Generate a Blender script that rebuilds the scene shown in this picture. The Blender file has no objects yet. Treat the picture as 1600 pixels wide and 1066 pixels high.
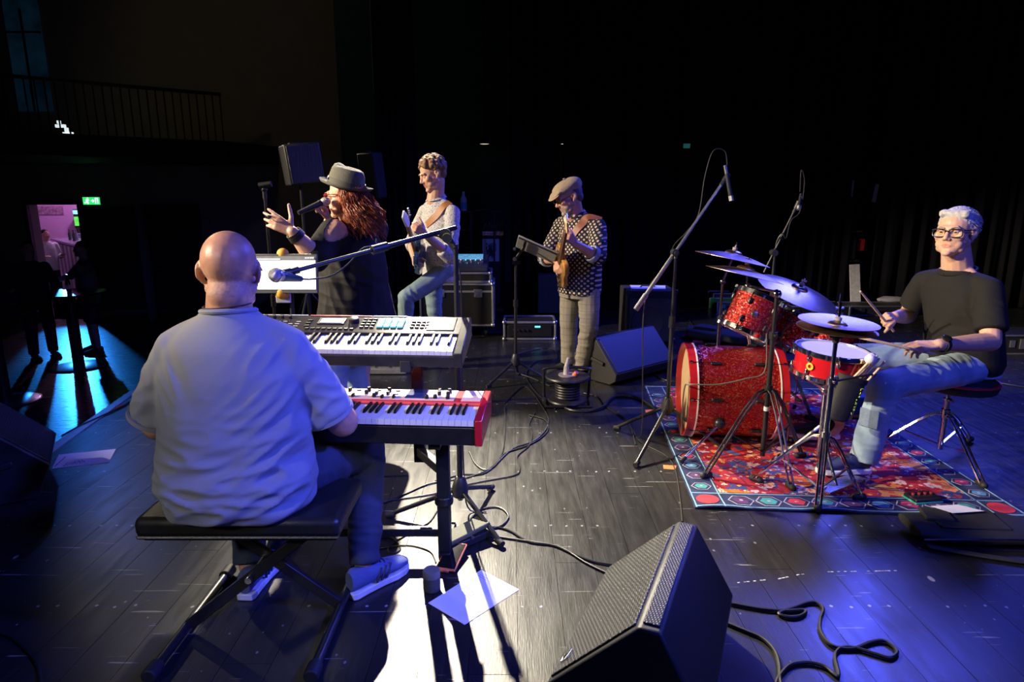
import bpy, bmesh, math, random
import numpy as np
from mathutils import Vector, Matrix, Quaternion
random.seed(7)
SC = bpy.context.scene
COL = SC.collection
PI = math.pi
V = Vector

# ---------------------------------------------------------------- camera
CAM_H, PITCH, FPX = 1.52, math.radians(12.5), 1000.0
cam_d = bpy.data.cameras.new('camera'); cam_d.sensor_width = 36.0; cam_d.lens = 36.0 * FPX / 1600.0
cam_d.clip_start = 0.05; cam_d.clip_end = 200
cam = bpy.data.objects.new('camera', cam_d); COL.objects.link(cam)
cam.location = (0, 0, CAM_H); cam.rotation_euler = (PI / 2 - PITCH, 0, 0)
SC.camera = cam
# ---------------------------------------------------------------- world, exposure
w = bpy.data.worlds.new('world'); SC.world = w; w.use_nodes = True
w.node_tree.nodes['Background'].inputs[0].default_value = (0.10, 0.12, 0.30, 1)
w.node_tree.nodes['Background'].inputs[1].default_value = 0.010
SC.view_settings.view_transform = 'Standard'
SC.view_settings.look = 'None'
SC.view_settings.exposure = 0.0
SC.view_settings.gamma = 1.0
SC.view_settings.use_curve_mapping = False
# ---------------------------------------------------------------- stage lighting (rig above and in front of the stage, plus added fills)
def spot(name, loc, target, watts, col, angle=50, blend=.4, size=.12):
    l = bpy.data.lights.new(name, 'SPOT'); l.energy = watts; l.color = col
    l.spot_size = math.radians(angle); l.spot_blend = blend; l.shadow_soft_size = size
    o = bpy.data.objects.new(name, l); COL.objects.link(o); o.location = loc
    o.rotation_euler = (V(target) - V(loc)).to_track_quat('-Z', 'Y').to_euler()
    return o
WARM = (1.0, .86, .64); BLUE = (.07, .10, 1.0)
spot('back_spot', (-1.5, 7.9, 5.0), (.0, 2.80, .1), 7200, (1.0, .89, .68), 25, .7, .05)
spot('front_spot_far', (-9.0, 12.0, 5.6), (.6, 4.6, 1.2), 900, WARM, 32, .8, .10)
spot('front_spot_band', (-9.0, 2.6, 4.8), (-.7, 4.7, 1.25), 7000, (1.0, .82, .58), 30, .55, .10)
spot('front_spot_drums', (-8.6, .6, 4.8), (2.1, 3.8, .85), 5200, (1.0, .82, .58), 20, .5, .10)
spot('rear_fill_spot', (-3.4, -2.6, 3.7), (-1.0, 2.0, .95), 330, (1.0, .95, .92), 24, .7, .2)
spot('blue_wash_right', (4.6, -1.6, 5.0), (2.2, 2.6, 0), 1100, BLUE, 74, .8, .6)
spot('blue_wash_near', (3.0, .6, 3.4), (-.35, 2.25, .6), 1150, BLUE, 28, .7, .12)
spot('blue_rim', (5.2, 8.3, 4.8), (1.2, 3.6, .6), 2100, (.07, .09, 1.0), 84, .7, .9)
spot('blue_front_edge', (-8.0, 11.6, 3.9), (-2.3, 4.1, 0), 240, (.04, .20, 1.0), 11, .9, .12)
spot('rear_fill_keys', (1.2, -2.2, 4.0), (-.12, 2.4, .70), 430, (.84, .82, 1.0), 13, .8, .2)  # added fill that brightens the lower keys
spot('hall_wall_fill', (-7.0, 6.0, 6.2), (-4.2, 13.0, 3.8), 26, (1.0, .8, .5), 70, .9, .3)  # added warm fill, lifts the dark hall wall

# ---------------------------------------------------------------- pixel <-> stage helpers (survey of the photograph)
CP, SP = math.cos(PITCH), math.sin(PITCH)
def _ray(u, v):
    x = (u - 800) / FPX; y = -(v - 533) / FPX
    return V((x, CP + y * SP, -SP + y * CP))
def G(u, v, z=0.0):
    d = _ray(u, v); return V((0, 0, CAM_H)) + d * ((z - CAM_H) / d.z)
def at(u, v, Y):
    d = _ray(u, v); return V((0, 0, CAM_H)) + d * (Y / d.y)

# ---------------------------------------------------------------- materials
MATS = {}
def _new(name):
    m = bpy.data.materials.new(name); m.use_nodes = True
    nt = m.node_tree; b = nt.nodes['Principled BSDF']
    return m, nt, b
def _coord(nt, scale=(1, 1, 1), rot=(0, 0, 0), kind='Object'):
    tc = nt.nodes.new('ShaderNodeTexCoord'); mp = nt.nodes.new('ShaderNodeMapping')
    mp.inputs['Scale'].default_value = scale; mp.inputs['Rotation'].default_value = rot
    nt.links.new(tc.outputs[kind], mp.inputs[0]); return mp.outputs[0]
def _noise(nt, vec, scale, detail=3, rough=.55):
    n = nt.nodes.new('ShaderNodeTexNoise'); n.inputs['Scale'].default_value = scale
    n.inputs['Detail'].default_value = detail; n.inputs['Roughness'].default_value = rough
    nt.links.new(vec, n.inputs['Vector']); return n.outputs[0]
def _ramp(nt, fac, stops, interp='LINEAR'):
    r = nt.nodes.new('ShaderNodeValToRGB'); e = r.color_ramp.elements; r.color_ramp.interpolation = interp
    while len(e) < len(stops): e.new(.5)
    for i, (p, c) in enumerate(stops):
        e[i].position = p; e[i].color = (*c, 1) if len(c) == 3 else c
    nt.links.new(fac, r.inputs[0]); return r.outputs[0]
def _mix(nt, fac, a, b, mode='MIX'):
    m = nt.nodes.new('ShaderNodeMix'); m.data_type = 'RGBA'; m.blend_type = mode
    for s, x in ((m.inputs[0], fac), (m.inputs[6], a), (m.inputs[7], b)):
        if hasattr(x, 'is_output'): nt.links.new(x, s)
        elif isinstance(x, (int, float)): s.default_value = x
        else: s.default_value = (*x, 1)
    return m.outputs[2]
def _math(nt, op, a, b=0.0, c=None):
    m = nt.nodes.new('ShaderNodeMath'); m.operation = op
    for s, x in zip(m.inputs, (a, b, c)):
        if x is None: continue
        if hasattr(x, 'is_output'): nt.links.new(x, s)
        else: s.default_value = x
    return m.outputs[0]
def _bump(nt, b, h, strength=.3, dist=.01):
    n = nt.nodes.new('ShaderNodeBump'); n.inputs['Strength'].default_value = strength
    n.inputs['Distance'].default_value = dist
    nt.links.new(h, n.inputs['Height']); nt.links.new(n.outputs[0], b.inputs['Normal'])
def mat(name, col, rough=.5, metal=0., var=.15, scale=25, bump=0., bscale=None, emit=0., coat=0., sss=0., spec=.5, stretch=(1, 1, 1)):
    if name in MATS: return MATS[name]
    m, nt, b = _new(name)
    vec = _coord(nt, stretch)
    n = _noise(nt, vec, scale)
    lo = tuple(max(0, c * (1 - var)) for c in col); hi = tuple(min(1, c * (1 + var)) for c in col)
    c = _ramp(nt, n, [(.3, lo), (.7, hi)])
    nt.links.new(c, b.inputs['Base Color'])
    b.inputs['Metallic'].default_value = metal; b.inputs['Specular IOR Level'].default_value = spec
    r = nt.nodes.new('ShaderNodeMapRange'); r.inputs[3].default_value = max(.03, rough * .88); r.inputs[4].default_value = min(1, rough * 1.12)
    nt.links.new(n, r.inputs[0]); nt.links.new(r.outputs[0], b.inputs['Roughness'])
    if bump: _bump(nt, b, _noise(nt, vec, bscale or scale * 6, 4), bump)
    if emit:
        nt.links.new(c, b.inputs['Emission Color']); b.inputs['Emission Strength'].default_value = emit
    if coat: b.inputs['Coat Weight'].default_value = coat; b.inputs['Coat Roughness'].default_value = .08
    if sss:
        b.inputs['Subsurface Weight'].default_value = sss; b.inputs['Subsurface Radius'].default_value = (.012, .005, .003); b.inputs['Subsurface Scale'].default_value = .5
    MATS[name] = m; return m

BLK = mat('black_plastic', (.018, .018, .02), .42, bump=.05, scale=60)
BLKM = mat('black_metal', (.02, .02, .022), .35, metal=.3, scale=40)
BLKR = mat('black_rubber', (.012, .012, .013), .65, scale=80)
CHROME = mat('chrome', (.78, .78, .8), .12, metal=1, var=.05)
STEEL = mat('brushed_steel', (.6, .6, .62), .28, metal=1, var=.1, stretch=(1, 8, 1))
ALU = mat('aluminium_edge', (.72, .72, .74), .35, metal=.9, var=.08)
DKCHROME = mat('dark_chrome', (.30, .30, .31), .18, metal=1, var=.1)
PAPER = mat('white_paper', (.85, .85, .84), .7, var=.03, scale=8)
INK = mat('ink', (.05, .05, .08), .7)
ORANGE_TAPE = mat('orange_tape', (.9, .22, .06), .6)
CABLE = mat('cable_rubber', (.014, .014, .015), .45, scale=50)
WHITEP = mat('white_plastic', (.8, .8, .78), .4, var=.04)

# ---------------------------------------------------------------- mesh builder
class MB:
    def __init__(s): s.v = []; s.f = []
    def add(s, vs, fs, M=None):
        o = len(s.v)
        s.v += [tuple(M @ V(p)) if M is not None else tuple(p) for p in vs]
        s.f += [tuple(i + o for i in f) for f in fs]; return s
    def box(s, c, size, R=None):
        hx, hy, hz = size[0] / 2, size[1] / 2, size[2] / 2; c = V(c)
        ps = [V((x * hx, y * hy, z * hz)) for z in (-1, 1) for y in (-1, 1) for x in (-1, 1)]
        if R is not None: ps = [R @ p for p in ps]
        return s.add([p + c for p in ps], [(0, 2, 3, 1), (4, 5, 7, 6), (0, 1, 5, 4), (2, 6, 7, 3), (0, 4, 6, 2), (1, 3, 7, 5)])
    def frame(s, a, b):
        d = (V(b) - V(a)); d = d.normalized() if d.length > 1e-9 else V((0, 0, 1))
        u = d.cross(V((0, 0, 1))) if abs(d.z) < .95 else d.cross(V((1, 0, 0)))
        u.normalize(); return d, u, d.cross(u)
    def tube(s, a, b, ra, rb=None, n=12, hole=None):
        rb = ra if rb is None else rb; a, b = V(a), V(b); d, u, w_ = s.frame(a, b)
        ps = []
        for c, r in ((a, ra), (b, rb)):
            ps += [c + (u * math.cos(2 * PI * i / n) + w_ * math.sin(2 * PI * i / n)) * r for i in range(n)]
        fs = [(i, (i + 1) % n, n + (i + 1) % n, n + i) for i in range(n)] + [tuple(range(n - 1, -1, -1)), tuple(range(n, 2 * n))]
        return s.add(ps, fs)
    def bar(s, a, b, w, h, up=(0, 0, 1)):
        a, b = V(a), V(b); d = (b - a); L = d.length; d.normalize()
        sd = d.cross(V(up)); sd = sd.normalized() if sd.length > 1e-6 else V((1, 0, 0)); u = sd.cross(d)
        R = Matrix((sd, d, u)).transposed()
        return s.box((a + b) / 2, (w, L, h), R)
    def path(s, pts, r, n=8, spline=True, sub=6, taper=None):
        pts = [V(p) for p in pts]
        if spline and len(pts) > 2: pts = spl(pts, sub)
        m = len(pts); ps = []; u = None
        for i, p in enumerate(pts):
            t = (pts[min(i + 1, m - 1)] - pts[max(i - 1, 0)])
            t = t.normalized() if t.length > 1e-9 else V((0, 0, 1))
            if u is None:
                u = t.cross(V((0, 0, 1))) if abs(t.z) < .9 else t.cross(V((1, 0, 0)))
            u = u - t * u.dot(t); u.normalize(); w_ = t.cross(u)
            rr = r if taper is None else r * (taper[0] + (taper[1] - taper[0]) * i / (m - 1))
            ps += [p + (u * math.cos(2 * PI * k / n) + w_ * math.sin(2 * PI * k / n)) * rr for k in range(n)]
        fs = [(i * n + k, i * n + (k + 1) % n, (i + 1) * n + (k + 1) % n, (i + 1) * n + k) for i in range(m - 1) for k in range(n)]
        fs += [tuple(range(n - 1, -1, -1)), tuple(range((m - 1) * n, m * n))]
        return s.add(ps, fs)
    def lathe(s, prof, c=(0, 0, 0), R=None, n=32):
        # closed profile of (r, z); r = 0 collapses to caps
        c = V(c); ps = []; m = len(prof)
        for r, z in prof:
            for k in range(n):
                p = V((max(r, 1e-5) * math.cos(2 * PI * k / n), max(r, 1e-5) * math.sin(2 * PI * k / n), z))
                ps.append(c + (R @ p if R is not None else p))
        fs = [(i * n + k, i * n + (k + 1) % n, (i + 1) * n + (k + 1) % n, (i + 1) * n + k) for i in range(m - 1) for k in range(n)]
        if prof[0] == prof[-1]:
            pass
        else:
            fs += [tuple(range(n - 1, -1, -1)), tuple(range((m - 1) * n, m * n))]
        return s.add(ps, fs)
    def prism(s, poly, z0, z1, M=None):
        n = len(poly)
        ps = [(x, y, z0) for x, y in poly] + [(x, y, z1) for x, y in poly]
        fs = [(i, (i + 1) % n, n + (i + 1) % n, n + i) for i in range(n)] + [tuple(range(n - 1, -1, -1)), tuple(range(n, 2 * n))]
        return s.add(ps, fs, M)
    def ell(s, c, rad, R=None, nu=16, nv=10):
        c = V(c); rad = (rad,) * 3 if isinstance(rad, (int, float)) else rad
        ps = [V((0, 0, -1))]
        for j in range(1, nv):
            t = -PI / 2 + PI * j / nv
            ps += [V((math.cos(t) * math.cos(2 * PI * i / nu), math.cos(t) * math.sin(2 * PI * i / nu), math.sin(t))) for i in range(nu)]
        ps.append(V((0, 0, 1)))
        ps = [V((p.x * rad[0], p.y * rad[1], p.z * rad[2])) for p in ps]
        if R is not None: ps = [R @ p for p in ps]
        fs = [(0, 1 + (i + 1) % nu, 1 + i) for i in range(nu)]
        for j in range(nv - 2):
            for i in range(nu):
                a = 1 + j * nu + i; b = 1 + j * nu + (i + 1) % nu; fs.append((a, b, b + nu, a + nu))
        l = len(ps) - 1; o = 1 + (nv - 2) * nu
        fs += [(l, o + i, o + (i + 1) % nu) for i in range(nu)]
        return s.add([p + c for p in ps], fs)
    def cap(s, a, b, ra, rb=None, n=14, flat=False):
        # tapered capsule (round ends)
        rb = ra if rb is None else rb; a, b = V(a), V(b)
        s.tube(a, b, ra, rb, n)
        s.ell(a, ra, None, n, 8)
        if not flat: s.ell(b, rb, None, n, 8)
        return s
    def loft(s, rings, n=28, ex=2.3):
        # rings: (centre, side vector, front vector, a, b)
        ps = []
        for c, sd, fr, a, b in rings:
            c, sd, fr = V(c), V(sd).normalized(), V(fr).normalized()
            for k in range(n):
                t = 2 * PI * k / n; x, y = math.cos(t), math.sin(t)
                q = (abs(x) ** ex + abs(y) ** ex) ** (-1 / ex)
                ps.append(c + sd * (a * x * q) + fr * (b * y * q))
        m = len(rings)
        fs = [(i * n + k, i * n + (k + 1) % n, (i + 1) * n + (k + 1) % n, (i + 1) * n + k) for i in range(m - 1) for k in range(n)]
        fs += [tuple(range(n - 1, -1, -1)), tuple(range((m - 1) * n, m * n))]
        return s.add(ps, fs)
    def mesh(s, name, off=None):
        me = bpy.data.meshes.new(name)
        vs = s.v if off is None else [(x - off[0], y - off[1], z - off[2]) for x, y, z in s.v]
        me.from_pydata(vs, [], s.f); me.validate(); me.update()
        bm = bmesh.new(); bm.from_mesh(me); bmesh.ops.recalc_face_normals(bm, faces=bm.faces); bm.to_mesh(me); bm.free()
        return me
    def build(s, name, m, parent=None, bevel=0, smooth=38, world=False, seg=2):
        off = wloc(parent) if (world and parent is not None) else None
        me = s.mesh(name, off); me.materials.append(m)
        if smooth:
            me.polygons.foreach_set('use_smooth', [True] * len(me.polygons)); me.set_sharp_from_angle(angle=math.radians(smooth))
        o = bpy.data.objects.new(name, me); COL.objects.link(o)
        if parent is not None: o.parent = parent
        if bevel:
            b = o.modifiers.new('bevel', 'BEVEL'); b.width = bevel; b.segments = seg; b.limit_method = 'ANGLE'; b.angle_limit = math.radians(40)
        return o
def wloc(o):
    p = V((0, 0, 0))
    while o is not None: p = p + o.location; o = o.parent
    return p
def spl(pts, sub=6):
    out = []; n = len(pts)
    for i in range(n - 1):
        p0, p1, p2, p3 = pts[max(i - 1, 0)], pts[i], pts[i + 1], pts[min(i + 2, n - 1)]
        for k in range(sub):
            t = k / sub
            out.append(.5 * ((2 * p1) + (p2 - p0) * t + (2 * p0 - 5 * p1 + 4 * p2 - p3) * t * t + (3 * p1 - p0 - 3 * p2 + p3) * t ** 3))
    out.append(pts[-1]); return out
def RZ(a): return Matrix.Rotation(a, 3, 'Z')
def RX(a): return Matrix.Rotation(a, 3, 'X')
def RY(a): return Matrix.Rotation(a, 3, 'Y')
def align(n):
    return V((0, 0, 1)).rotation_difference(V(n).normalized()).to_matrix()
def tag(o, label=None, cat=None, group=None, kind=None):
    for k, x in (('label', label), ('category', cat), ('group', group), ('kind', kind)):
        if x: o[k] = x
    return o
def thing(name, label, cat, loc=(0, 0, 0), rz=0, group=None):
    o = bpy.data.objects.new(name, None); COL.objects.link(o); o.empty_display_size = .1
    o.location = loc; o.rotation_euler = (0, 0, rz); return tag(o, label, cat, group)
def struct(o): o['kind'] = 'structure'; return o
def copy_tree(o, parent=None):
    c = o.copy(); COL.objects.link(c); c.parent = parent
    for ch in [x for x in bpy.data.objects if x.parent is o]: copy_tree(ch, c)
    return c
def one(mb, name, m, label, cat, group=None, **kw):
    # a thing that is one mesh: origin at its base centre
    a = np.array(mb.v); c = V((*((a.min(0) + a.max(0)) / 2)[:2], a[:, 2].min()))
    me = mb.mesh(name, c); me.materials.append(m)
    sm = kw.get('smooth', 38)
    if sm: me.polygons.foreach_set('use_smooth', [True] * len(me.polygons)); me.set_sharp_from_angle(angle=math.radians(sm))
    o = bpy.data.objects.new(name, me); COL.objects.link(o); o.location = c
    if kw.get('bevel'):
        b = o.modifiers.new('bevel', 'BEVEL'); b.width = kw['bevel']; b.segments = 2; b.limit_method = 'ANGLE'
    return tag(o, label, cat, group)
def part(name, m, parent, fn, bevel=0, smooth=38, world=True):
    mb = MB(); fn(mb); return mb.build(name, m, parent, bevel, smooth, world)
# ================================================================ the room
def floor_mat():
    m, nt, b = _new('worn_black_stage_paint'); L = nt.links
    vec = _coord(nt)
    big = _noise(nt, vec, 1.3, 4); streak = _noise(nt, _coord(nt, (26, 1.6, 1)), 2.2, 5, .65)
    c = _ramp(nt, big, [(.3, (.010, .010, .011)), (.7, (.019, .019, .020))])
    c = _mix(nt, _ramp(nt, streak, [(.55, (0, 0, 0)), (.85, (1, 1, 1))]), c, (.040, .039, .038))
    # paint chips and specks
    vo = nt.nodes.new('ShaderNodeTexVoronoi'); vo.inputs['Scale'].default_value = 9; L.new(_coord(nt, (1, .55, 1), (0, 0, .5)), vo.inputs['Vector'])
    sep = nt.nodes.new('ShaderNodeSeparateColor'); L.new(vo.outputs['Color'], sep.inputs[0])
    sz = _math(nt, 'MULTIPLY', _math(nt, 'POWER', sep.outputs[0], 5.0), .10)
    chip = _math(nt, 'LESS_THAN', vo.outputs['Distance'], sz)
    c = _mix(nt, chip, c, (.30, .29, .28))
    v2 = nt.nodes.new('ShaderNodeTexVoronoi'); v2.inputs['Scale'].default_value = 26; L.new(_coord(nt, (1, .7, 1), (0, 0, -.4)), v2.inputs['Vector'])
    s2 = nt.nodes.new('ShaderNodeSeparateColor'); L.new(v2.outputs['Color'], s2.inputs[0])
    c = _mix(nt, _math(nt, 'LESS_THAN', v2.outputs['Distance'], _math(nt, 'MULTIPLY', _math(nt, 'POWER', s2.outputs[1], 7.0), .16)), c, (.20, .195, .19))
    # long scratches
    for rz, sc, th in ((.35, (2.2, 42, 1), .72), (-1.0, (2.6, 55, 1), .735), (1.35, (1.7, 50, 1), .725), (.8, (5, 120, 1), .73)):
        sn = _noise(nt, _coord(nt, sc, (0, 0, rz)), 1.0, 2, .5)
        c = _mix(nt, _math(nt, 'GREATER_THAN', sn, th), c, (.20, .195, .19))
    # rows of nail heads across the boards
    sx = nt.nodes.new('ShaderNodeSeparateXYZ'); L.new(vec, sx.inputs[0])
    wob = _math(nt, 'MULTIPLY', _math(nt, 'SUBTRACT', _noise(nt, _coord(nt, (9, 1, 1)), 2.5, 1), .5), .03)
    fy = _math(nt, 'ABSOLUTE', _math(nt, 'SUBTRACT', _math(nt, 'FRACT', _math(nt, 'DIVIDE', _math(nt, 'ADD', sx.outputs[1], wob), .62)), .5))
    fx = _math(nt, 'ABSOLUTE', _math(nt, 'SUBTRACT', _math(nt, 'FRACT', _math(nt, 'DIVIDE', sx.outputs[0], .074)), .5))
    d2 = _math(nt, 'ADD', _math(nt, 'POWER', _math(nt, 'MULTIPLY', fy, .62), 2.0), _math(nt, 'POWER', _math(nt, 'MULTIPLY', fx, .074), 2.0))
    dot = _math(nt, 'MULTIPLY', _math(nt, 'LESS_THAN', d2, .000038), _math(nt, 'GREATER_THAN', _noise(nt, vec, 7, 1), .50))
    c = _mix(nt, dot, c, (.32, .32, .33))
    L.new(c, b.inputs['Base Color'])
    r = nt.nodes.new('ShaderNodeMapRange'); r.inputs[1].default_value = .3; r.inputs[2].default_value = .75; r.inputs[3].default_value = .28; r.inputs[4].default_value = .42
    L.new(_noise(nt, _coord(nt, (9, 1.2, 1)), 3, 5, .6), r.inputs[0]); L.new(r.outputs[0], b.inputs['Roughness'])
    _bump(nt, b, _noise(nt, _coord(nt, (30, 3, 1)), 6, 5), .12, .004)
    return m
FLOOR = floor_mat()
def xe(y): return -2.92 - .16 * (y - 3.87)
def clip_edge(poly, off):
    out = []
    f = lambda p: p[0] - (xe(p[1]) + off)
    for i in range(len(poly)):
        p, q = poly[i], poly[(i + 1) % len(poly)]; fp, fq = f(p), f(q)
        if fp >= 0: out.append(p)
        if (fp >= 0) != (fq >= 0):
            t = fp / (fp - fq); out.append((p[0] + (q[0] - p[0]) * t, p[1] + (q[1] - p[1]) * t))
    return out
fl = MB(); fl.prism(clip_edge([(-5, -2), (9, -2), (9, 12), (-5, 12)], .0), -.12, -.006)
floor = struct(fl.build('floor', mat('sub_floor', (.01, .01, .01), .8), None, smooth=0))
BW = .165
x = -4.6; k = 0
while x < 8.6:
    y0 = -2 + (-(k * 1.37) % 3.4) - 3.4
    while y0 < 11.9:
        y1 = y0 + 3.4
        poly = clip_edge([(x + .0009, max(-2, y0) + .0009), (x + BW - .0009, max(-2, y0) + .0009), (x + BW - .0009, min(12, y1) - .0009), (x + .0009, min(12, y1) - .0009)], .07)
        if len(poly) >= 3 and max(p[1] for p in poly) - min(p[1] for p in poly) > .05:
            mb = MB(); mb.prism(poly, -.02, -random.random() * .0006); mb.build('floor_board', FLOOR, floor, smooth=0)
        y0 = y1
    x += BW; k += 1
# stage edge
eg = MB(); a, b_ = V((xe(-2) + .035, -2, -.02)), V((xe(11) + .035, 11, -.02)); eg.bar(a, b_, .07, .05)
struct(eg.build('trim_1', mat('stage_edge_strip', (.34, .36, .38), .35, metal=.4), None, bevel=.004))
ap = MB(); ap.bar((xe(-2) + .03, -2, -.47), (xe(11) + .03, 11, -.47), .03, .86); struct(ap.build('wall_stage_front', mat('apron_black', (.015, .015, .016), .7), None))
HZ = -.9
hf = MB(); hf.box((-11, 6, HZ - .05), (18, 26, .1)); struct(hf.build('hall_floor', mat('hall_parquet', (.035, .028, .024), .27, var=.35, scale=4, stretch=(1, 10, 1), bump=.05), None, smooth=0))
# hall side wall with the doorway to the bar
WALL = mat('hall_plaster', (.34, .31, .25), .85, var=.08, scale=3, bump=.05)
HY = 13.0
def hx(u): return at(u, 400, HY).x
def hz(v): return at(400, v, HY).z
dx0, dx1, dzt = hx(57), hx(134), hz(320)
wl = MB()
wl.box(((-20 + dx0) / 2, HY + .12, 2.8), (20 + dx0, .24, 7.4)); wl.box(((dx1 - 1.9) / 2, HY + .12, 2.8), (-1.9 - dx1, .24, 7.4))
wl.box(((dx0 + dx1) / 2, HY + .12, (dzt + 6.5) / 2), (dx1 - dx0, .24, 6.5 - dzt))
struct(wl.build('wall_hall', WALL, None, smooth=0))
dr = MB(); z0, z1 = HZ, dzt
for xx in (dx0 - .04, dx1 + .04): dr.box((xx, HY - .02, (z0 + z1) / 2), (.08, .1, z1 - z0))
dr.box(((dx0 + dx1) / 2, HY - .02, z1 + .04), (dx1 - dx0 + .16, .1, .08))
d1 = struct(dr.build('door_1', mat('door_frame_dark', (.03, .03, .035), .5), None, bevel=.01))
def door_leaf(name, u0, u1, v0):
    xa, xb, zt = hx(u0), hx(u1), hz(v0)
    mb = MB(); mb.box(((xa + xb) / 2, HY - .05, (HZ + zt) / 2), (xb - xa, .06, zt - HZ))
    o = struct(mb.build(name, mat('door_leaf_paint', (.018, .018, .026), .45), None, bevel=.006))
    mb = MB(); mb.tube((xa + .1, HY - .12, HZ + 1.05), (xa + .24, HY - .12, HZ + 1.05), .012); mb.tube((xa + .1, HY - .12, HZ + 1.05), (xa + .1, HY - .07, HZ + 1.05), .012)
    mb.build('door_handle', STEEL, o)
    mb = MB(); mb.box(((xa + xb) / 2, HY - .085, HZ + .12), (xb - xa - .1, .01, .2)); mb.build('kick_plate', DKCHROME, o)
door_leaf('door_2', 136, 228, 322); door_leaf('door_3', 238, 320, 318)
pl = MB(); pl.box(((hx(229) + hx(237)) / 2, HY - .12, (HZ + hz(318)) / 2), (hx(237) - hx(229), .2, hz(318) - HZ)); struct(pl.build('trim_2', mat('pillar_grey', (.22, .22, .26), .7), None, bevel=.01))
sw = MB(); sw.box((hx(330), HY - .01, hz(345)), (.12, .02, .16)); tag(sw.build('wall_switch', mat('switch_grey', (.2, .2, .24), .5), None, bevel=.004), 'small grey switch plate on the hall wall beside the dark door', 'switch')
# arched window high up, faint night light
wn = MB(); p0 = at(40, 60, HY - .02); arc = [(math.cos(t) * .32, .5 + math.sin(t) * .55) for t in [PI * i / 14 for i in range(15)]] + [(-.32, -1.3), (.32, -1.3)]
Mw = Matrix.Translation((p0.x, HY - .005, p0.z)) @ Matrix.Rotation(PI / 2, 4, 'X')
wn.prism(arc, 0, .05, Mw); w1 = struct(wn.build('window_1', mat('night_pane', (.004, .02, .04), .2, emit=.22, var=.6, scale=2.2), None))
mb = MB()
mb.box((p0.x, HY - .07, p0.z - .4), (.03, .03, 1.8)); mb.box((p0.x, HY - .07, p0.z + .1), (.64, .03, .03)); mb.build('window_bar', mat('window_bar_dark', (.02, .02, .02), .6), w1)
# exit sign over the doorway
p0 = at(143, 314, HY - .08)
ex = thing('exit_sign', 'lit green exit sign with a white running figure above the bar doorway', 'exit sign', p0)
part('housing', mat('sign_case', (.5, .5, .5), .5), ex, lambda m: m.box(p0 + V((0, .03, 0)), (.36, .06, .17)), .006)
fc = part('face', mat('sign_green', (.02, .55, .12), .4, emit=1.6, var=.03), ex, lambda m: m.box(p0 + V((0, -.004, 0)), (.33, .012, .14)))
def runner(m):
    y = p0.y - .013
    def s(a, b, r=.009): m.tube((p0.x + a[0], y, p0.z + a[1]), (p0.x + b[0], y, p0.z + b[1]), r, n=6)
    m.ell((p0.x - .065, y, p0.z + .047), .014, None, 8, 6)
    s((-.072, .03), (-.085, -.008), .013); s((-.085, -.008), (-.06, -.03)); s((-.06, -.03), (-.07, -.058)); s((-.085, -.008), (-.11, -.035)); s((-.11, -.035), (-.135, -.033))
    s((-.072, .028), (-.045, .012)); s((-.072, .028), (-.1, .012))
def sgn(m, segs):
    y = p0.y - .013
    for q in segs: m.tube((p0.x + q[0], y, p0.z + q[1]), (p0.x + q[2], y, p0.z + q[3]), .008, n=6)
SGW = mat('sign_white', (.8, 1, .85), .4, emit=2.2, var=.02); part('pictogram_figure', SGW, fc, runner)
part('pictogram_arrow', SGW, fc, lambda m: sgn(m, ((.0, 0, .05, 0), (.05, 0, .03, .025), (.05, 0, .03, -.025)))); part('pictogram_door', SGW, fc, lambda m: sgn(m, ((.085, -.05, .085, .05), (.085, .05, .13, .05), (.13, .05, .13, -.05))))
# bar room seen through the doorway
bw = MB(); bw.box((-10.5, 18.1, 1.0), (9, .2, 4)); struct(bw.build('wall_bar_back', mat('bar_pink_wall', (.75, .42, .68), .8, var=.05), None))
bw = MB(); bw.box((-14.2, 15.6, 1.0), (.2, 5, 4)); bw.box((-6.9, 15.6, 1.0), (.2, 5, 4)); struct(bw.build('wall_bar_side', mat('bar_side_wall', (.55, .40, .6), .8), None))
bw = MB(); bw.box((-10.5, 15.7, 3.0), (8, 5.2, .1)); struct(bw.build('ceiling_bar', mat('bar_ceiling', (.4, .4, .4), .8), None))
bw = MB(); bw.box((-10.5, 16, HZ - .05), (8, 6, .1)); struct(bw.build('floor_bar', mat('bar_floor', (.25, .2, .18), .3), None))
def lamp(name, loc, watts, col, size=.1):
    l = bpy.data.lights.new(name, 'POINT'); l.energy = watts; l.color = col; l.shadow_soft_size = size
    o = bpy.data.objects.new(name, l); COL.objects.link(o); o.location = loc; return o
lamp('bar_purple_lamp', (-10.6, 16.6, 2.6), 150, (.85, .45, 1.0))
spot('bar_cyan_spot', (-10.75, 15.4, 1.15), (-7.0, 9.7, HZ), 1300, (.02, .26, 1.0), 25, .5, .06)
# balcony on the hall wall
B1 = at(355, 252, 11.8); A1 = at(200, 248, 10.9); dv = V((A1.x - B1.x, A1.y - B1.y, 0)).normalized(); far = V((B1.x, B1.y, 0)) + dv * 8.5
zb = B1.z; fh = .34
BAL = mat('balcony_black', (.016, .015, .014), .7)
bal = MB(); nrm = V((-dv.y, dv.x, 0)); nrm = nrm if nrm.y > 0 else -nrm
poly = [(B1.x, B1.y), (far.x, far.y), (far.x, HY), (B1.x + .5, HY)]
bal.prism(poly, zb, zb + fh); balc = tag(bal.build('balcony', BAL, None, smooth=0), 'dark balcony gallery with barred railing along the hall wall', 'balcony')
zr = at(348, 147, 11.8).z
def rail_pt(s, z): return V((B1.x, B1.y + .03, 0)) + dv * s + V((0, .03, z))
mb = MB(); mb.bar(rail_pt(.03, zr), rail_pt(8.4, zr), .06, .05); mb.build('handrail', BAL, balc)
s_ = .05; bme = None
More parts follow.
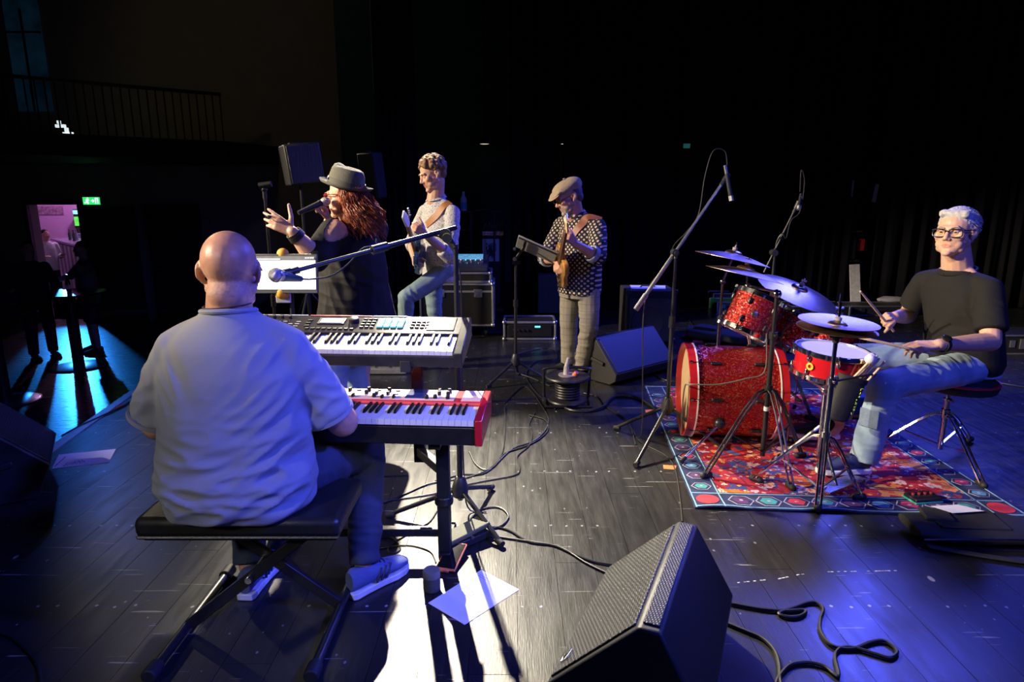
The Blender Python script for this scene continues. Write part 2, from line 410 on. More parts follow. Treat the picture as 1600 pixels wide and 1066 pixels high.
while s_ < 6.2:
    mb = MB(); mb.tube((0, 0, 0), (0, 0, zr - zb - fh), .011, n=6)
    if bme is None: bo = mb.build('baluster', BAL, balc); bme = bo.data
    else:
        bo = bpy.data.objects.new('baluster', bme); COL.objects.link(bo); bo.parent = balc
    bo.location = rail_pt(s_, zb + fh); s_ += .125
for i, (u, v) in enumerate(((92, 191), (104, 203), (117, 214))):
    p = at(u, v, 11.6); mb = MB(); mb.box(p, (.05, .04, .05 + .02 * (i == 1))); mb.box(p + V((0, .03, -.06)), (.16, .05, .05))
    tag(mb.build('small_glow_box', mat('tiny_white_glow', (.8, .9, 1), .4, emit=.9, var=.1), None), 'tiny white glowing box behind the balcony railing', 'lamp', 'small glowing boxes on the balcony')  # a glowing box for each small white point
# back and side of the stage house
bk = MB(); bk.box((3.4, 12.2, 2.8), (13, .2, 7.4)); struct(bk.build('wall_back', mat('stage_teal_wall', (.03, .07, .075), .8), None))
rt = MB(); rt.box((9.6, 5, 2.8), (.2, 14.5, 7.4)); struct(rt.build('wall_right', mat('stage_side_black', (.012, .012, .015), .85), None))
ce = MB(); ce.box((-5, 5, 6.6), (30, 17, .2)); struct(ce.build('ceiling', mat('rig_black', (.01, .01, .01), .9), None))
# black drapes
DRAPE = mat('black_velvet', (.007, .007, .011), .9, var=.2, scale=6, bump=.15, bscale=60, spec=.2)
def drape(p, q, h, label, folds, amp=.07, group=None, flare=0.0, mt=DRAPE):
    p, q = V((*p, 0)), V((*q, 0)); L = (q - p).length; d = (q - p).normalized(); n_ = V((-d.y, d.x, 0)); N = int(folds * 10); vs = []; fs = []
    ph = random.random() * 6; rows = 9
    for j in range(rows):
        t = j / (rows - 1); z = .015 + h * t
        for i in range(N + 1):
            s = i / N; a = 2 * PI * folds * s + ph + .5 * math.sin(7 * s + ph)
            am = amp * (.75 + .35 * math.sin(13 * s + ph)) * (1 + flare * (1 - t) ** 3)
            off = am * math.sin(a) + am * .3 * math.sin(2.3 * a + 1 + t)
            vs.append(p + d * (s * L + .015 * math.sin(a * 1.0 + 3 * t)) + n_ * off + V((0, 0, z)))
    W = N + 1
    for j in range(rows - 1):
        for i in range(N): fs.append((j * W + i, j * W + i + 1, (j + 1) * W + i + 1, (j + 1) * W + i))
    c = (p + q) / 2; me = bpy.data.meshes.new('stage_curtain'); me.from_pydata([v - c for v in vs], [], fs); me.materials.append(mt)
    me.polygons.foreach_set('use_smooth', [True] * len(me.polygons))
    o = bpy.data.objects.new('stage_curtain', me); COL.objects.link(o); o.location = c
    so = o.modifiers.new('thick', 'SOLIDIFY'); so.thickness = .006
    return tag(o, label, 'curtain', group)
bd = lambda t: (.75 + 8.0 * t, 9.85 - 1.05 * t)
g = 'black backdrop curtain panels behind the drums'; CUR = []
for t0, t1, wh in ((0, .208, 'behind the bass amplifier and overhead boom'), (.210, .400, 'behind the stacked cymbals'), (.402, .523, 'ending at the gap with the leaning white board'), (.556, .775, 'starting at the gap beside the drummer'), (.777, 1.0, 'behind the drum throne at the side wall')):
    CUR.append(drape(bd(t0), bd(t1), 6.3, 'black pleated backdrop curtain panel ' + wh, 8 if t1 - t0 > .2 else 6, .06, g))
drape((at(596, 400, 8.2).x, 8.25), (at(655, 400, 8.2).x, 8.15), 6.3, 'narrow black leg curtain beside the hall opening behind the singer', 5, .09)
drape((at(798, 400, 9.0).x, 9.0), (at(862, 400, 9.0).x, 9.0), 6.3, 'black leg curtain with a flared hem hanging behind the music stand', 4, .10, None, .9)
# ================================================================ keyboards
IVORY = mat('white_key_plastic', (.82, .80, .80), .3, var=.03)
EBONY = mat('black_key_plastic', (.010, .010, .011), .42, var=.1, spec=.25)
REDL = mat('red_lacquer', (.55, .015, .03), .25, coat=.5, var=.06)
CREAM = mat('cream_panel', (.80, .55, .42), .45, var=.04)
PANELK = mat('grey_black_panel', (.035, .032, .029), .20, spec=.12)
def keybed(root, xr, n, last, y0, y1, zt, pitch=.0235):
    names = 'CDEFGAB'; i0 = names.index(last)
    wl = y1 - y0; mw = MB(); mw.box((0, wl / 2, -.011), (pitch - .0012, wl, .022))
    mb_ = MB(); L = wl * .64; h = .012
    mb_.add([(-.0052, 0, 0), (.0052, 0, 0), (.0052, L, 0), (-.0052, L, 0), (-.004, .012, h), (.004, .012, h), (.004, L, h), (-.004, L, h)],
            [(0, 3, 2, 1), (4, 5, 6, 7), (0, 1, 5, 4), (1, 2, 6, 5), (2, 3, 7, 6), (3, 0, 4, 7)])
    wm = mw.mesh('white_key'); wm.materials.append(IVORY); bm_ = mb_.mesh('black_key'); bm_.materials.append(EBONY)
    for k in range(n):
        x = xr - pitch * (k + .5); o = bpy.data.objects.new('white_key', wm); COL.objects.link(o); o.parent = root; o.location = (x, y0, zt)
        note = names[(i0 - k) % 7]
        if k < n - 1 and note not in 'CF':      # black key to the left of this white key
            o = bpy.data.objects.new('black_key', bm_); COL.objects.link(o); o.parent = root; o.location = (x - pitch / 2, y1 - L, zt - .001)
RK = -.07
# --- lower: red stage keyboard
kc = V((-.63, 2.395, .64))
k1 = thing('stage_keyboard', 'red stage keyboard with cream control panel on the lower tier', 'keyboard', kc, RK)
lp = lambda name, m, fn, bevel=0, parent=k1: part(name, m, parent, fn, bevel, 38, False)
W, D = 1.07, .33
lp('case', mat('case_black', (.012, .012, .013), .4), lambda m: m.box((0, 0, .035), (W - .05, D, .070)), .004)
for sx in (-1, 1):
    lp('end_cheek', REDL, lambda m: m.prism([(-D / 2 - .006, 0), (D / 2, .01), (D / 2, .112), (.0, .112), (-D / 2 - .006, .100)], sx * (W / 2 - .014) - .014, sx * (W / 2 - .014) + .014,
       Matrix(((0, 0, 1, 0), (1, 0, 0, 0), (0, 1, 0, 0), (0, 0, 0, 1)))), .004)
lp('panel', REDL, lambda m: m.box((0, .088, .085), (W - .056, .152, .046)), .002)
lp('panel_lip', mat('red_felt_strip', (.62, .06, .06), .5), lambda m: m.tube((-W / 2 + .028, .012, .1), (W / 2 - .028, .012, .1), .009, n=10))
lp('panel_face', CREAM, lambda m: m.box((-.0525, .096, .109), (.905, .13, .003)))
lp('panel_end_face', CREAM, lambda m: m.box((.467, .096, .109), (.076, .13, .003)))
dsp = lp('display', mat('display_navy', (.02, .03, .12), .2, emit=.15), lambda m: m.box((.24, .1, .112), (.075, .11, .004)))
rnd = random.Random(3)
km = MB(); km.lathe([(.008, 0), (.0085, .012), (.0065, .016), (0, .016)], n=10); kme = km.mesh('knob'); kme.materials.append(EBONY)
sm = MB(); sm.box((0, 0, .006), (.009, .022, .012)); sme = sm.mesh('drawbar'); sme.materials.append(EBONY)
bmh = MB(); bmh.box((0, 0, .002), (.016, .006, .004)); bme_ = bmh.mesh('button'); bme_.materials.append(mat('button_grey', (.15, .1, .1), .5))
for x0, nx in ((-.47, 21),):
    for i in range(nx):
        for j in range(3):
            xx = x0 + i * .042 + rnd.uniform(-.006, .006); yy = .05 + j * .042 + rnd.uniform(-.007, .007)
            if .19 < xx < .29 or xx > .38: continue
            r = rnd.random(); me = kme if r < .45 else sme if r < .72 else bme_ if r < .92 else None
            if me is None: continue
            o = bpy.data.objects.new(me.name.split('.')[0], me); COL.objects.link(o); o.parent = k1; o.location = (xx, yy, .1105)
keybed(k1, W / 2 - .03, 43, 'C', -D / 2 - .002, -.004, .098)
# --- upper: black synthesizer
k2 = thing('synthesizer', 'black synthesizer with lit pads and screen on the upper tier', 'keyboard', (-.68, 2.577, .915), RK)
k2.rotation_euler = (math.radians(13), 0, RK)
up = lambda name, m, fn, bevel=0, parent=k2: part(name, m, parent, fn, bevel, 38, False)
W, D = 1.0, .30
up('case', PANELK, lambda m: m.prism([(-D / 2, 0), (D / 2, 0), (D / 2, .085), (.0, .075), (.0, .03), (-D / 2 + .014, .03), (-D / 2 + .014, .048), (-D / 2, .045)], -W / 2 + .03, W / 2 - .03,
   Matrix(((0, 0, 1, 0), (1, 0, 0, 0), (0, 1, 0, 0), (0, 0, 0, 1)))), .003)
for sx in (-1, 1):
    up('end_block', PANELK, lambda m: m.prism([(-D / 2, 0), (D / 2, 0), (D / 2, .085), (.0, .076), (-D / 2, .06)], sx * (W / 2 - .0175) - .0175, sx * (W / 2 - .0175) + .0175,
       Matrix(((0, 0, 1, 0), (1, 0, 0, 0), (0, 1, 0, 0), (0, 0, 0, 1)))), .004)
up('bender_block', PANELK, lambda m: m.box((-.42, -.07, .05), (.1, .14, .05)), .004)
keybed(k2, W / 2 - .038, 35, 'G', -D / 2 + .012, -.008, .066)
tilt = math.atan2(.01, .15)
def pz(y): return .075 + y * .01 / .15
def onp(m, x, y, w, d, h): m.box((x - .12, y, pz(y) + h / 2), (w, d, h), RX(tilt))
up('red_line', mat('red_stripe', (.55, .05, .04), .4), lambda m: onp(m, .06, .145, .27, .005, .003))
up('teal_line', mat('teal_stripe', (.25, .45, .45), .4), lambda m: onp(m, .275, .145, .15, .004, .003))
up('grey_line', mat('grey_stripe', (.45, .45, .45), .4), lambda m: onp(m, -.22, .145, .27, .004, .003))
pc = up('screen_bezel', EBONY, lambda m: onp(m, .035, .095, .115, .05, .004))
up('screen', mat('lit_lcd', (.75, .85, 1), .3, emit=.9, var=.02), lambda m: onp(m, .035, .093, .09, .034, .006), 0, pc)
up('dial', BLK, lambda m: m.lathe([(.022, 0), (.021, .016), (.018, .018), (0, .018)], (.01, .095, pz(.095)), RX(tilt), 24))
for i in range(4):
    for j in range(3 if i < 0 else 2):
        up('pad', mat('pad_cyan', (.25, .75, .95), .4, emit=.75, var=.03), lambda m: onp(m, .25 + i * .0285, .062 + j * .038, .024, .032, .008), .002)
for x0, nx, y0, ny, w in ((-.06, 1, .05, 3, .02), (.175, 3, .045, 4, .016), (.385, 4, .05, 3, .017)):
    for i in range(nx):
        for j in range(ny): up('button', EBONY, lambda m: onp(m, x0 + i * .021, y0 + j * .024, w, .009, .005), .001)
for i in range(9): up('button', EBONY, lambda m: onp(m, -.05 + i * .0235, .028, .016, .011, .005), .001)
for i in range(6): up('knob', BLK, lambda m: m.lathe([(.009, 0), (.008, .014), (0, .014)], (-.45 + i * .035, .12, pz(.12)), RX(tilt), 12))
for i in range(9):
    for j in range(4): up('label_mark', mat('panel_print', (.5, .5, .5), .5), lambda m: onp(m, -.34 + i * .029, .03 + j * .02, .018, .003, .001)) if (i * 3 + j) % 4 else None
up('expansion_cover', mat('satin_cover', (.07, .065, .055), .16, spec=.3), lambda m: onp(m, .505, .085, .115, .115, .003), .001)
# --- two tier stand
st = thing('keyboard_stand', 'black two tier keyboard stand with square columns', 'stand', (-.66, 2.5, 0), 0)
for sx, nm in ((-.29, 0), (-1.02, 1)):
    part('column', BLKM, st, lambda m: (m.box((sx, 2.52, .31), (.055, .055, .62)), m.tube((sx, 2.52, .25), (sx, 2.52, .29), .04, n=14)), .005)
    part('foot', BLKM, st, lambda m: (m.box((sx, 2.62, .02), (.05, .28, .03)), m.box((sx, 2.74, .012), (.056, .05, .024))), .004)
    part('lower_arm', BLKM, st, lambda m: m.box((sx, 2.42, .622), (.045, .36, .03)), .003)
    part('upright', BLKM, st, lambda m: (m.box((sx - .13, 2.74, .65), (.05, .04, .60)), m.bar((sx, 2.52, .40), (sx - .13, 2.74, .40), .04, .04)), .004)
    part('upper_arm', BLKM, st, lambda m: m.bar((sx - .13, 2.74, .944), (sx - .12, 2.42, .87), .04, .03), .003)
    part('stopper', BLKR, st, lambda m: m.box((sx - .125, 2.415, .885), (.04, .025, .045)), .003)
part('cross_brace', BLKM, st, lambda m: m.bar((-.29, 2.52, .12), (-1.02, 2.52, .12), .035, .035), .003)
# ================================================================ bench
VINYL = mat('black_vinyl', (.02, .02, .018), .35, bump=.12, bscale=220)
bc = V((-.905, 2.085, 0))
bn = thing('keyboard_bench', 'black padded bench with crossed folding legs under the keyboard player', 'bench', bc)
part('cushion', VINYL, bn, lambda m: (m.box((bc.x, bc.y, .462), (.68, .34, .07)),), .022)
part('seat_board', BLK, bn, lambda m: m.box((bc.x, bc.y, .418), (.64, .30, .016)), .003)
part('piping', VINYL, bn, lambda m: m.path([(bc.x - .33, bc.y - .165, .43), (bc.x + .33, bc.y - .165, .43), (bc.x + .33, bc.y + .165, .43), (bc.x - .33, bc.y + .165, .43), (bc.x - .33, bc.y - .165, .43)], .006, 6, False))
for sx in (-1, 1):
    part('leg', BLKM, bn, lambda m: (m.bar((bc.x + sx * .22, bc.y - .06 * sx, .41), (bc.x - sx * .25, bc.y - .06 * sx, .03), .022, .04)), .003)
    part('floor_bar', BLKM, bn, lambda m: m.tube((bc.x + sx * .26, bc.y - .29, .025), (bc.x + sx * .26, bc.y + .27, .025), .017), 0)
    for sy in (-.29, .27): part('foot_cap', BLKR, bn, lambda m: m.tube((bc.x + sx * .26, bc.y + sy - .03, .025), (bc.x + sx * .26, bc.y + sy + .03, .025), .025, n=14), .004)
part('pivot', STEEL, bn, lambda m: m.tube((bc.x - .015, bc.y - .09, .22), (bc.x - .015, bc.y + .09, .22), .012))
# ================================================================ floor monitors
def grille_mat():
    m, nt, b = _new('perforated_grille'); L = nt.links
    vo = nt.nodes.new('ShaderNodeTexVoronoi'); vo.inputs['Scale'].default_value = 115; vo.inputs['Randomness'].default_value = 0
    L.new(_coord(nt), vo.inputs['Vector'])
    h = _ramp(nt, vo.outputs['Distance'], [(.25, (0, 0, 0)), (.5, (1, 1, 1))])
    L.new(_mix(nt, h, (.003, .003, .003), (.05, .05, .052)), b.inputs['Base Color'])
    b.inputs['Roughness'].default_value = .42; b.inputs['Metallic'].default_value = .2
    _bump(nt, b, h, .5, .004); return m
GRILLE = grille_mat()
CAB = mat('monitor_black_paint', (.016, .016, .018), .5, bump=.12, bscale=260)
def wedge(label, org, d, length, sec, ge, ge2=None, group=None, name='floor_monitor', logo=True, taper=0.0):
    # section points (e, z): e measured to the right of the axis direction d; axis starts at org
    d = V((d[0], d[1], 0)).normalized(); e = V((d.y, -d.x, 0)); o = V((org[0], org[1], 0)); c = o + d * length / 2
    r = thing(name, label, 'speaker', c)
    zmin, zmax = min(z for _, z in sec), max(z for _, z in sec)
    def P(s, q): # s in 0..1 along the axis
        t = taper * (q[1] - zmin) / (zmax - zmin)
        return o + d * (length * (t + (1 - 2 * t) * s)) + e * q[0] + V((0, 0, q[1]))
    n = len(sec)
    mb = MB(); mb.add([P(0, q) for q in sec] + [P(1, q) for q in sec], [(i, (i + 1) % n, n + (i + 1) % n, n + i) for i in range(n)] + [tuple(range(n)), tuple(range(n, 2 * n))])
    cab = mb.build('cabinet', CAB, r, .008, 38, True)
    for k, gi in enumerate([ge] + ([ge2] if ge2 is not None else [])):
        a, b = sec[gi], sec[(gi + 1) % n]; ax, az = b[0] - a[0], b[1] - a[1]; l = math.hypot(ax, az); no = V((-az / l, ax / l)) 
        if no.y < 0: no = -no
        q = lambda t, h: (a[0] + ax * t + no.x * h, a[1] + az * t + no.y * h)
        t0, t1 = (.05, .96) if k == 0 else (.12, .88)
        ps = [P(s, q(t, h)) for h in (-.002, .006) for s, t in ((.035, t0), (.965, t0), (.965, t1), (.035, t1))]
        g_ = MB(); g_.add(ps, [(0, 1, 2, 3), (4, 5, 6, 7), (0, 1, 5, 4), (1, 2, 6, 5), (2, 3, 7, 6), (3, 0, 4, 7)]); g_.build('grille', GRILLE, r, .003, 38, True)
        if k == 0 and logo:
            l_ = MB(); c0 = [P(s, q(t, .0085)) for s, t in ((.10, .12), (.16, .12), (.16, .2), (.10, .2))]
            l_.path([c0[0], (c0[1] + c0[0]) / 2, c0[2], c0[3], c0[0]], .0016, 5, False); l_.tube(c0[0] * .5 + c0[3] * .5, c0[2], .0018, n=6)
            l_.build('badge', STEEL, r, 0, 38, True)
    for s in (0, 1):   # end handle: a recessed grip bar
        cz = (zmin + zmax) * .52; ce = sum(q[0] for q in sec) / n; sg = -1 if s == 0 else 1
        p = P(s, (ce, cz)); h = MB(); h.bar(p - e * .07 + d * sg * .012, p + e * .07 + d * sg * .012 + V((0, 0, -.03)), .022, .03)
        h.build('handle', BLKR, r, .006, 38, True)
    return r
S1 = [(-.23, .14), (.03, .40), (.09, .40), (.23, .15), (.20, .0), (-.14, .0)]
dF = V((.405, .914)); cF = V((.44, 1.81))
wedge('large black floor monitor with perforated grille beside the paper sheet on the floor', (cF - dF * .34), dF, .68, S1, 0, 1, taper=.03)
S2 = [(-.22, .0), (-.25, .23), (.12, .31), (.22, .2), (.2, 0)]
dL = V((.53, -.85)); wedge('black floor monitor with grille facing the keyboard player at the stage edge', (-2.885, 3.47), dL, .56, [(-.22, .17), (.02, .41), (.10, .40), (.17, .16), (.08, .0), (-.15, .0)], 0, 1, taper=.03)
S3 = [(.25, .10), (.24, .04), (.18, 0), (-.12, 0), (-.17, .2), (-.05, .38), (0, .38)]
w2 = wedge('plain black wedge monitor in front of the bass player and cable reel', (.70, 5.28), (.61, .52), .80, S3, 6, None, logo=False)
for ch in [x for x in bpy.data.objects if x.parent is w2 and x.name.startswith('grille')]: ch.data.materials.clear(); ch.data.materials.append(CAB)
# ================================================================ microphone stands
def tri_stand(root, c, feet, hub, top, rp=.011, rl=.012, m=BLKM):
    c = V(c); part('hub', BLK, root, lambda q: (q.lathe([(.022, hub - .05), (.036, hub - .04), (.04, hub), (.03, hub + .04), (.02, hub + .06)], (c.x, c.y, 0), None, 18)), .002)
    for f in feet:
        f = V((f[0], f[1], .016)); dd = (f - c); dd.z = 0; dd.normalize(); st_ = V((c.x, c.y, hub - .01)) + dd * .02
        lg = part('leg', m, root, lambda q: q.tube(st_, f + V((0, 0, .004)), rl, rl * .9))
        part('foot', BLKR, lg, lambda q: q.tube(f - dd * .03 + V((0, 0, .006)), f + dd * .012, .016, .0155))
    part('pole', m, root, lambda q: (q.tube((c.x, c.y, hub - .06), (c.x, c.y, hub + (top - hub) * .55), rp * 1.25), q.tube((c.x, c.y, hub + (top - hub) * .5), (c.x, c.y, top), rp), q.tube((c.x, c.y, hub + (top - hub) * .53), (c.x, c.y, hub + (top - hub) * .6), rp * 1.9)))
def mic_clip(root, tip, dirv, m=BLK):
    part('mic_clip', m, root, lambda q: (q.tube(tip, V(tip) + V(dirv) * .05, .014, .011), q.tube(V(tip) + V(dirv) * .03, V(tip) + V(dirv) * .085, .016, .018)))
# vocal boom of the keyboard player
c = V((-.25, 2.86, 0))
vs = thing('boom_mic_stand', 'black tripod boom stand reaching the vocal microphone past the keyboards', 'mic stand', c)
tri_stand(vs, c, [(-.60, 2.86), (-.05, 2.60), (-.11, 3.17)], .16, 1.325)
ba, bb = at(712, 356, 2.92), at(455, 425, 2.42)
part('boom', BLKM, vs, lambda m: (m.tube(ba, bb, .0085), m.tube(ba, ba + (bb - ba) * .5, .011)))
cl = at(696, 366, 2.88); part('boom_clutch', BLK, vs, lambda m: (m.tube(cl + V((0, -.03, 0)), cl + V((0, .03, 0)), .026, n=18), m.tube(cl, V((c.x, c.y, 1.31)), .014), m.tube(cl + V((.01, -.05, -.015)), cl + V((.01, -.03, -.015)), .02, n=12)))
part('clutch_grip', mat('lime_ring', (.35, .45, .05), .5), vs, lambda m: m.tube(cl + V((.01, -.036, -.015)), cl + V((.01, -.031, -.015)), .022, n=16))
cj = ba + (bb - ba) * .5; part('boom_joint', BLK, vs, lambda m: m.tube(cj - (bb - ba).normalized() * .03, cj + (bb - ba).normalized() * .04, .019))
dd = (bb - ba).normalized(); mic_clip(vs, bb - dd * .03, dd)
GRLM = mat('mic_mesh', (.45, .45, .47), .35, metal=.8, bump=.5, bscale=500, scale=90)
def vocal_mic(label, head, tail, m_body=BLK, group=None):
    head, tail = V(head), V(tail); d = (tail - head).normalized(); R = align(d)
    r = thing('microphone', label, 'microphone', (head + tail) / 2)
    part('grille', GRLM, r, lambda m: m.lathe([(0, -.027), (.014, -.024), (.022, -.016), (.026, 0), (.025, .014), (.021, .026), (.019, .03)], head, R, 22))
    part('ring', STEEL, r, lambda m: m.lathe([(.0262, -.003), (.0272, -.003), (.0272, .004), (.0262, .004)], head, R, 22))
    L = (tail - head).length
    part('body', m_body, r, lambda m: m.lathe([(.019, .028), (.0215, .036), (.019, .05), (.012, L - .01), (.011, L), (0, L)], head, R, 18))
    return r
mh = at(431, 430, 2.31); mt_ = at(470, 436, 2.45)
vocal_mic('ball head vocal microphone on the boom in front of the keyboard player', mh, mt_, mat('mic_teal_body', (.02, .05, .07), .35))
# empty stand of the singer
tp = at(413, 296, 4.35); c = V((tp.x, tp.y, 0)); ss = thing('mic_stand', 'straight mic stand with an empty clip left of the singer', 'mic stand', c)
part('base', BLKM, ss, lambda m: m.lathe([(.13, 0), (.13, .012), (.03, .025), (.02, .04)], c, None, 28)); part('pole', BLKM, ss, lambda m: (m.tube(c + V((0, 0, .03)), c + V((0, 0, tp.z - .02)), .010), m.tube(c + V((0, 0, .8)), c + V((0, 0, .88)), .018)))
part('swivel', BLK, ss, lambda m: (m.tube((c.x, c.y, tp.z - .06), tp, .014), m.ell(tp, .02)))
part('mic_clip', BLK, ss, lambda m: (m.tube(tp + V((-.03, 0, .02)), tp + V((.05, 0, .035)), .024, .019, 14)))
# overhead stand with boom
c = V((.985, 3.87, 0)); oh = thing('overhead_mic_stand', 'tall boom stand with chrome arm beside the bass drum front', 'mic stand', c)
tri_stand(oh, c, [(.72, 3.47), (.70, 4.08), (1.30, 3.71)], .24, 1.20)
ba, bb = V((.76, 3.80, .895)), V((1.262, 3.98, 1.60))
part('boom', mat('grey_chrome_tube', (.45, .44, .42), .3, metal=.9), oh, lambda m: (m.tube(ba, bb, .0095), m.tube(ba, ba + (bb - ba) * .42, .012)))
part('counterweight', STEEL, oh, lambda m: m.tube(ba - (bb - ba).normalized() * .03, ba + (bb - ba).normalized() * .08, .017, n=14))
cl = ba + (bb - ba) * .44; part('boom_clutch', BLK, oh, lambda m: (m.tube(cl + V((0, -.03, 0)), cl + V((0, .03, 0)), .022, n=14), m.tube(cl, (c.x, c.y, 1.17), .014), m.tube(cl + V((0, -.045, 0)), cl + V((0, -.03, 0)), .012)))
mic_clip(oh, bb, (bb - ba).normalized())
def pencil_mic(label, a, b, r=.011):
    a, b = V(a), V(b); o = thing('condenser_mic', label, 'microphone', (a + b) / 2); d = (b - a).normalized()
    part('body', BLK, o, lambda m: m.tube(a, b, r)); part('capsule', GRLM, o, lambda m: m.tube(b, b + d * .03, r * 1.05)); part('connector', STEEL, o, lambda m: m.tube(a - d * .05, a, r * .9)); return o
pencil_mic('slim black condenser microphone pointing down from the chrome boom', bb + V((.03, 0, .07)), bb + V((.06, -.01, -.06)), .013)
part('cable', CABLE, oh, lambda m: m.path([bb + V((.03, 0, .12)), bb + V((.01, 0, .20)), bb + V((-.06, 0, .20)), bb + V((-.10, 0, .05)), bb + V((-.13, -.02, -.17)), bb + V((-.2, -.02, -.28)), bb + V((-.27, -.02, -.36)), bb + V((-.31, -.06, -.47)), bb + V((-.42, -.08, -.6)), (.79, 3.79, .82), (.80, 3.79, .5), (.82, 3.82, .1), (.80, 3.9, .012)], .0035, 6))
# second overhead behind the cymbals
c = V((1.98, 4.85, 0)); o2 = thing('overhead_mic_stand', 'dark boom stand holding a condenser microphone behind the ride cymbal', 'mic stand', c)
tri_stand(o2, c, [(1.72, 4.72), (2.2, 4.68), (2.0, 5.12)], .22, 1.16)
a_, b_ = at(1209, 395, 4.85), at(1240, 332, 4.85); part('boom', BLKM, o2, lambda m: m.tube(a_ - (b_ - a_) * .5, b_, .009)); part('boom_clutch', BLK, o2, lambda m: (m.tube(a_ + V((0, -.03, 0)), a_ + V((0, .03, 0)), .024, n=14), m.tube(a_, (c.x, c.y, 1.13), .013)))
mic_clip(o2, b_, (b_ - a_).normalized())
pencil_mic('slim grey condenser microphone upright above the ride cymbal', at(1250, 312, 4.83), at(1248, 322, 4.80), .012)
part('cable', CABLE, o2, lambda m: m.path([at(1250, 300, 4.83), at(1252, 266, 4.83), at(1257, 285, 4.83), at(1250, 330, 4.83), at(1236, 345, 4.83), at(1228, 372, 4.83), at(1222, 365, 4.83), at(1212, 385, 4.85), (2.0, 4.85, .9), (2.0, 4.86, .3), (2.04, 4.9, .012)], .004, 6))
# ================================================================ loudspeakers on poles
def pa(label, p, w, h, d, rz, pole_to):
    r = thing('loudspeaker', label, 'speaker', (p.x, p.y, p.z)); R = RZ(rz)
    poly = [(-w / 2, -d / 2), (w / 2, -d / 2), (w * .36, d / 2), (-w * .36, d / 2)]
    M = Matrix.Translation(p) @ R.to_4x4() @ Matrix.Rotation(math.radians(-7), 4, 'Y'); mb = MB(); mb.prism(poly, -h / 2, h / 2, M); mb.build('cabinet', CAB, r, .012, 38, True)
    mb = MB(); mb.box((0, -d / 2 - .006, 0), (w * .9, .014, h * .92)); mb.v = [tuple(M @ V(q)) for q in mb.v]; mb.build('grille', GRILLE, r, .004, 38, True)
    mb = MB(); mb.box((0, 0, h / 2 + .008), (w * .4, .05, .016)); mb.v = [tuple(M @ V(q)) for q in mb.v]; mb.build('handle', BLK, r, .004, 38, True)
    b = V((p.x, p.y, pole_to)); s = thing('speaker_stand', label.split(' on a pole ')[1].join(('black tripod pole stand holding the speaker ', '')), 'stand', b)
    part('pole', BLKM, s, lambda m: (m.tube((p.x, p.y, pole_to + .12), (p.x, p.y, p.z - h / 2 + .005), .016), m.tube((p.x, p.y, pole_to + .12), (p.x, p.y, pole_to + .75), .021)))
    part('collar', BLK, s, lambda m: m.lathe([(.022, .62), (.034, .64), (.034, .70), (.022, .72)], b, None, 16))
    for k in range(3):
        a = 2 * PI * k / 3 + .4; f = b + V((math.cos(a) * .45, math.sin(a) * .45, .015)); part('leg', BLKM, s, lambda m: m.tube(b + V((0, 0, .66)), f, .012)); 
        part('brace', BLKM, s, lambda m: m.tube(b + V((0, 0, .15)), b + V((math.cos(a) * .24, math.sin(a) * .24, .355)), .008))
    return r
pa('black loudspeaker on a pole between the singer and the hall wall', at(468, 257, 6.2), .33, .36, .33, math.radians(35), 0.0)
pa('narrow black loudspeaker on a pole behind the singer by the leg curtain', at(580, 275, 7.4), .17, .50, .24, math.radians(60), 0.0)
# screen in front of the singer
sc_ = at(444, 428, 3.25); c = V((sc_.x + .01, sc_.y + .05, 0))
ts = thing('screen_stand', 'pole stand with orange balls and white plate behind the lit screen', 'stand', c)
part('pole', BLKM, ts, lambda m: m.tube(c + V((0, 0, .02)), (c.x, c.y, 1.2), .012)); part('base', BLKM, ts, lambda m: m.lathe([(.14, 0), (.14, .012), (.03, .03)], c, None, 26))
part('orange_ball', mat('orange_foam', (.85, .40, .04), .6), ts, lambda m: m.ell(at(442, 397, 3.28), .030))
part('orange_ball', mat('orange_foam', (.85, .40, .04), .6), ts, lambda m: m.ell(at(441, 457, 3.26), .036, None, 18, 12))
part('plate', WHITEP, ts, lambda m: m.box(at(443, 465, 3.285), (.075, .02, .055)), .004)
sn = thing('display_screen', 'lit flat screen with a white page facing the keyboard player', 'screen', sc_)
part('bezel', mat('bezel_grey', (.09, .09, .085), .4), sn, lambda m: m.box(sc_, (.345, .018, .200), RX(math.radians(-8))), .004)
part('page', mat('lit_page', (.95, .97, 1), .4, emit=2.0, var=.01), sn, lambda m: m.box(sc_ + V((0, -.010, -.004)), (.325, .004, .146), RX(math.radians(-8))))
part('menu_bar', mat('menu_grey', (.25, .25, .25), .4, emit=.2), sn, lambda m: (m.box(sc_ + V((0, -.0095, .081)), (.325, .004, .018), RX(math.radians(-8)))))
part('menu_text', mat('menu_white', (.9, .9, .9), .4, emit=1.0), sn, lambda m: [m.box(sc_ + V((xx, -.0125, .081)), (.008, .003, .005), RX(math.radians(-8))) for xx in (.12, .132, .144, .155)] + [m.box(sc_ + V((-.07, -.0125, .076)), (.12, .003, .004), RX(math.radians(-8)))])
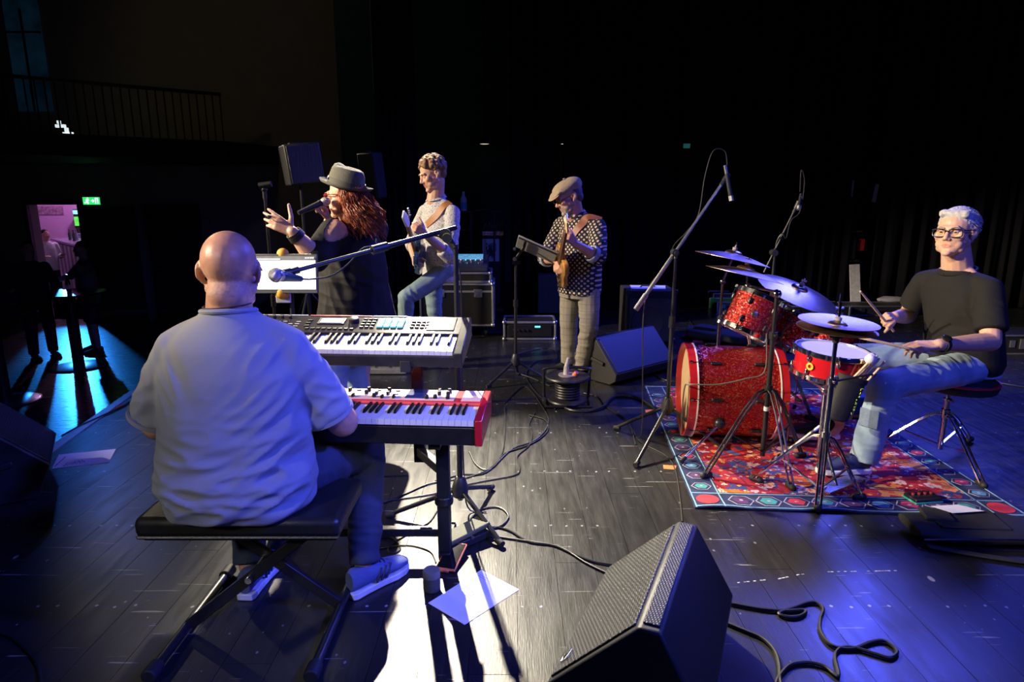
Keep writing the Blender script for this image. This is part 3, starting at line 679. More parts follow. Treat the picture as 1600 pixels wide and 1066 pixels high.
# ================================================================ road cases and back line
def road_case(label, lo, hi, casters=True, cat='case', front_name='front_panel', trim=ALU, body=mat('case_laminate', (.014, .014, .016), .45)):
    lo, hi = V(lo), V(hi); c = (lo + hi) / 2; s = hi - lo
    r = thing('road_case', label, cat, (c.x, c.y, 0 if casters else lo.z))
    part('body', body, r, lambda m: m.box(c, s), .004)
    t = .022
    def edges(m):
        for a in (lo.x, hi.x):
            for b in (lo.y, hi.y): m.box((a, b, c.z), (t, t, s.z + .004))
            for b in (lo.z, hi.z): m.box((a, c.y, b), (t, s.y + .004, t))
        for a in (lo.y, hi.y):
            for b in (lo.z, hi.z): m.box((c.x, a, b), (s.x + .004, t, t))
    part('edge_trim', trim, r, edges, .003)
    for a in (lo.x, hi.x):
        for b in (lo.z, hi.z): part('corner_ball', STEEL, r, lambda m: m.ell((a, lo.y, b), .026, None, 12, 8))
    if s.z > .3:
        for xx in (c.x - s.x * .22, c.x + s.x * .30):
            part('latch', STEEL, r, lambda m: (m.box((xx, lo.y - .006, hi.z - .1), (.09, .012, .09)), m.box((xx, lo.y - .016, hi.z - .1), (.03, .012, .045)), m.tube((xx - .03, lo.y - .016, hi.z - .13), (xx + .03, lo.y - .016, hi.z - .13), .006)), .002)
        part('lid_strip', trim, r, lambda m: m.box((c.x, lo.y - .003, hi.z - .08), (s.x, .008, .022)))
    if casters:
        for a in (lo.x + .08, hi.x - .08):
            for b in (lo.y + .08, hi.y - .08):
                w_ = part('caster', STEEL, r, lambda m: (m.box((a, b, lo.z - .01), (.08, .08, .01)), m.bar((a - .018, b, lo.z - .01), (a - .018, b + .02, .05), .004, .05), m.bar((a + .018, b, lo.z - .01), (a + .018, b + .02, .05), .004, .05)))
                part('wheel', BLKR, w_, lambda m: m.tube((a - .014, b + .02, .048), (a + .014, b + .02, .048), .048, n=20))
    return r
rc = road_case('black wheeled road case with silver edges beneath the mixing desk', (-1.02, 7.05, .14), (-.215, 7.6, .60))
mc = road_case('shallow silver edged case tray resting on the wheeled road case', (-.98, 7.08, .625), (-.24, 7.55, .72), False)
mxo = V((-.60, 7.30, .735)); mx = thing('mixing_desk', 'digital mixing desk with a blue lit screen on the stacked road cases', 'mixer', mxo)
part('chassis', mat('mixer_navy', (.03, .035, .06), .4), mx, lambda m: m.prism([(-.2, 0), (.2, 0), (.2, .15), (.12, .16), (-.2, .05)], -.33, .33, Matrix.Translation(mxo) @ Matrix(((0, 0, 1, 0), (1, 0, 0, 0), (0, 1, 0, 0), (0, 0, 0, 1)))), .005)
mt2 = math.atan2(.11, .32)
part('screen', mat('mixer_screen', (.12, .4, .55), .3, emit=.7, var=.3, scale=30), mx, lambda m: m.box(mxo + V((.12, .05, .143)), (.30, .14, .006), RX(mt2)), .002)
for i in range(14): part('fader', mat('fader_white', (.5, .5, .6), .4), mx, lambda m: m.box(mxo + V((-.28 + i * .042, -.11 + .03 * (i % 3), .085 + .01 * (i % 3))), (.012, .022, .012), RX(mt2)))
for i in range(10): part('led', mat('led_pink' if i % 2 else 'led_cyan', (1, .3, .5) if i % 2 else (.2, .8, 1), .4, emit=1.2), mx, lambda m: m.box(mxo + V((-.26 + i * .056, -.045, .115)), (.012, .012, .008), RX(mt2)))
# small rack case on the floor
rk = road_case('low black rack case with silver frame and small cyan display', (-.085, 6.90, .015), (.475, 7.28, .20), False)
part('rack_unit', mat('rack_face', (.012, .012, .014), .35), rk, lambda m: m.box((.195, 6.885, .11), (.48, .012, .13)), .002)
part('display', mat('cyan_display', (.1, .75, 1), .3, emit=1.6, var=.1), rk, lambda m: m.box((.28, 6.877, .155), (.06, .006, .018)))
for i in range(4): part('rack_knob', BLK, rk, lambda m: m.tube((.02 + i * .05, 6.882, .12), (.02 + i * .05, 6.862, .12), .012, n=12))
# bass amplifier
ax0, ax1 = 1.20, 1.72; am = thing('bass_amplifier', 'black carpeted bass amplifier with a paper sheet on top', 'amplifier', (1.46, 6.85, 0))
part('cabinet', mat('amp_carpet', (.02, .02, .024), .9, bump=.4, bscale=200), am, lambda m: m.box((1.46, 6.85, .31), (.52, .46, .56)), .012)
part('front_grille', GRILLE, am, lambda m: m.box((1.46, 6.612, .28), (.46, .016, .46)), .004)
for sx in (1.22, 1.70):
    for zz in (.05, .57): part('corner', BLK, am, lambda m: m.box((sx, 6.64, zz), (.06, .06, .06)), .01)
part('speaker_cone', mat('cone_grey', (.04, .04, .042), .6), am, lambda m: m.lathe([(.05, .0), (.15, .012), (.165, .016), (.165, .008), (.05, -.004)], (1.42, 6.602, .26), RX(PI / 2), 28))
part('handle', BLK, am, lambda m: m.path([(1.38, 6.85, .59), (1.40, 6.85, .615), (1.52, 6.85, .615), (1.54, 6.85, .59)], .01, 8, False))
for sx in (1.25, 1.67): part('foot', BLKR, am, lambda m: (m.box((sx, 6.68, .015), (.05, .05, .03)), m.box((sx, 7.02, .015), (.05, .05, .03))))
# music stand with tablet
c = V((.03, 5.20, 0)); ms = thing('music_stand', 'black tripod music stand carrying a tablet in front of the bass player', 'stand', c)
tri_stand(ms, c, [(-.20, 5.06), (.32, 5.19), (.05, 5.48)], .20, 1.06)
tc = at(838, 390, 5.2); RT = RY(math.radians(-24)) @ RZ(math.radians(14))
RT = align((.40, .42, .82))
tb = thing('tablet', 'dark tablet in a grey case tilted on the music stand', 'tablet', tc)
part('back', mat('tablet_grey', (.32, .31, .30), .5), tb, lambda m: m.box(tc, (.34, .24, .014), RT), .004)
part('glass', mat('tablet_glass', (.03, .03, .035), .1), tb, lambda m: m.box(tc + RT @ V((0, 0, .009)), (.315, .215, .004), RT))
part('ledge', BLKM, ms, lambda m: (m.bar(tc + RT @ V((-.16, -.12, -.015)), tc + RT @ V((.17, -.12, -.015)), .02, .012), m.bar(tc + RT @ V((-.1, -.1, -.02)), tc + RT @ V((-.1, .1, -.02)), .02, .012), m.tube(tc + RT @ V((-.1, 0, -.02)), (c.x, c.y, 1.05), .012), m.tube((c.x - .03, c.y - .03, 1.02), (c.x + .04, c.y - .03, 1.02), .014)))
part('thumb_screw', STEEL, ms, lambda m: (m.tube((c.x - .01, c.y - .05, 1.05), (c.x - .01, c.y - .02, 1.05), .016, n=8), m.tube((c.x - .01, c.y - .05, 1.13), (c.x - .01, c.y - .01, 1.13), .012, n=8)))
# cable reel
c = V((.42, 4.66, 0)); cr = thing('cable_reel', 'black cable reel with tubular handle and plugged lead on top', 'cable reel', c)
part('drum', BLK, cr, lambda m: m.lathe([(0, .02), (.145, .02), (.15, .03), (.145, .04), (.075, .05), (.075, .19), (.165, .2), (.17, .21), (.165, .22), (0, .222)], c, None, 36))
part('wound_cable', CABLE, cr, lambda m: [m.path([c + V((math.cos(a) * .088, math.sin(a) * .088, .06 + i * .02)) for a in [2 * PI * k / 16 for k in range(17)]], .010, 6, False) for i in range(7)])
part('handle_frame', BLKM, cr, lambda m: (m.path([c + V((-.17, .09, .012)), c + V((-.175, .09, .2)), c + V((-.15, .09, .255)), c + V((.15, .09, .255)), c + V((.175, .09, .2)), c + V((.17, .09, .012))], .012, 8), m.path([c + V((-.17, .09, .014)), c + V((-.17, -.13, .014)), c + V((.17, -.13, .014)), c + V((.17, .09, .014))], .011, 8, False)))
part('socket_plate', mat('socket_grey', (.30, .27, .25), .5), cr, lambda m: m.lathe([(.07, .222), (.07, .23), (0, .23)], c, None, 24))
pg = part('plug', mat('plug_grey', (.45, .42, .38), .45), cr, lambda m: (m.tube(c + V((-.01, 0, .23)), c + V((-.01, 0, .29)), .024, .02, 14), m.tube(c + V((-.01, 0, .29)), c + V((.005, 0, .36)), .018, .012, 12)))
part('plug', mat('plug_orange', (.85, .16, .05), .5), cr, lambda m: m.tube(c + V((.05, -.02, .226)), c + V((.065, -.03, .255)), .022, .016, 12))
# pedal board under the guitarist and multi effect
pb = V((-1.20, 5.62, 0)); pd = thing('pedal_board', 'silver framed pedal board with green lights before the guitarist', 'pedal board', pb)
part('frame', ALU, pd, lambda m: m.box(pb + V((0, 0, .03)), (.52, .30, .05)), .006)
for i in range(4):
    e_ = part('pedal', mat('pedal_dark', (.06, .08, .07), .5), pd, lambda m: m.box(pb + V((-.19 + i * .125, .0, .08)), (.1, .2, .045), RX(.12)), .005)
    part('led', mat('led_green', (.1, 1, .3), .4, emit=2.5), e_, lambda m: m.ell(pb + V((-.19 + i * .125, .02, .106)), .012)); part('foot_switch', CHROME, e_, lambda m: m.tube(pb + V((-.19 + i * .125, -.06, .09)), pb + V((-.19 + i * .125, -.06, .115)), .012))
# tower rack with bottle, amp head and picture at the rear
tr = thing('utility_rack', 'dark open shelf rack by the stage wall behind the guitarist', 'rack', (at(725, 400, 9.2).x, 9.2, 0))
tx0, tx1 = at(714, 400, 9.2).x, at(737, 400, 9.2).x; zt = at(725, 330, 9.2).z
for xx in (tx0, tx1):
    for yy in (9.1, 9.4): part('post', BLKM, tr, lambda m: m.box((xx, yy, zt / 2), (.025, .025, zt)))
for j in range(6): part('shelf', BLKM, tr, lambda m: m.box(((tx0 + tx1) / 2, 9.25, .12 + (zt - .13) * j / 5), (tx1 - tx0 + .03, .32, .018)))
bp = V(((tx0 + tx1) / 2, 9.2, zt + .002)); bo = thing('cleaner_bottle', 'white bottle with a blue label standing on the utility rack', 'bottle', bp)
part('body', WHITEP, bo, lambda m: m.lathe([(.045, 0), (.047, .01), (.047, .17), (.02, .21), (.018, .24), (0, .24)], bp, None, 20)); part('label_band', mat('label_cyan', (.1, .5, .7), .5), bo, lambda m: m.lathe([(.0478, .03), (.0482, .03), (.0482, .12), (.0478, .12)], bp, None, 20)); part('cap', WHITEP, bo, lambda m: m.lathe([(.02, .24), (.02, .27), (0, .27)], bp, None, 14))
gx0, gx1 = at(752, 400, 9.3).x, at(789, 400, 9.3).x; gz0, gz1 = at(770, 478, 9.3).z, at(770, 358, 9.3).z
ga = thing('amp_stack', 'tall black amplifier with a pinned picture behind the guitarist', 'amplifier', ((gx0 + gx1) / 2, 9.4, 0))
part('cabinet', CAB, ga, lambda m: m.box(((gx0 + gx1) / 2, 9.45, gz1 / 2), (gx1 - gx0, .35, gz1)), .01); part('control_strip', DKCHROME, ga, lambda m: m.box(((gx0 + gx1) / 2, 9.268, gz1 - .06), (gx1 - gx0 - .04, .02, .06)), .002)
for i in range(5): part('knob', WHITEP, ga, lambda m: m.tube((gx0 + .06 + i * .055, 9.26, gz1 - .06), (gx0 + .06 + i * .055, 9.245, gz1 - .06), .010, n=10))
pic = at(767, 391, 9.26); pcn = part('picture', PAPER, ga, lambda m: m.box(pic, (.24, .006, .32)))
part('drawing', INK, pcn, lambda m: [m.path([pic + V((rnd.uniform(-.07, .07), -.006, rnd.uniform(-.11, .11))) for _ in range(6)], .004, 5) for _ in range(9)])
for i in range(5): part('patch_cable', mat('brass_tip', (.5, .4, .2), .4, metal=.5), ga, lambda m: m.path([(gx0 + .04 + i * .06, 9.4, gz1), (gx0 + .06 + i * .06, 9.38, gz1 + .07 + .02 * (i % 2)), (gx0 + .09 + i * .06, 9.42, gz1 + .005)], .006, 5))
ws = at(745, 328, 9.35); ar = MB(); ar.path([at(738, 330, 8.95), at(755, 327, 8.95), at(772, 332, 8.95), at(786, 328, 8.95)], .012, 8, False); ar.tube(at(772, 332, 8.95), (at(772, 332, 8.95).x, 8.95, .02), .012); ar.box((at(772, 332, 8.95).x, 8.95, .012), (.26, .26, .024))
one(ar, 'hanging_arm', mat('arm_dark', (.05, .045, .03), .5), 'thin dark bracket stand reaching sideways beside the rear amplifier', 'stand')
for u, v in ((757, 225), (883, 225)):
    p = at(u, v, 11.6); lm = thing('ceiling_lamp', 'small warm ceiling lamp glowing in the dark wing', 'lamp', p, 0, 'small wing lamps'); part('shade', BLKM, lm, lambda m: m.lathe([(.09, .0), (.1, .03), (.05, .09), (.015, .1), (.015, 6.5 - p.z)], p, None, 20)); part('bulb', mat('lamp_glow', (.9, .75, .45), .4, emit=.8), lm, lambda m: m.lathe([(.0, -.008), (.06, -.004), (.085, .002), (0, .004)], p, None, 18))
# ================================================================ rug
def rug_mat():
    m, nt, b = _new('rug_floral_field'); L = nt.links; vec = _coord(nt)
    nz = _noise(nt, vec, 5, 2); base = _ramp(nt, nz, [(.38, (.32, .015, .03)), (.5, (.42, .03, .05)), (.62, (.30, .03, .10))], 'CONSTANT')
    cur = base
    for sc, off, th, stops in ((5.5, 0, .40, [(.0, (.70, .17, .03)), (.3, (.05, .06, .20)), (.5, (.62, .26, .10)), (.7, (.50, .03, .05)), (.85, (.09, .11, .32))]),
                               (11.0, 3.1, .33, [(.0, (.85, .55, .38)), (.35, (.04, .05, .16)), (.6, (.80, .22, .06)), (.8, (.55, .45, .5))]),
                               (22.0, 1.7, .28, [(.0, (.82, .62, .5)), (.4, (.65, .05, .06)), (.7, (.85, .35, .1))])):
        vo = nt.nodes.new('ShaderNodeTexVoronoi'); vo.inputs['Scale'].default_value = sc
        ds = nt.nodes.new('ShaderNodeVectorMath'); ds.operation = 'ADD'; ds.inputs[1].default_value = (off, off * .7, 0)
        nn = nt.nodes.new('ShaderNodeTexNoise'); nn.inputs['Scale'].default_value = sc * 3; L.new(vec, nn.inputs['Vector'])
        sc2 = nt.nodes.new('ShaderNodeVectorMath'); sc2.operation = 'SCALE'; sc2.inputs['Scale'].default_value = .9 / sc; L.new(nn.outputs[1], sc2.inputs[0])
        a2 = nt.nodes.new('ShaderNodeVectorMath'); a2.operation = 'ADD'; L.new(vec, a2.inputs[0]); L.new(sc2.outputs[0], a2.inputs[1])
        L.new(a2.outputs[0], ds.inputs[0]); L.new(ds.outputs[0], vo.inputs['Vector'])
        sep = nt.nodes.new('ShaderNodeSeparateColor'); L.new(vo.outputs['Color'], sep.inputs[0])
        col = _ramp(nt, sep.outputs[0], stops, 'CONSTANT')
        ring = _ramp(nt, vo.outputs['Distance'], [(0, (1, 1, 1)), (th, (1, 1, 1)), (th + .01, (0, 0, 0))], 'CONSTANT')
        cur = _mix(nt, ring, cur, col)
        core = _ramp(nt, vo.outputs['Distance'], [(0, (1, 1, 1)), (th * .45, (0, 0, 0))], 'CONSTANT')
        cur = _mix(nt, _math(nt, 'MULTIPLY', core, .85), cur, (.55, .10, .06))
    L.new(cur, b.inputs['Base Color']); b.inputs['Roughness'].default_value = .9; b.inputs['Specular IOR Level'].default_value = .2
    _bump(nt, b, _noise(nt, vec, 400, 2), .3, .002); return m
RUGB = mat('rug_navy_border', (.030, .040, .105), .9, var=.5, scale=12, bump=.3, bscale=400, spec=.2)
cs = [V((.92, 2.96, 0)), V((2.53, 2.86, 0)), V((2.58, 5.02, 0)), V((1.10, 5.10, 0))]
def rp(s, t, z=0):
    p = (cs[0] * (1 - s) + cs[1] * s) * (1 - t) + (cs[3] * (1 - s) + cs[2] * s) * t
    wv = .010 * max(0, 1 - t * 14) * max(0, math.sin(s * 19)) ; return p + V((0, 0, .004 + wv + z))
def grid(s0, s1, t0, t1, n, m_, z0, z1):
    vs, fs = [], []
    for z in (z0, z1):
        for j in range(m_ + 1):
            for i in range(n + 1): vs.append(rp(s0 + (s1 - s0) * i / n, t0 + (t1 - t0) * j / m_, z))
    N = (n + 1) * (m_ + 1); W_ = n + 1
    for j in range(m_):
        for i in range(n):
            a = j * W_ + i; fs += [(a, a + W_, a + W_ + 1, a + 1), (N + a, N + a + 1, N + a + W_ + 1, N + a + W_)]
    for i in range(n): fs += [(i, i + 1, N + i + 1, N + i), (m_ * W_ + i, N + m_ * W_ + i, N + m_ * W_ + i + 1, m_ * W_ + i + 1)]
    for j in range(m_): fs += [(j * W_, N + j * W_, N + (j + 1) * W_, (j + 1) * W_), (j * W_ + n, (j + 1) * W_ + n, N + (j + 1) * W_ + n, N + j * W_ + n)]
    return vs, fs
rgc = V((1.78, 3.98, 0)); rug = thing('rug', 'patterned red rug with navy medallion border under the drum kit', 'rug', rgc)
mb = MB(); mb.add(*grid(0, 1, 0, 1, 40, 30, -.003, .004)); mb.build('backing', RUGB, rug, 0, 38, True)
bs, bt = .10, .082
mb = MB(); mb.add(*grid(bs, 1 - bs, bt, 1 - bt, 32, 24, .002, .0052)); mb.build('field', rug_mat(), rug, 0, 38, True)
LINE = mat('rug_pale_line', (.22, .42, .5), .9)
for s0, s1, t0, t1 in ((.004, .996, .004, .008), (.004, .996, bt - .008, bt - .004), (.004, .008, 0, 1), (.992, .996, 0, 1), (bs - .008, bs - .004, 0, 1), (1 - bs + .004, 1 - bs + .008, 0, 1), (.004, .996, .992, .996)):
    mb = MB(); mb.add(*grid(s0, s1, t0, t1, 40 if s1 - s0 > .5 else 1, 30 if t1 - t0 > .5 else 1, .002, .0058)); mb.build('border_line', LINE, rug, 0, 38, True)
MC = [mat('med_purple', (.10, .03, .13), .9), mat('med_teal', (.05, .30, .30), .9), mat('med_red', (.60, .03, .05), .9), mat('med_teal', (.05, .30, .30), .9), mat('med_purple', (.10, .03, .13), .9), mat('med_blue', (.08, .26, .45), .9), mat('med_crimson', (.50, .03, .12), .9)]
MOUT = mat('rug_cream_line', (.42, .36, .42), .9)
def medallion(s, t, k, along):
    hs, ht = (.042, .028) if along == 's' else (.034, .022)
    for sc, mt_, z, nm in ((1.0, MOUT, .0056, 'medallion_outline'), (.9, RUGB, .0062, 'medallion_ground'), (.66, MC[k % 7], .0068, 'medallion'), (.16, MOUT, .0074, 'medallion_heart')):
        pts = [rp(s + hs * sc * math.cos(a), t + ht * sc * math.sin(a), z) for a in [PI / 3 * i for i in range(6)]]
        lo = [p - V((0, 0, .003)) for p in pts]; mb = MB(); mb.add(lo + pts, [tuple(range(6, 12)), tuple(range(5, -1, -1))] + [(i, (i + 1) % 6, 6 + (i + 1) % 6, 6 + i) for i in range(6)])
        mb.build(nm, mt_, rug, 0, 0, True)
for i in range(9): medallion(.155 + i * .0865, .040, i, 's'); medallion(.155 + i * .0865, .960, i + 2, 's')
for i in range(13): medallion(.05, .115 + i * .064, i + 3, 't'); medallion(.95, .115 + i * .064, i + 5, 't')
for s, t in ((.05, .04), (.95, .04)):
    pts = [rp(s + .036 * math.cos(a), t + .026 * math.sin(a), .0066) for a in [2 * PI * i / 20 for i in range(20)]]; lo = [p - V((0, 0, .003)) for p in pts]
    mb = MB(); mb.add(lo + pts, [tuple(range(20, 40)), tuple(range(19, -1, -1))] + [(i, (i + 1) % 20, 20 + (i + 1) % 20, 20 + i) for i in range(20)]); mb.build('corner_disc', MC[2], rug, 0, 0, True)
# ================================================================ drum kit
def glitter():
    m, nt, b = _new('red_sparkle'); L = nt.links; vec = _coord(nt)
    vo = nt.nodes.new('ShaderNodeTexVoronoi'); vo.inputs['Scale'].default_value = 170; L.new(vec, vo.inputs['Vector'])
    sep = nt.nodes.new('ShaderNodeSeparateColor'); L.new(vo.outputs['Color'], sep.inputs[0])
    c = _ramp(nt, sep.outputs[0], [(0, (.16, .002, .006)), (.5, (.34, .008, .012)), (.80, (.62, .03, .02)), (.93, (.9, .25, .12))])
    L.new(c, b.inputs['Base Color']); b.inputs['Metallic'].default_value = .65; b.inputs['Roughness'].default_value = .34
    b.inputs['Coat Weight'].default_value = .6; b.inputs['Coat Roughness'].default_value = .06
    nm = nt.nodes.new('ShaderNodeVectorMath'); nm.operation = 'SUBTRACT'; nm.inputs[1].default_value = (.5, .5, .5); L.new(vo.outputs['Color'], nm.inputs[0])
    s2 = nt.nodes.new('ShaderNodeVectorMath'); s2.operation = 'SCALE'; s2.inputs['Scale'].default_value = .75; L.new(nm.outputs[0], s2.inputs[0])
    ge = nt.nodes.new('ShaderNodeNewGeometry'); ad = nt.nodes.new('ShaderNodeVectorMath'); ad.operation = 'ADD'; L.new(ge.outputs['Normal'], ad.inputs[0]); L.new(s2.outputs[0], ad.inputs[1])
    no = nt.nodes.new('ShaderNodeVectorMath'); no.operation = 'NORMALIZE'; L.new(ad.outputs[0], no.inputs[0]); L.new(no.outputs[0], b.inputs['Normal']); return m
SPARK = glitter(); DRED = mat('red_gloss_shell', (.50, .008, .015), .22, coat=.6, var=.08)
HEAD = mat('coated_head', (.72, .70, .74), .55, var=.06, scale=10, bump=.05)
def drum(name, label, c, ax, r, depth, shell, hoop, lugs=6, headm=HEAD, lugm=BLKM, hoop_w=.022, rot=0, front=None):
    c = V(c); R = align(ax) @ RZ(rot); base = V((c.x, c.y, c.z)); o = thing(name, label, 'drum', base); h = depth / 2
    part('shell', shell, o, lambda m: m.lathe([(r, -h), (r, h), (r - .008, h), (r - .008, -h), (r, -h)], c, R, 48))
    for s in (-1, 1):
        ho = part('hoop', hoop, o, lambda m: m.lathe([(r + .004, s * (h - .012)), (r + .014, s * (h - .012)), (r + .014, s * (h + hoop_w)), (r + .004, s * (h + hoop_w)), (r + .004, s * (h - .012))], c, R, 48), .002)
        part('drum_head', headm if s > 0 or front is None else front, o, lambda m: m.lathe([(0, s * (h + .004)), (r, s * (h + .004)), (r + .003, s * (h + .001)), (r, s * (h - .002)), (0, s * (h - .002))], c, R, 48))
    for k in range(lugs):
        a = 2 * PI * (k + .5) / lugs; ca = R @ V((math.cos(a), math.sin(a), 0)); zx = R @ V((0, 0, 1))
        for s in (-1, 1):
            lg = part('lug', lugm, o, lambda m: m.cap(c + ca * (r + .008) + zx * s * (h * .42), c + ca * (r + .008) + zx * s * (h * .60), .010, .012, 10))
            part('tension_rod', CHROME if lugm is not BLKM else DKCHROME, lg, lambda m: (m.tube(c + ca * (r + .017) + zx * s * h * .5, c + ca * (r + .017) + zx * s * (h + hoop_w), .003, n=6), m.box(c + ca * (r + .014) + zx * s * (h + hoop_w * .6), (.016, .016, .016), R)))
    return o, R
# bass drum
bdc = V((1.385, 3.93, .325)); bax = V((.994, -.113, 0)).normalized()
HOOPR = mat('red_wood_hoop', (.42, .01, .015), .3, coat=.4)
bd_o, R = drum('bass_drum', 'large red sparkle bass drum with cream front head on the rug', bdc, bax, .285, .50, SPARK, HOOPR, 8, mat('batter_head', (.5, .48, .5), .6), BLKM, .04, .2, mat('cream_head', (.86, .62, .33), .5, var=.05))
part('inlay_ring', mat('white_inlay', (.8, .76, .74), .4), bd_o, lambda m: [m.lathe([(.2995, z), (.3025, z), (.3025, z + .008), (.2995, z + .008), (.2995, z)], bdc, R, 48) for z in (-.243,)])
part('inlay_ring', mat('white_inlay', (.8, .76, .74), .4), bd_o, lambda m: [m.lathe([(.2995, z), (.3025, z), (.3025, z + .008), (.2995, z + .008), (.2995, z)], bdc, R, 48) for z in (.235,)])
for sy in (-1, 1):
    a_ = bdc + V((-.13, sy * .26, -.13)); f_ = V((.99 if sy < 0 else 1.10, bdc.y + sy * .42, .018))
    sp = part('spur', CHROME, bd_o, lambda m: m.tube(a_, f_, .009)); part('spur_bracket', BLKM, sp, lambda m: m.ell(a_, (.035, .03, .035), None, 14, 10)); part('spur_foot', BLKR, sp, lambda m: m.tube(f_ + (a_ - f_).normalized() * .04, f_, .014))
# rack tom
tax = V((.42, .10, .90)); tmc = V((1.47, 3.86, .83))
tom, R = drum('rack_tom', 'red sparkle rack tom with chrome hoops above the bass drum', tmc, tax, .142, .22, SPARK, CHROME, 6, HEAD, BLKM, .018, .35)
vd = R.inverted() @ V((-.35, -.93, 0)); ang = math.atan2(vd.y, vd.x); pb_ = tmc + R @ V((math.cos(ang) * .143, math.sin(ang) * .143, -.005))
part('badge', STEEL, tom, lambda m: m.lathe([(.019, -.003), (.019, .003), (.012, .005), (0, .005)], pb_, align(R @ V((math.cos(ang), math.sin(ang), 0))), 20))
part('tom_mount', CHROME, tom, lambda m: (m.tube(tmc + V((.02, .12, -.12)), V((1.52, 3.95, .58)), .012), m.ell(tmc + V((.02, .12, -.12)), .03)))
tom2, R = drum('rack_tom', 'second red sparkle rack tom beside the drummer with a clipped microphone', (1.78, 3.98, .71), (.45, -.10, .88), .13, .20, SPARK, DKCHROME, 6, HEAD, BLKM, .016, .2)
part('tom_mount', CHROME, tom2, lambda m: m.tube((1.75, 4.0, .64), (1.58, 3.97, .58), .012))
part('tom_mic', BLK, tom2, lambda m: (m.cap((1.76, 3.76, .77), (1.82, 3.82, .79), .026, .022, 12), m.path([(1.76, 3.76, .77), (1.70, 3.78, .80), (1.67, 3.83, .76), (1.66, 3.87, .66)], .006, 6)))
# floor tom
ft, R = drum('floor_tom', 'floor tom with a white head behind the snare drum', (2.27, 4.42, .46), (.03, -.06, 1), .185, .36, SPARK, DKCHROME, 8, HEAD, BLKM, .018)
for k in range(3):
    a = 2 * PI * k / 3 + .5; q = V((2.27 + math.cos(a) * .205, 4.42 + math.sin(a) * .205, 0)); part('leg', CHROME, ft, lambda m: m.tube(q + V((0, 0, .52)), q + V((0, 0, .02)), .006)); part('leg_foot', BLKR, ft, lambda m: m.tube(q + V((0, 0, .0)), q + V((0, 0, .035)), .013))
# snare on its stand
snc = V((1.715, 3.34, .665))
sn_, R = drum('snare_drum', 'red snare drum with white head and chrome hoops between the drummer and hi-hat', snc, (.06, -.06, 1), .178, .125, DRED, CHROME, 8, HEAD, CHROME, .014, .1)
bdg = snc + V((-.155, -.098, .0)); part('badge', mat('badge_gold', (.85, .45, .05), .4), sn_, lambda m: m.lathe([(.010, 0), (.02, 0), (.02, .004), (.010, .004), (.010, 0)], bdg, align((-.84, -.53, 0)), 20))
ss_ = thing('snare_stand', 'chrome tripod basket stand beneath the red snare drum', 'stand', (1.715, 3.36, 0))
part('post', CHROME, ss_, lambda m: (m.tube((1.715, 3.36, .12), (1.715, 3.36, .50), .013), m.ell((1.715, 3.36, .5), .03)))
for k in range(3):
    a = 2 * PI * k / 3 + 2.6; dx_, dy_ = math.cos(a), math.sin(a)
    part('basket_arm', CHROME, ss_, lambda m: m.path([(1.715, 3.36, .5), (1.715 + dx_ * .12, 3.36 + dy_ * .12, .56), (1.715 + dx_ * .18, 3.36 + dy_ * .18, .585)], .007, 6, False))
    part('leg', CHROME, ss_, lambda m: m.path([(1.715, 3.36, .30), (1.715 + dx_ * .12, 3.36 + dy_ * .12, .16), (1.715 + dx_ * .25, 3.36 + dy_ * .25, .026)], .009, 6, False))
# cymbals
def cym_mat():
    m, nt, b = _new('hammered_bronze'); L = nt.links
    wv = nt.nodes.new('ShaderNodeTexWave'); wv.wave_type = 'RINGS'; wv.rings_direction = 'Z'; wv.inputs['Scale'].default_value = 60; wv.inputs['Distortion'].default_value = .6; L.new(_coord(nt), wv.inputs['Vector'])
    n = _noise(nt, _coord(nt), 9, 4); L.new(_ramp(nt, n, [(.3, (.42, .29, .22)), (.7, (.62, .46, .36))]), b.inputs['Base Color'])
    b.inputs['Metallic'].default_value = 1; b.inputs['Roughness'].default_value = .36; b.inputs['Anisotropic'].default_value = .5
    tg = nt.nodes.new('ShaderNodeTangent'); tg.direction_type = 'RADIAL'; tg.axis = 'Z'; L.new(tg.outputs[0], b.inputs['Tangent'])
    _bump(nt, b, _mix(nt, .5, wv.outputs[0], _noise(nt, _coord(nt), 30, 2)), .10, .002); return m
BRONZE = cym_mat()
def cymbal(name, label, c, nrm, r, bell=.055, fallback=.035):
    c = V(c); o = thing(name, label, 'cymbal', c); q = V((0, 0, 1)).rotation_difference(V(nrm).normalized()); o.rotation_mode = 'QUATERNION'; o.rotation_quaternion = q
    prof = [(.006, 0)] + [(bell * math.sin(t), -bell * .42 * (1 - math.cos(t))) for t in [i * PI / 2 / 6 for i in range(1, 7)]]
    z0 = prof[-1][1]; prof += [(bell + (r - bell) * t, z0 - fallback * (t ** 1.4)) for t in (.1, .3, .5, .7, .85, 1)]
    top = prof + [(x_, z_ - .0018) for x_, z_ in prof[::-1]] + [prof[0]]
    mb = MB(); mb.lathe(top, (0, 0, 0), None, 64); mb.build('plate', BRONZE, o)
    mb = MB(); mb.lathe([(.012, .0), (.016, .004), (.016, .016), (.006, .02), (.006, .035), (0, .035)], (0, 0, 0), None, 16); mb.build('felt', mat('grey_felt', (.28, .26, .26), .9), o)
    mb = MB(); mb.box((0, 0, .034), (.036, .009, .012)); mb.tube((0, 0, -.05), (0, 0, .05), .004, n=8); mb.build('wing_nut', CHROME, o); return o
cymbal('crash_cymbal', 'thin crash cymbal, the upper of the two stacked beside each other over the tom', at(1148, 391, 4.05), (.22, .02, 1), .232)
cymbal('crash_cymbal', 'crash cymbal on the boom arm just below the uppermost cymbal', at(1167, 415, 3.90), (.24, .03, 1), .232)
cymbal('ride_cymbal', 'broad ride cymbal tilted towards the drummer behind the rack tom', at(1252, 446, 4.12), (.30, -.30, 1), .262)
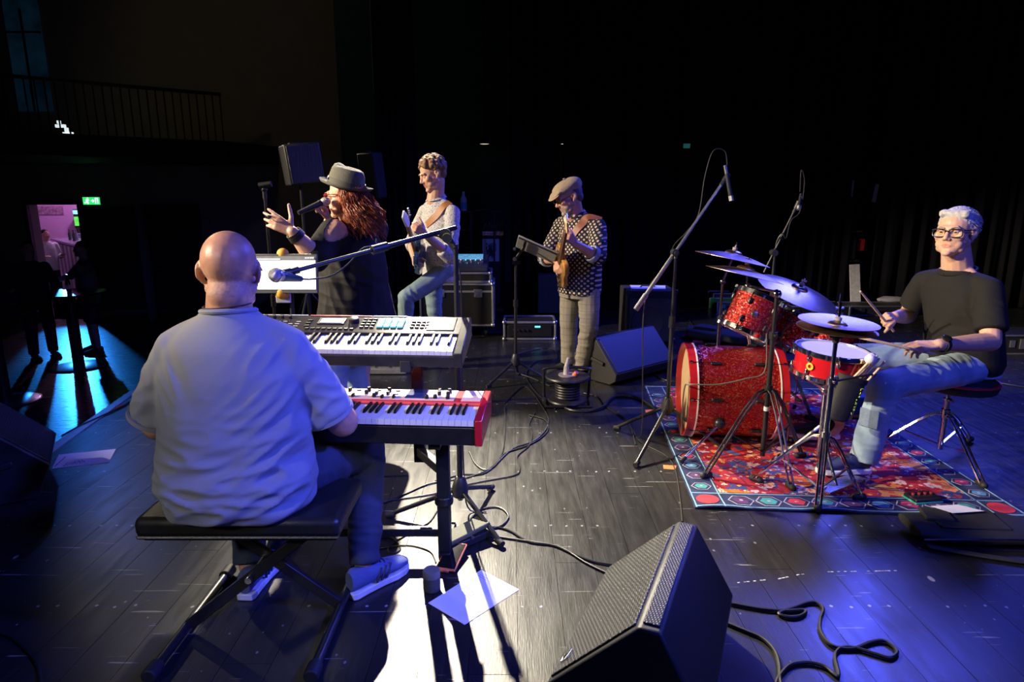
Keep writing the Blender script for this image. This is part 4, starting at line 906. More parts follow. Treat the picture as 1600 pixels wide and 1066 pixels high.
HH = V((1.565, 3.02, 0)); hz_ = at(1312, 504, 3.02).z
cymbal('hi_hat_cymbal', 'upper hi-hat cymbal on the chrome stand by the snare', (HH.x, HH.y, hz_ + .008), (.05, -.05, 1), .180, .045, .018)
hb = cymbal('hi_hat_cymbal', 'lower hi-hat cymbal facing down beneath the upper one', (HH.x, HH.y, hz_ - .030), (-.05, .05, -1), .180, .045, .014)
def hw_stand(label, c, feet, hub, top, m=DKCHROME, extra=None, name='cymbal_stand'):
    c = V(c); o = thing(name, label, 'stand', c)
    part('pole', m, o, lambda q: (q.tube(c + V((0, 0, .06)), (c.x, c.y, hub + (top - hub) * .55), .0145), q.tube((c.x, c.y, hub + (top - hub) * .5), (c.x, c.y, top), .0105)))
    part('height_collar', m, o, lambda q: (q.tube((c.x, c.y, hub + (top - hub) * .53), (c.x, c.y, hub + (top - hub) * .60), .023, n=14), q.tube((c.x, c.y - .05, hub + (top - hub) * .57), (c.x, c.y + .02, hub + (top - hub) * .57), .008)))
    part('leg_collar', m, o, lambda q: q.tube((c.x, c.y, hub - .02), (c.x, c.y, hub + .03), .024, n=14))
    for f in feet:
        f = V((f[0], f[1], .022)); d = f - V((c.x, c.y, 0)); d.z = 0; L = d.length; d.normalize(); s = V((-d.y, d.x, 0)) * .012
        knee = c + d * L * .38 + V((0, 0, hub * .78))
        lg = part('leg', m, o, lambda q: [q.path([c + V((0, 0, hub)) + d * .02 + k * s, c + d * L * .16 + V((0, 0, hub * .98)) + k * s, knee + k * s, f + k * s], .0065, 6, False) for k in (-1, 1)])
        part('leg_brace', m, lg, lambda q: q.bar(c + V((0, 0, .09)) + d * .015, c + d * L * .58 + V((0, 0, hub * .50)), .012, .006))
        part('foot', BLKR, lg, lambda q: q.cap(f - d * .035, f + d * .01, .018, .019, 10))
    return o
cA = V((1.46, 3.50, 0)); sA = hw_stand('black chrome cymbal stand with boom arm standing before the bass drum', cA, [(1.07, 3.31), (1.49, 3.16), (1.74, 3.60)], .46, 1.02, BLKM)
m1 = at(1167, 417, 3.90); part('boom_arm', DKCHROME, sA, lambda m: (m.tube((cA.x, cA.y, 1.02), at(1170, 447, 3.88), .008), m.tube(at(1167, 447, 3.89), m1, .006), m.ell((cA.x, cA.y, 1.01), .026), m.ell(at(1168, 447, 3.88), .02)))
part('memory_lock', WHITEP, sA, lambda m: m.tube((cA.x, cA.y, .335), (cA.x, cA.y, .36), .0155))
cB = V((1.93, 4.42, 0)); sB = hw_stand('dark ride cymbal stand behind the rack toms', cB, [(1.72, 4.3), (2.1, 4.26), (1.95, 4.72)], .40, .86)
part('tilter', DKCHROME, sB, lambda m: (m.tube((cB.x, cB.y, .85), at(1252, 449, 4.12), .008), m.ell((cB.x, cB.y, .85), .022)))
cC = V((1.44, 4.36, 0)); sC = hw_stand('dark stand carrying the uppermost crash cymbal behind the bass drum', cC, [(1.25, 4.3), (1.6, 4.3), (1.42, 4.62)], .36, .98)
part('tilter', DKCHROME, sC, lambda m: (m.tube((cC.x, cC.y, .97), at(1148, 394, 4.05), .008), m.ell((cC.x, cC.y, .97), .022)))
hhs = hw_stand('chrome hi-hat stand with pedal in front of the drummer', HH, [(1.52, 2.925), (1.33, 3.27), (1.80, 3.05)], .36, hz_ - .07, CHROME, name='hi_hat_stand')
part('pull_rod', CHROME, hhs, lambda m: m.tube((HH.x, HH.y, hz_ - .1), (HH.x, HH.y, hz_ + .14), .0035, n=8)); part('seat_cup', BLK, hhs, lambda m: (m.lathe([(.014, -.10), (.018, -.08), (.03, -.075), (.032, -.055), (.02, -.05)], (HH.x, HH.y, hz_), None, 18)))
part('clutch', DKCHROME, hhs, lambda m: (m.tube((HH.x, HH.y, hz_ + .03), (HH.x, HH.y, hz_ + .10), .009), m.tube((HH.x - .02, HH.y, hz_ + .07), (HH.x + .02, HH.y, hz_ + .07), .006)))
part('pedal_plate', STEEL, hhs, lambda m: (m.bar((1.60, 3.06, .05), (1.90, 3.27, .03), .085, .01), m.tube((HH.x, HH.y, .06), (1.63, 3.08, .06), .006), m.bar((1.88, 3.255, .015), (1.93, 3.29, .015), .1, .02)))
# kick pedal
kp = thing('kick_pedal', 'metal bass drum pedal with beater under the drummer foot', 'pedal', (1.80, 3.85, 0)); part('plate', STEEL, kp, lambda m: m.bar((1.74, 3.87, .06), (2.03, 3.83, .03), .085, .01)); part('frame', DKCHROME, kp, lambda m: (m.tube((1.74, 3.82, .02), (1.74, 3.82, .20), .009), m.tube((1.74, 3.92, .02), (1.74, 3.92, .20), .009), m.tube((1.74, 3.82, .20), (1.74, 3.92, .20), .007), m.box((1.88, 3.85, .013), (.32, .06, .01)))); part('beater', mat('beater_felt', (.5, .48, .45), .9), kp, lambda m: (m.tube((1.74, 3.87, .20), (1.72, 3.87, .36), .004), m.ell((1.715, 3.87, .37), (.02, .025, .025))))
# throne
tc0 = V((2.56, 3.60, 0)); th = hw_stand('chrome tripod drum throne with a round black seat', tc0, [(2.53, 3.19), (2.28, 3.78), (2.93, 3.86)], .28, .44, CHROME, name='drum_throne')
part('seat', mat('black_seat_vinyl', (.018, .018, .02), .4, bump=.1, bscale=200), th, lambda m: m.lathe([(0, .425), (.17, .425), (.195, .435), (.205, .465), (.195, .495), (.15, .515), (0, .515)], (2.62, 3.62, 0), None, 40))
part('seat_band', mat('seat_red_band', (.45, .02, .03), .5), th, lambda m: m.lathe([(.200, .478), (.2075, .478), (.2075, .49), (.196, .49), (.200, .478)], (2.62, 3.62, 0), None, 40))
# stick bag with sticks and mallets
sb = at(1320, 622, 3.16); bagd = (at(1338, 585, 3.16) - at(1310, 655, 3.16)).normalized()
bg = thing('stick_bag', 'black stick bag with lime lettering hanging from the hi-hat stand', 'bag', sb)
sdv = bagd.cross(V((0, 1, 0))).normalized(); fr = sdv.cross(bagd)
NYL = mat('black_nylon', (.022, .022, .022), .75, bump=.25, bscale=300)
part('pouch', NYL, bg, lambda m: m.loft([(sb + bagd * t, sdv, V((0, 1, 0)), a, b) for t, a, b in ((-.125, .045, .018), (-.115, .058, .028), (0, .066, .034), (.10, .072, .034), (.115, .074, .034))], 24, 2.6)); part('hem', NYL, bg, lambda m: m.loft([(sb + bagd * t, sdv, V((0, 1, 0)), .0775, .037) for t in (.095, .120)], 24, 2.6))
LIME = mat('lime_print', (.55, .85, .05), .6)
def lettering(m):
    e = sb - sdv * .045 + V((0, -.036, 0)); r_ = random.Random(5)
    for i in range(8):
        o_ = e + bagd * (-.07 + i * .019); pts = [o_ + bagd * r_.uniform(0, .013) + sdv * r_.uniform(-.006, .006) for _ in range(4)]; m.path(pts, .0014, 5, False)
part('lettering', LIME, bg, lettering); part('strap', NYL, bg, lambda m: m.path([sb + bagd * .11 - sdv * .06, sb + bagd * .16 - sdv * .10, V((HH.x + .02, HH.y, sb.z + .13))], .006, 6))
WOOD = mat('hickory', (.72, .50, .28), .5, var=.12, scale=14, stretch=(1, 1, 6))
for i, (o_, L, ball) in enumerate(((-.03, .20, 0), (-.012, .205, 0), (.008, .19, 1), (.028, .185, 1), (.0, .215, 0))):
    a_ = sb + sdv * o_ * 1.2 + V((0, .012 * (i % 2) - .006, 0)) + bagd * .02; b_ = sb - sdv * (.075 + o_ * -1.3) + bagd * (L + .03) + V((0, .016 * (i % 3) - .016, 0))
    s_ = thing('timpani_mallet' if ball else 'spare_drumstick', 'white felt mallet standing in the stick bag' if ball else 'pale spare drumstick standing in the stick bag', 'drumstick', a_, 0, 'mallets in the stick bag' if ball else 'spare sticks in the stick bag')
    part('shaft', WOOD, s_, lambda m: m.tube(a_, b_, .007, .006, 10))
    part('tip', mat('white_felt', (.8, .78, .8), .95, bump=.4) if ball else WOOD, s_, lambda m: m.ell(b_ + bagd * (.012 if ball else .004), .026 if ball else .0065, None, 14, 10))
# ================================================================ people
from mathutils.bvhtree import BVHTree
from mathutils import noise as mnoise
SKIN = mat('skin_fair', (.62, .36, .25), .48, var=.10, scale=40, bump=.04, bscale=300, sss=.06)
SKIN2 = mat('skin_ruddy', (.60, .31, .21), .42, var=.12, scale=30, bump=.04, bscale=300, sss=.06)
LIP = mat('lips', (.50, .22, .16), .45)
EYEW = mat('eye_white', (.32, .29, .27), .35); IRIS = mat('iris_dark', (.03, .04, .05), .15)
def np_noise(P, s, seed=0.):
    return np.array([mnoise.noise(V((p[0] * s + seed, p[1] * s - seed, p[2] * s + 2 * seed))) for p in P])
def blob(name, mb, voxel, iters, m, parent, post=None, mats=(), face_fn=None, factor=.5):
    off = wloc(parent) if parent is not None else V((0, 0, 0))
    me = mb.mesh(name + '_src'); ob = bpy.data.objects.new(name + '_src', me); COL.objects.link(ob)
    r = ob.modifiers.new('r', 'REMESH'); r.mode = 'VOXEL'; r.voxel_size = voxel
    if iters:
        s = ob.modifiers.new('s', 'SMOOTH'); s.factor = factor; s.iterations = iters
    dg = bpy.context.evaluated_depsgraph_get(); out = bpy.data.meshes.new_from_object(ob.evaluated_get(dg))
    bpy.data.objects.remove(ob); bpy.data.meshes.remove(me)
    n = len(out.vertices); P = np.empty(n * 3); out.vertices.foreach_get('co', P); P = P.reshape(-1, 3)
    if post:
        N = np.empty(n * 3); out.vertices.foreach_get('normal', N); P = post(P, N.reshape(-1, 3))
    P = P - np.array(off); out.vertices.foreach_set('co', P.ravel()); out.update()
    out.name = name; out.materials.clear(); out.materials.append(m)
    for x_ in mats: out.materials.append(x_)
    if face_fn is not None:
        cen = np.empty(len(out.polygons) * 3); out.polygons.foreach_get('center', cen); cen = cen.reshape(-1, 3) + np.array(off)
        out.polygons.foreach_set('material_index', face_fn(cen).astype(np.int32))
    out.polygons.foreach_set('use_smooth', [True] * len(out.polygons))
    o = bpy.data.objects.new(name, out); COL.objects.link(o); o.parent = parent
    return o
class Frame:
    def __init__(s, c, fw, up=(0, 0, 1), sc=1.0):
        s.c = V(c); f = V(fw).normalized(); r = f.cross(V(up)).normalized(); u = r.cross(f); s.R = Matrix((r, f, u)).transposed(); s.s = sc
    def __call__(s, *p): return s.c + s.R @ (V(p) * s.s)
    def loc(s, P): return ((P - np.array(s.c)) @ np.array(s.R)) / s.s
def head_shapes(mb, F, neck, rn=.058, nose=1.0, ears=True, jaw=1.0, lips=True):
    s = F.s; e = lambda c, r: mb.ell(F(*c), tuple(x_ * s for x_ in ((r,) * 3 if isinstance(r, (int, float)) else r)), F.R, 20, 14)
    e((0, -.016, .034), (.077, .096, .086)); e((0, .030, -.028), (.063, .064, .088)); e((0, .040, -.078), (.047 * jaw, .047, .036)); e((0, .074, -.100), (.022 * jaw, .020, .018))
    mb.cap(F(-.034, .079, .020), F(.034, .079, .020), .013 * s); 
    mb.cap(F(0, .086, .012), F(0, .106, -.028), .0075 * s, .0115 * s * nose); e((.012, .096, -.033), .0085); e((-.012, .096, -.033), .0085)
    e((.044, .062, -.016), .025); e((-.044, .062, -.016), .025); e((.035, .05, -.058), .027); e((-.035, .05, -.058), .027)
    for k in (-1, 1): e((k * .050, .030, -.034), .024); e((k * .053, .008, -.050), .022); e((k * .042, .035, -.078), .022)
    if lips: mb.cap(F(-.017, .084, -.061), F(.017, .084, -.061), .0055 * s); mb.cap(F(-.013, .084, -.069), F(.013, .084, -.069), .006 * s)
    if ears:
        for k in (-1, 1):
            E_ = F.R @ Matrix.Rotation(k * .35, 3, 'Z'); mb.ell(F(k * .082, -.012, .002), (.008 * s, .021 * s, .032 * s), E_, 14, 10); mb.ell(F(k * .078, .0, -.024), (.008 * s, .010 * s, .013 * s), E_, 10, 8)
    mb.cap(F(0, -.022, -.055), V(neck) + (F(0, .006, 0) - F.c), rn * .94 * s, rn * 1.06 * s); mb.cap(F(0, .02, -.085), V(neck) + (F(0, .015, 0) - F.c), .035 * s, .04 * s)
def face_post(F, eyes=True, extra=()):
    pushes = [((k * .032, .088, .001), .017, (0, -.010, 0)) for k in (-1, 1)] + [((0, .094, -.0655), .006, (0, -.006, 0)), ((.012, .094, -.0655), .006, (0, -.005, 0)), ((-.012, .094, -.0655), .006, (0, -.005, 0)), ((0, .09, -.085), .012, (0, -.004, 0))]
    pushes += [((k * .088, -.004, .004), .010, (-k * .006, 0, 0)) for k in (-1, 1)] + list(extra)
    def f(P, N=None):
        L = F.loc(P)
        for c, r, d in pushes:
            w_ = np.exp(-(((L - np.array(c)) / r) ** 2).sum(1)); L = L + w_[:, None] * np.array(d)
        return np.array(F.c) + (L * F.s) @ np.array(F.R).T
    return f
def eyes_on(parent, F, openy=1.0, skin=SKIN):
    for k in (-1, 1):
        ey = part('eye', EYEW, parent, lambda m: m.ell(F(k * .032, .0725, .001), .0125 * F.s, F.R, 14, 10))
        part('iris', IRIS, ey, lambda m: m.ell(F(k * .032, .0815, .001 - .002 * (1 - openy)), (.0066 * F.s, .0045 * F.s, .0066 * F.s), F.R, 12, 8))
        part('upper_eyelid', skin, parent, lambda m: m.ell(F(k * .032, .0738, .0062 if openy > .5 else .003), (.0150 * F.s, .0132 * F.s, (.0085 if openy > .5 else .013) * F.s), F.R @ RX(.35 if openy > .5 else -.25), 14, 10))
        part('lower_eyelid', skin, parent, lambda m: m.ell(F(k * .032, .0728, -.0070), (.0148 * F.s, .0128 * F.s, .0065 * F.s), F.R, 14, 8))
def brows_on(parent, F, m_):
    for k in (-1, 1): part('eyebrow', m_, parent, lambda m: m.path([F(k * .014, .0925, .020), F(k * .03, .091, .0255), F(k * .047, .080, .020)], .0038 * F.s, 6))
def hand_shapes(mb, w, d, n, side, curl=(.3, .3, .3, .3), thumb=(.8, .55), spread=.06, sc=1.0, thumb_curl=.3):
    w, d, n = V(w), V(d).normalized(), V(n); n = (n - d * n.dot(d)).normalized(); t = n.cross(d) if side == 'R' else d.cross(n)
    tips = []
    for i, (o, L) in enumerate(((.029, .074), (.0095, .082), (-.0105, .076), (-.029, .060))):
        o *= sc; L *= sc; k = w + d * (.088 - .006 * abs(i - 1)) * sc + t * o
        mb.cap(w + d * .012 * sc + t * o * .62, k, .0135 * sc, .0115 * sc, 10)
        dr = (d + t * spread * (1.4 - i)).normalized(); p = k; a = 0.0; c = curl[i]
        for f_, r0, r1, cc in ((.45, .0100, .0090, .9), (.30, .0090, .0082, 1.15), (.25, .0082, .0070, .8)):
            a += c * cc; q = p + (dr * math.cos(a) - n * math.sin(a)) * (L * f_); mb.cap(p, q, r0 * sc, r1 * sc, 10); p = q
        tips.append(p)
    b = w + d * .022 * sc + t * .022 * sc - n * .006 * sc; dr = (d * thumb[0] + t * thumb[1] - n * thumb_curl).normalized()
    p1 = b + dr * .046 * sc; mb.cap(w + d * .012 * sc + t * .010 * sc, p1, .0165 * sc, .0125 * sc, 10)
    dr2 = (dr * .8 + d * .35 - n * thumb_curl * .6).normalized(); p2 = p1 + dr2 * .034 * sc; mb.cap(p1, p2, .0118 * sc, .0105 * sc, 10)
    dr3 = (dr2 - n * thumb_curl * .4).normalized(); mb.cap(p2, p2 + dr3 * .026 * sc, .0103 * sc, .0085 * sc, 10)
    return tips
def arm(mb, sh, el, wr, r=(.055, .046, .043, .029)):
    sh = V(sh); mb.cap(sh.lerp(V(el), .10), sh.lerp(V(el), .4), r[0] * .80, r[0] * .95); mb.cap(sh.lerp(V(el), .4), el, r[0] * .95, r[1]); mid = V(el).lerp(V(wr), .3); mb.cap(el, mid, r[1], r[2] * 1.03); mb.cap(mid, wr, r[2] * 1.03, r[3])
def shoe(parent, heel, toe, upper, sole, L=.29, w=.048, high=.075, stripes=None, z=0.0, lace=None):
    h, t = V((heel[0], heel[1], z)), V((toe[0], toe[1], z)); d = (t - h).normalized(); s = V((d.y, -d.x, 0)); h = h - d * .0; P = lambda f, a, zz: h + d * (f * L) + s * a + V((0, 0, zz))
    prof = [(0.0, .026), (.06, .034), (.25, .034), (.5, .038), (.7, .047), (.86, .043), (.96, .027), (1.0, .012)]
    sh = part('shoe', upper, parent, lambda m: m.loft([(P(f, 0, .028 + hh * .5), s, V((0, 0, 1)), a * w / .047, hh * .5) for f, a, hh in ((.02, .022, high * .95), (.08, .031, high * 1.05), (.25, .034, high), (.42, .036, high * .92), (.6, .042, high * .70), (.78, .043, high * .52), (.92, .034, high * .40), (.985, .016, high * .25))], 20, 2.4))
    part('sole', sole, sh, lambda m: m.add([P(f, a * w / .047 * 1.04, zz) for zz in (.001, .028) for f, a in prof + [(f, -a) for f, a in prof[::-1]]], [tuple(range(15, -1, -1)), tuple(range(16, 32))] + [(i, (i + 1) % 16, 16 + (i + 1) % 16, 16 + i) for i in range(16)]), .004)
    if stripes is not None:
        for k in (-1, 1):
            for i in range(3): part('stripe', stripes, sh, lambda m: m.path([P(.36 + i * .08, k * .041, .035), P(.40 + i * .08, k * .0415, .06), P(.46 + i * .08, k * .033, .085)], .006, 5))
    if lace is not None:
        part('laces', lace, sh, lambda m: [m.path([P(.42 + i * .07, -.02, high * (.98 - i * .13) + .027), P(.44 + i * .07, 0, high * (1.0 - i * .13) + .03), P(.42 + i * .07, .02, high * (.98 - i * .13) + .027)], .003, 5) for i in range(4)])
    return sh
def folds(amp, fn_list, nz=.004, ns=9, seed=1.):
    # cloth relief: broad noise plus irregular directed creases (centre, across-direction, wavelength, reach, depth)
    def f(P, N):
        d = np_noise(P, ns * .6, seed) * nz + np_noise(P, ns * 1.7, seed + 3) * nz * .4
        for c, k, wl, reach, a in fn_list:
            r = P - np.array(c); k = np.array(k) / np.linalg.norm(k); ww = np.exp(-(r ** 2).sum(1) / reach ** 2); m_ = ww > .03
            u = r[m_] @ k; q = r[m_] - np.outer(u, k); Q = q * (.28 / wl) + np.outer(u / wl, k)
            v = 1 - 2.4 * np.abs(np_noise(Q, 1.0, seed + 5)); d[m_] += 1.5 * a * ww[m_] * (np.clip(v, -.6, 1) ** 1.0 - .25)
        return P + N * (d * amp)[:, None]
    return f
def cut(o, fn):
    # open a hole in a garment: drop the faces fn(centre) picks
    bm = bmesh.new(); bm.from_mesh(o.data); off = wloc(o); bmesh.ops.delete(bm, geom=[f for f in bm.faces if fn(f.calc_center_median() + off)], context='FACES'); bm.to_mesh(o.data); bm.free()
def yoke(mb, nb, shs, r0=.05, r1=.062, dz=0.0, inn=.12):
    for sh in shs:
        a = V(nb).lerp(V(sh), .22) + V((0, 0, .008 + dz)); b = V(nb).lerp(V(sh), 1 - inn) + V((0, 0, -.012 + dz)); mb.cap(a, b, r0, r1, 16)
def strip(parent, name, m_, target, pxs, width, lift=.006, world=True):
    # a flat band laid over the surface of a mesh object (used for straps)
    dg = bpy.context.evaluated_depsgraph_get(); me = target.data; off = wloc(target)
    bv = BVHTree.FromPolygons([v.co + off for v in me.vertices], [tuple(p.vertices) for p in me.polygons])
    pts = []; nr = []
    for q in pxs:
        if isinstance(q, V): pts.append(q); nr.append(None); continue
        o = V((0, 0, CAM_H)); h = bv.ray_cast(o, _ray(*q).normalized())
        if h[0] is None: continue
        n_ = h[1]; n_ = n_ if n_.dot(o - h[0]) > 0 else -n_
        pts.append(h[0] + n_ * lift); nr.append(n_)
    last = next(x_ for x_ in nr if x_ is not None); nr = [last if x_ is None else x_ for x_ in nr]
    P2 = spl(pts, 5); N2 = spl([V(x_) for x_ in nr], 5); vs = []; fs = []
    for i, p in enumerate(P2):
        t = (P2[min(i + 1, len(P2) - 1)] - P2[max(0, i - 1)]).normalized(); s = t.cross(N2[i]).normalized() * width / 2; n_ = N2[i].normalized() * .003
        vs += [p - s - n_, p + s - n_, p + s + n_, p - s + n_]
    for i in range(len(P2) - 1):
        for k in range(4): fs.append((i * 4 + k, i * 4 + (k + 1) % 4, i * 4 + 4 + (k + 1) % 4, i * 4 + 4 + k))
    e = len(vs) - 4; fs += [(3, 2, 1, 0), (e, e + 1, e + 2, e + 3)]
    mb = MB(); mb.add(vs, fs); return mb.build(name, m_, parent, 0, 38, True)
def tufts(mb, F, pts, L, r, flow, rng, wav=.0):
    for p in pts:
        d = V(flow(p)).normalized(); a = F(*p); pts_ = [a]
        for k in range(1, 4): pts_.append(F(*(V(p) + d * (L * k / 3) + V((rng.uniform(-1, 1), rng.uniform(-1, 1), rng.uniform(-1, 1))) * (wav + L * .08) + V((0, 0, -L * .05 * k * k)))))
        mb.path(pts_, r * F.s, 4, False, taper=(1, .25))

# ---------------------------------------------------------------- keyboard player
kp_ = thing('person', 'bald man in a grey-blue t-shirt seated at the keyboards', 'person', (-.93, 2.08, 0))
F = Frame((-.925, 2.10, 1.287), (-.20, .97, -.16), (.03, 0, 1), 1.10); nb = V((-.93, 2.07, 1.13))
shL, elL, wrL = V((-1.105, 2.07, 1.055)), V((-1.245, 2.13, .745)), V((-1.10, 2.30, .79)); shR, elR, wrR = V((-.745, 2.07, 1.055)), V((-.605, 2.17, .745)), V((-.73, 2.30, .80))
sk = MB(); head_shapes(sk, F, nb, .066, jaw=1.15); 
sk.ell(F(0, -.052, -.070), (.060, .045, .045), F.R)          # nape roll
sd, fr = V((1, 0, 0)), V((0, 1, 0)); yoke(sk, nb, (shL, shR), .042, .034, -.014)
sk.loft([((-.935, 2.06, .52), sd, fr, .17, .12), ((-.935, 2.06, .8), sd, fr, .17, .11), ((-.93, 2.07, 1.02), sd, fr, .16, .10), ((-.93, 2.07, 1.08), sd, fr, .08, .06)])
arm(sk, shL, elL, wrL, (.058, .052, .050, .032)); arm(sk, shR, elR, wrR, (.06, .056, .054, .034))
hand_shapes(sk, wrL, (.1, 1, -.2), (0, .2, 1), 'L', (.45, .4, .4, .45)); hand_shapes(sk, wrR, (-.05, 1, -.2), (0, .2, 1), 'R', (.45, .4, .4, .45))
for hx_, kx in ((-1.04, -1.10), (-.82, -.61)): sk.cap((hx_, 2.10, .53), (kx, 2.50, .49), .06, .05); sk.cap((kx, 2.50, .49), (kx + (.05 if kx < -1 else .02), 2.29, .10), .045, .035)
def k_face(c): L = F.loc(c); return ((L[:, 2] < .0) & (L[:, 1] < .02) & (L[:, 2] > -.075) & (np.abs(L[:, 0]) < .074) & (L[:, 2] < -.005 + .02 * np.sin(L[:, 0] * 60))) * 1
body = blob('body', sk, .0062, 4, SKIN2, kp_, face_post(F), (mat('cropped_stubble', (.52, .29, .20), .6, var=.2, scale=120, bump=.1, bscale=900),), k_face)
TEE = mat('grey_blue_cotton', (.30, .31, .36), .85, var=.05, scale=6, bump=.18, bscale=420, spec=.25)
cl = MB()
cl.loft([((-.935, 2.035, .492), sd, fr, .215, .165), ((-.935, 2.035, .52), sd, fr, .25, .19), ((-.94, 2.04, .60), sd, fr, .262, .20), ((-.94, 2.05, .70), sd, fr, .252, .185), ((-.938, 2.055, .82), sd, fr, .243, .168), ((-.935, 2.06, .95), sd, fr, .234, .150), ((-.93, 2.065, 1.05), sd, fr, .212, .132), ((-.93, 2.065, 1.11), sd, fr, .15, .105), ((-.928, 2.068, 1.155), sd, fr, .09, .086), ((-.928, 2.07, 1.172), sd, fr, .080, .080)], 36, 2.2); yoke(cl, V((-.928, 2.068, 1.125)), (shL, shR), .055, .070)
for s_, e_ in ((shL, V((-1.235, 2.11, .785))), (shR, V((-.645, 2.14, .785)))): cl.cap(s_ + V((0, 0, -.02)), s_.lerp(e_, .5), .074, .082, 18); cl.cap(s_.lerp(e_, .45), e_, .081, .090, 18, True)
crease = [((-.72, 1.93, .78), (-.62, .1, .75), .055, .17, .013), ((-.74, 1.90, .62), (-.3, 0, 1), .05, .17, .013), ((-.93, 1.86, .57), (0, 0, 1), .045, .22, .010), ((-1.10, 1.90, .58), (.25, 0, 1), .05, .15, .010), ((-.72, 1.97, .95), (.8, 0, -.6), .06, .12, .011), ((-1.14, 1.98, .94), (.8, 0, .5), .055, .11, .009), ((-.62, 2.10, .88), (.5, 0, 1), .05, .10, .008), ((-1.22, 2.08, .88), (-.5, 0, 1), .05, .10, .008)]
shirt = blob('t_shirt', cl, .008, 16, TEE, kp_, folds(1.0, crease, .007, 6))
part('collar_rib', TEE, kp_, lambda m: m.path([V((-.928 + math.cos(a) * .083, 2.068 + math.sin(a) * .080, 1.163 + .010 * math.sin(a - .2) * -1)) for a in [2 * PI * i / 20 for i in range(21)]], .009, 8, False))
for e_, d_ in ((V((-1.236, 2.11, .785)), V((-.12, .04, -.25))), (V((-.644, 2.14, .785)), V((.09, .07, -.25)))):
    part('sleeve_hem', TEE, kp_, lambda m: m.lathe([(.083, 0), (.0905, 0), (.0905, .014), (.083, .014), (.083, 0)], e_ + d_.normalized() * -.008, align(d_), 28))
JEAN = mat('dark_navy_denim', (.035, .045, .085), .8, var=.2, scale=18, bump=.25, bscale=260)
lg = MB(); lg.loft([((-.93, 2.08, .505), sd, fr, .21, .15), ((-.93, 2.09, .60), sd, fr, .21, .14), ((-.93, 2.07, .68), sd, fr, .19, .13)])
for hx_, kx, ax_ in ((-1.05, -1.10, -1.045), (-.80, -.605, -.585)):
    lg.cap((hx_, 2.12, .56), (kx, 2.51, .505), .098, .078); k_ = V((kx, 2.51, .505)); a_ = V((ax_, 2.29, .105)); lg.cap(k_, k_.lerp(a_, .5), .078, .070); lg.cap(k_.lerp(a_, .5), a_, .070, .062, 16, True)
blob('trousers', lg, .008, 5, JEAN, kp_, folds(1.0, [((-.6, 2.35, .2), (0, .4, 1), .045, .12, .007), ((-.68, 2.25, .55), (1, .6, 0), .05, .14, .007), ((-.6, 2.45, .45), (0, .3, 1), .05, .10, .005)], .005, 9))
SUED = mat('blue_suede', (.10, .13, .30), .8, bump=.2); SOLEW = mat('white_sole', (.7, .68, .68), .6); STRP = mat('navy_stripe', (.02, .03, .08), .6)
shoe(kp_, (-.635, 2.215), (-.455, 2.43), SUED, SOLEW, .295, .050, .085, STRP, 0.0, STRP); shoe(kp_, (-1.035, 2.20), (-1.02, 2.48), SUED, SOLEW, .295, .050, .085, STRP, 0.0, STRP)
gl = part('glasses', mat('amber_frame', (.35, .12, .03), .3), kp_, lambda m: [m.path([F(k * .080, -.012, .012), F(k * .082, .02, .014), F(k * .074, .092, .010)], .0028 * F.s, 6) for k in (-1, 1)] + [m.path([F(k * .036 + .028 * math.cos(a), .098 - .0 * abs(math.cos(a)), .0 + .02 * math.sin(a)) for a in [2 * PI * i / 16 for i in range(17)]], .0024 * F.s, 6, False) for k in (-1, 1)] + [m.tube(F(-.009, .1, .004), F(.009, .1, .004), .0024)])
part('lens', mat('lens_glass', (.05, .05, .06), .05), gl, lambda m: [m.ell(F(k * .036, .0975, 0), (.026 * F.s, .0015, .018 * F.s), F.R, 16, 8) for k in (-1, 1)])
part('necklace', mat('dark_cord', (.05, .03, .02), .6), kp_, lambda m: m.path([V((-.928 + math.cos(a) * .0765, 2.068 + math.sin(a) * .0765, 1.184 + .005 * math.cos(a))) for a in [PI + PI * i / 14 for i in range(15)]], .002, 5))

# ---------------------------------------------------------------- drummer
dp = thing('person', 'grey haired man in a black t-shirt playing the drums', 'person', (2.62, 3.62, 0))
F = Frame((2.485, 3.635, 1.338), (-.80, -.57, .03), (-.02, 0, 1), 1.12); nb = V((2.555, 3.675, 1.14))
fr = V((-.95, -.31, 0)); sd = V((.31, -.95, 0))
shL, shR = V((2.615, 3.485, 1.055)), V((2.50, 3.865, 1.05)); elL = V((2.56, 3.34, .775)); wrL = V((2.205, 3.225, .785)); elR = V((2.50, 3.985, .80)); wrR = V((2.265, 3.73, .840))
sk = MB(); head_shapes(sk, F, nb, .066, jaw=1.08)
sk.loft([((2.64, 3.64, .55), sd, fr, .15, .11), ((2.62, 3.65, .8), sd, fr, .16, .11), ((2.575, 3.67, 1.03), sd, fr, .16, .10), ((2.56, 3.675, 1.09), sd, fr, .09, .06)])
yoke(sk, nb, (shL, shR), .044, .034, -.012); arm(sk, shL, elL, wrL, (.056, .050, .047, .031)); arm(sk, shR, elR, wrR, (.056, .050, .047, .031))
hand_shapes(sk, wrL + V((-.01, 0, 0)), (-1, .02, -.10), (.05, -.45, .9), 'L', (.22, .55, .62, .7), (.8, .5), .05, 1.05, .5)
hand_shapes(sk, wrR, (-.70, -.66, .05), (.45, -.35, .75), 'R', (1.05, 1.15, 1.15, 1.2), (.9, .25), .02, 1.05, .55)
hipL, hipR = V((2.63, 3.54, .585)), V((2.66, 3.75, .585)); knL, knR = V((1.985, 3.275, .555)), V((2.12, 3.83, .57)); anL, anR = V((1.955, 3.33, .125)), V((2.045, 3.805, .14))
for h_, k_, a_ in ((hipL, knL, anL), (hipR, knR, anR)): sk.cap(h_, k_, .06, .05); sk.cap(k_, a_, .05, .036)
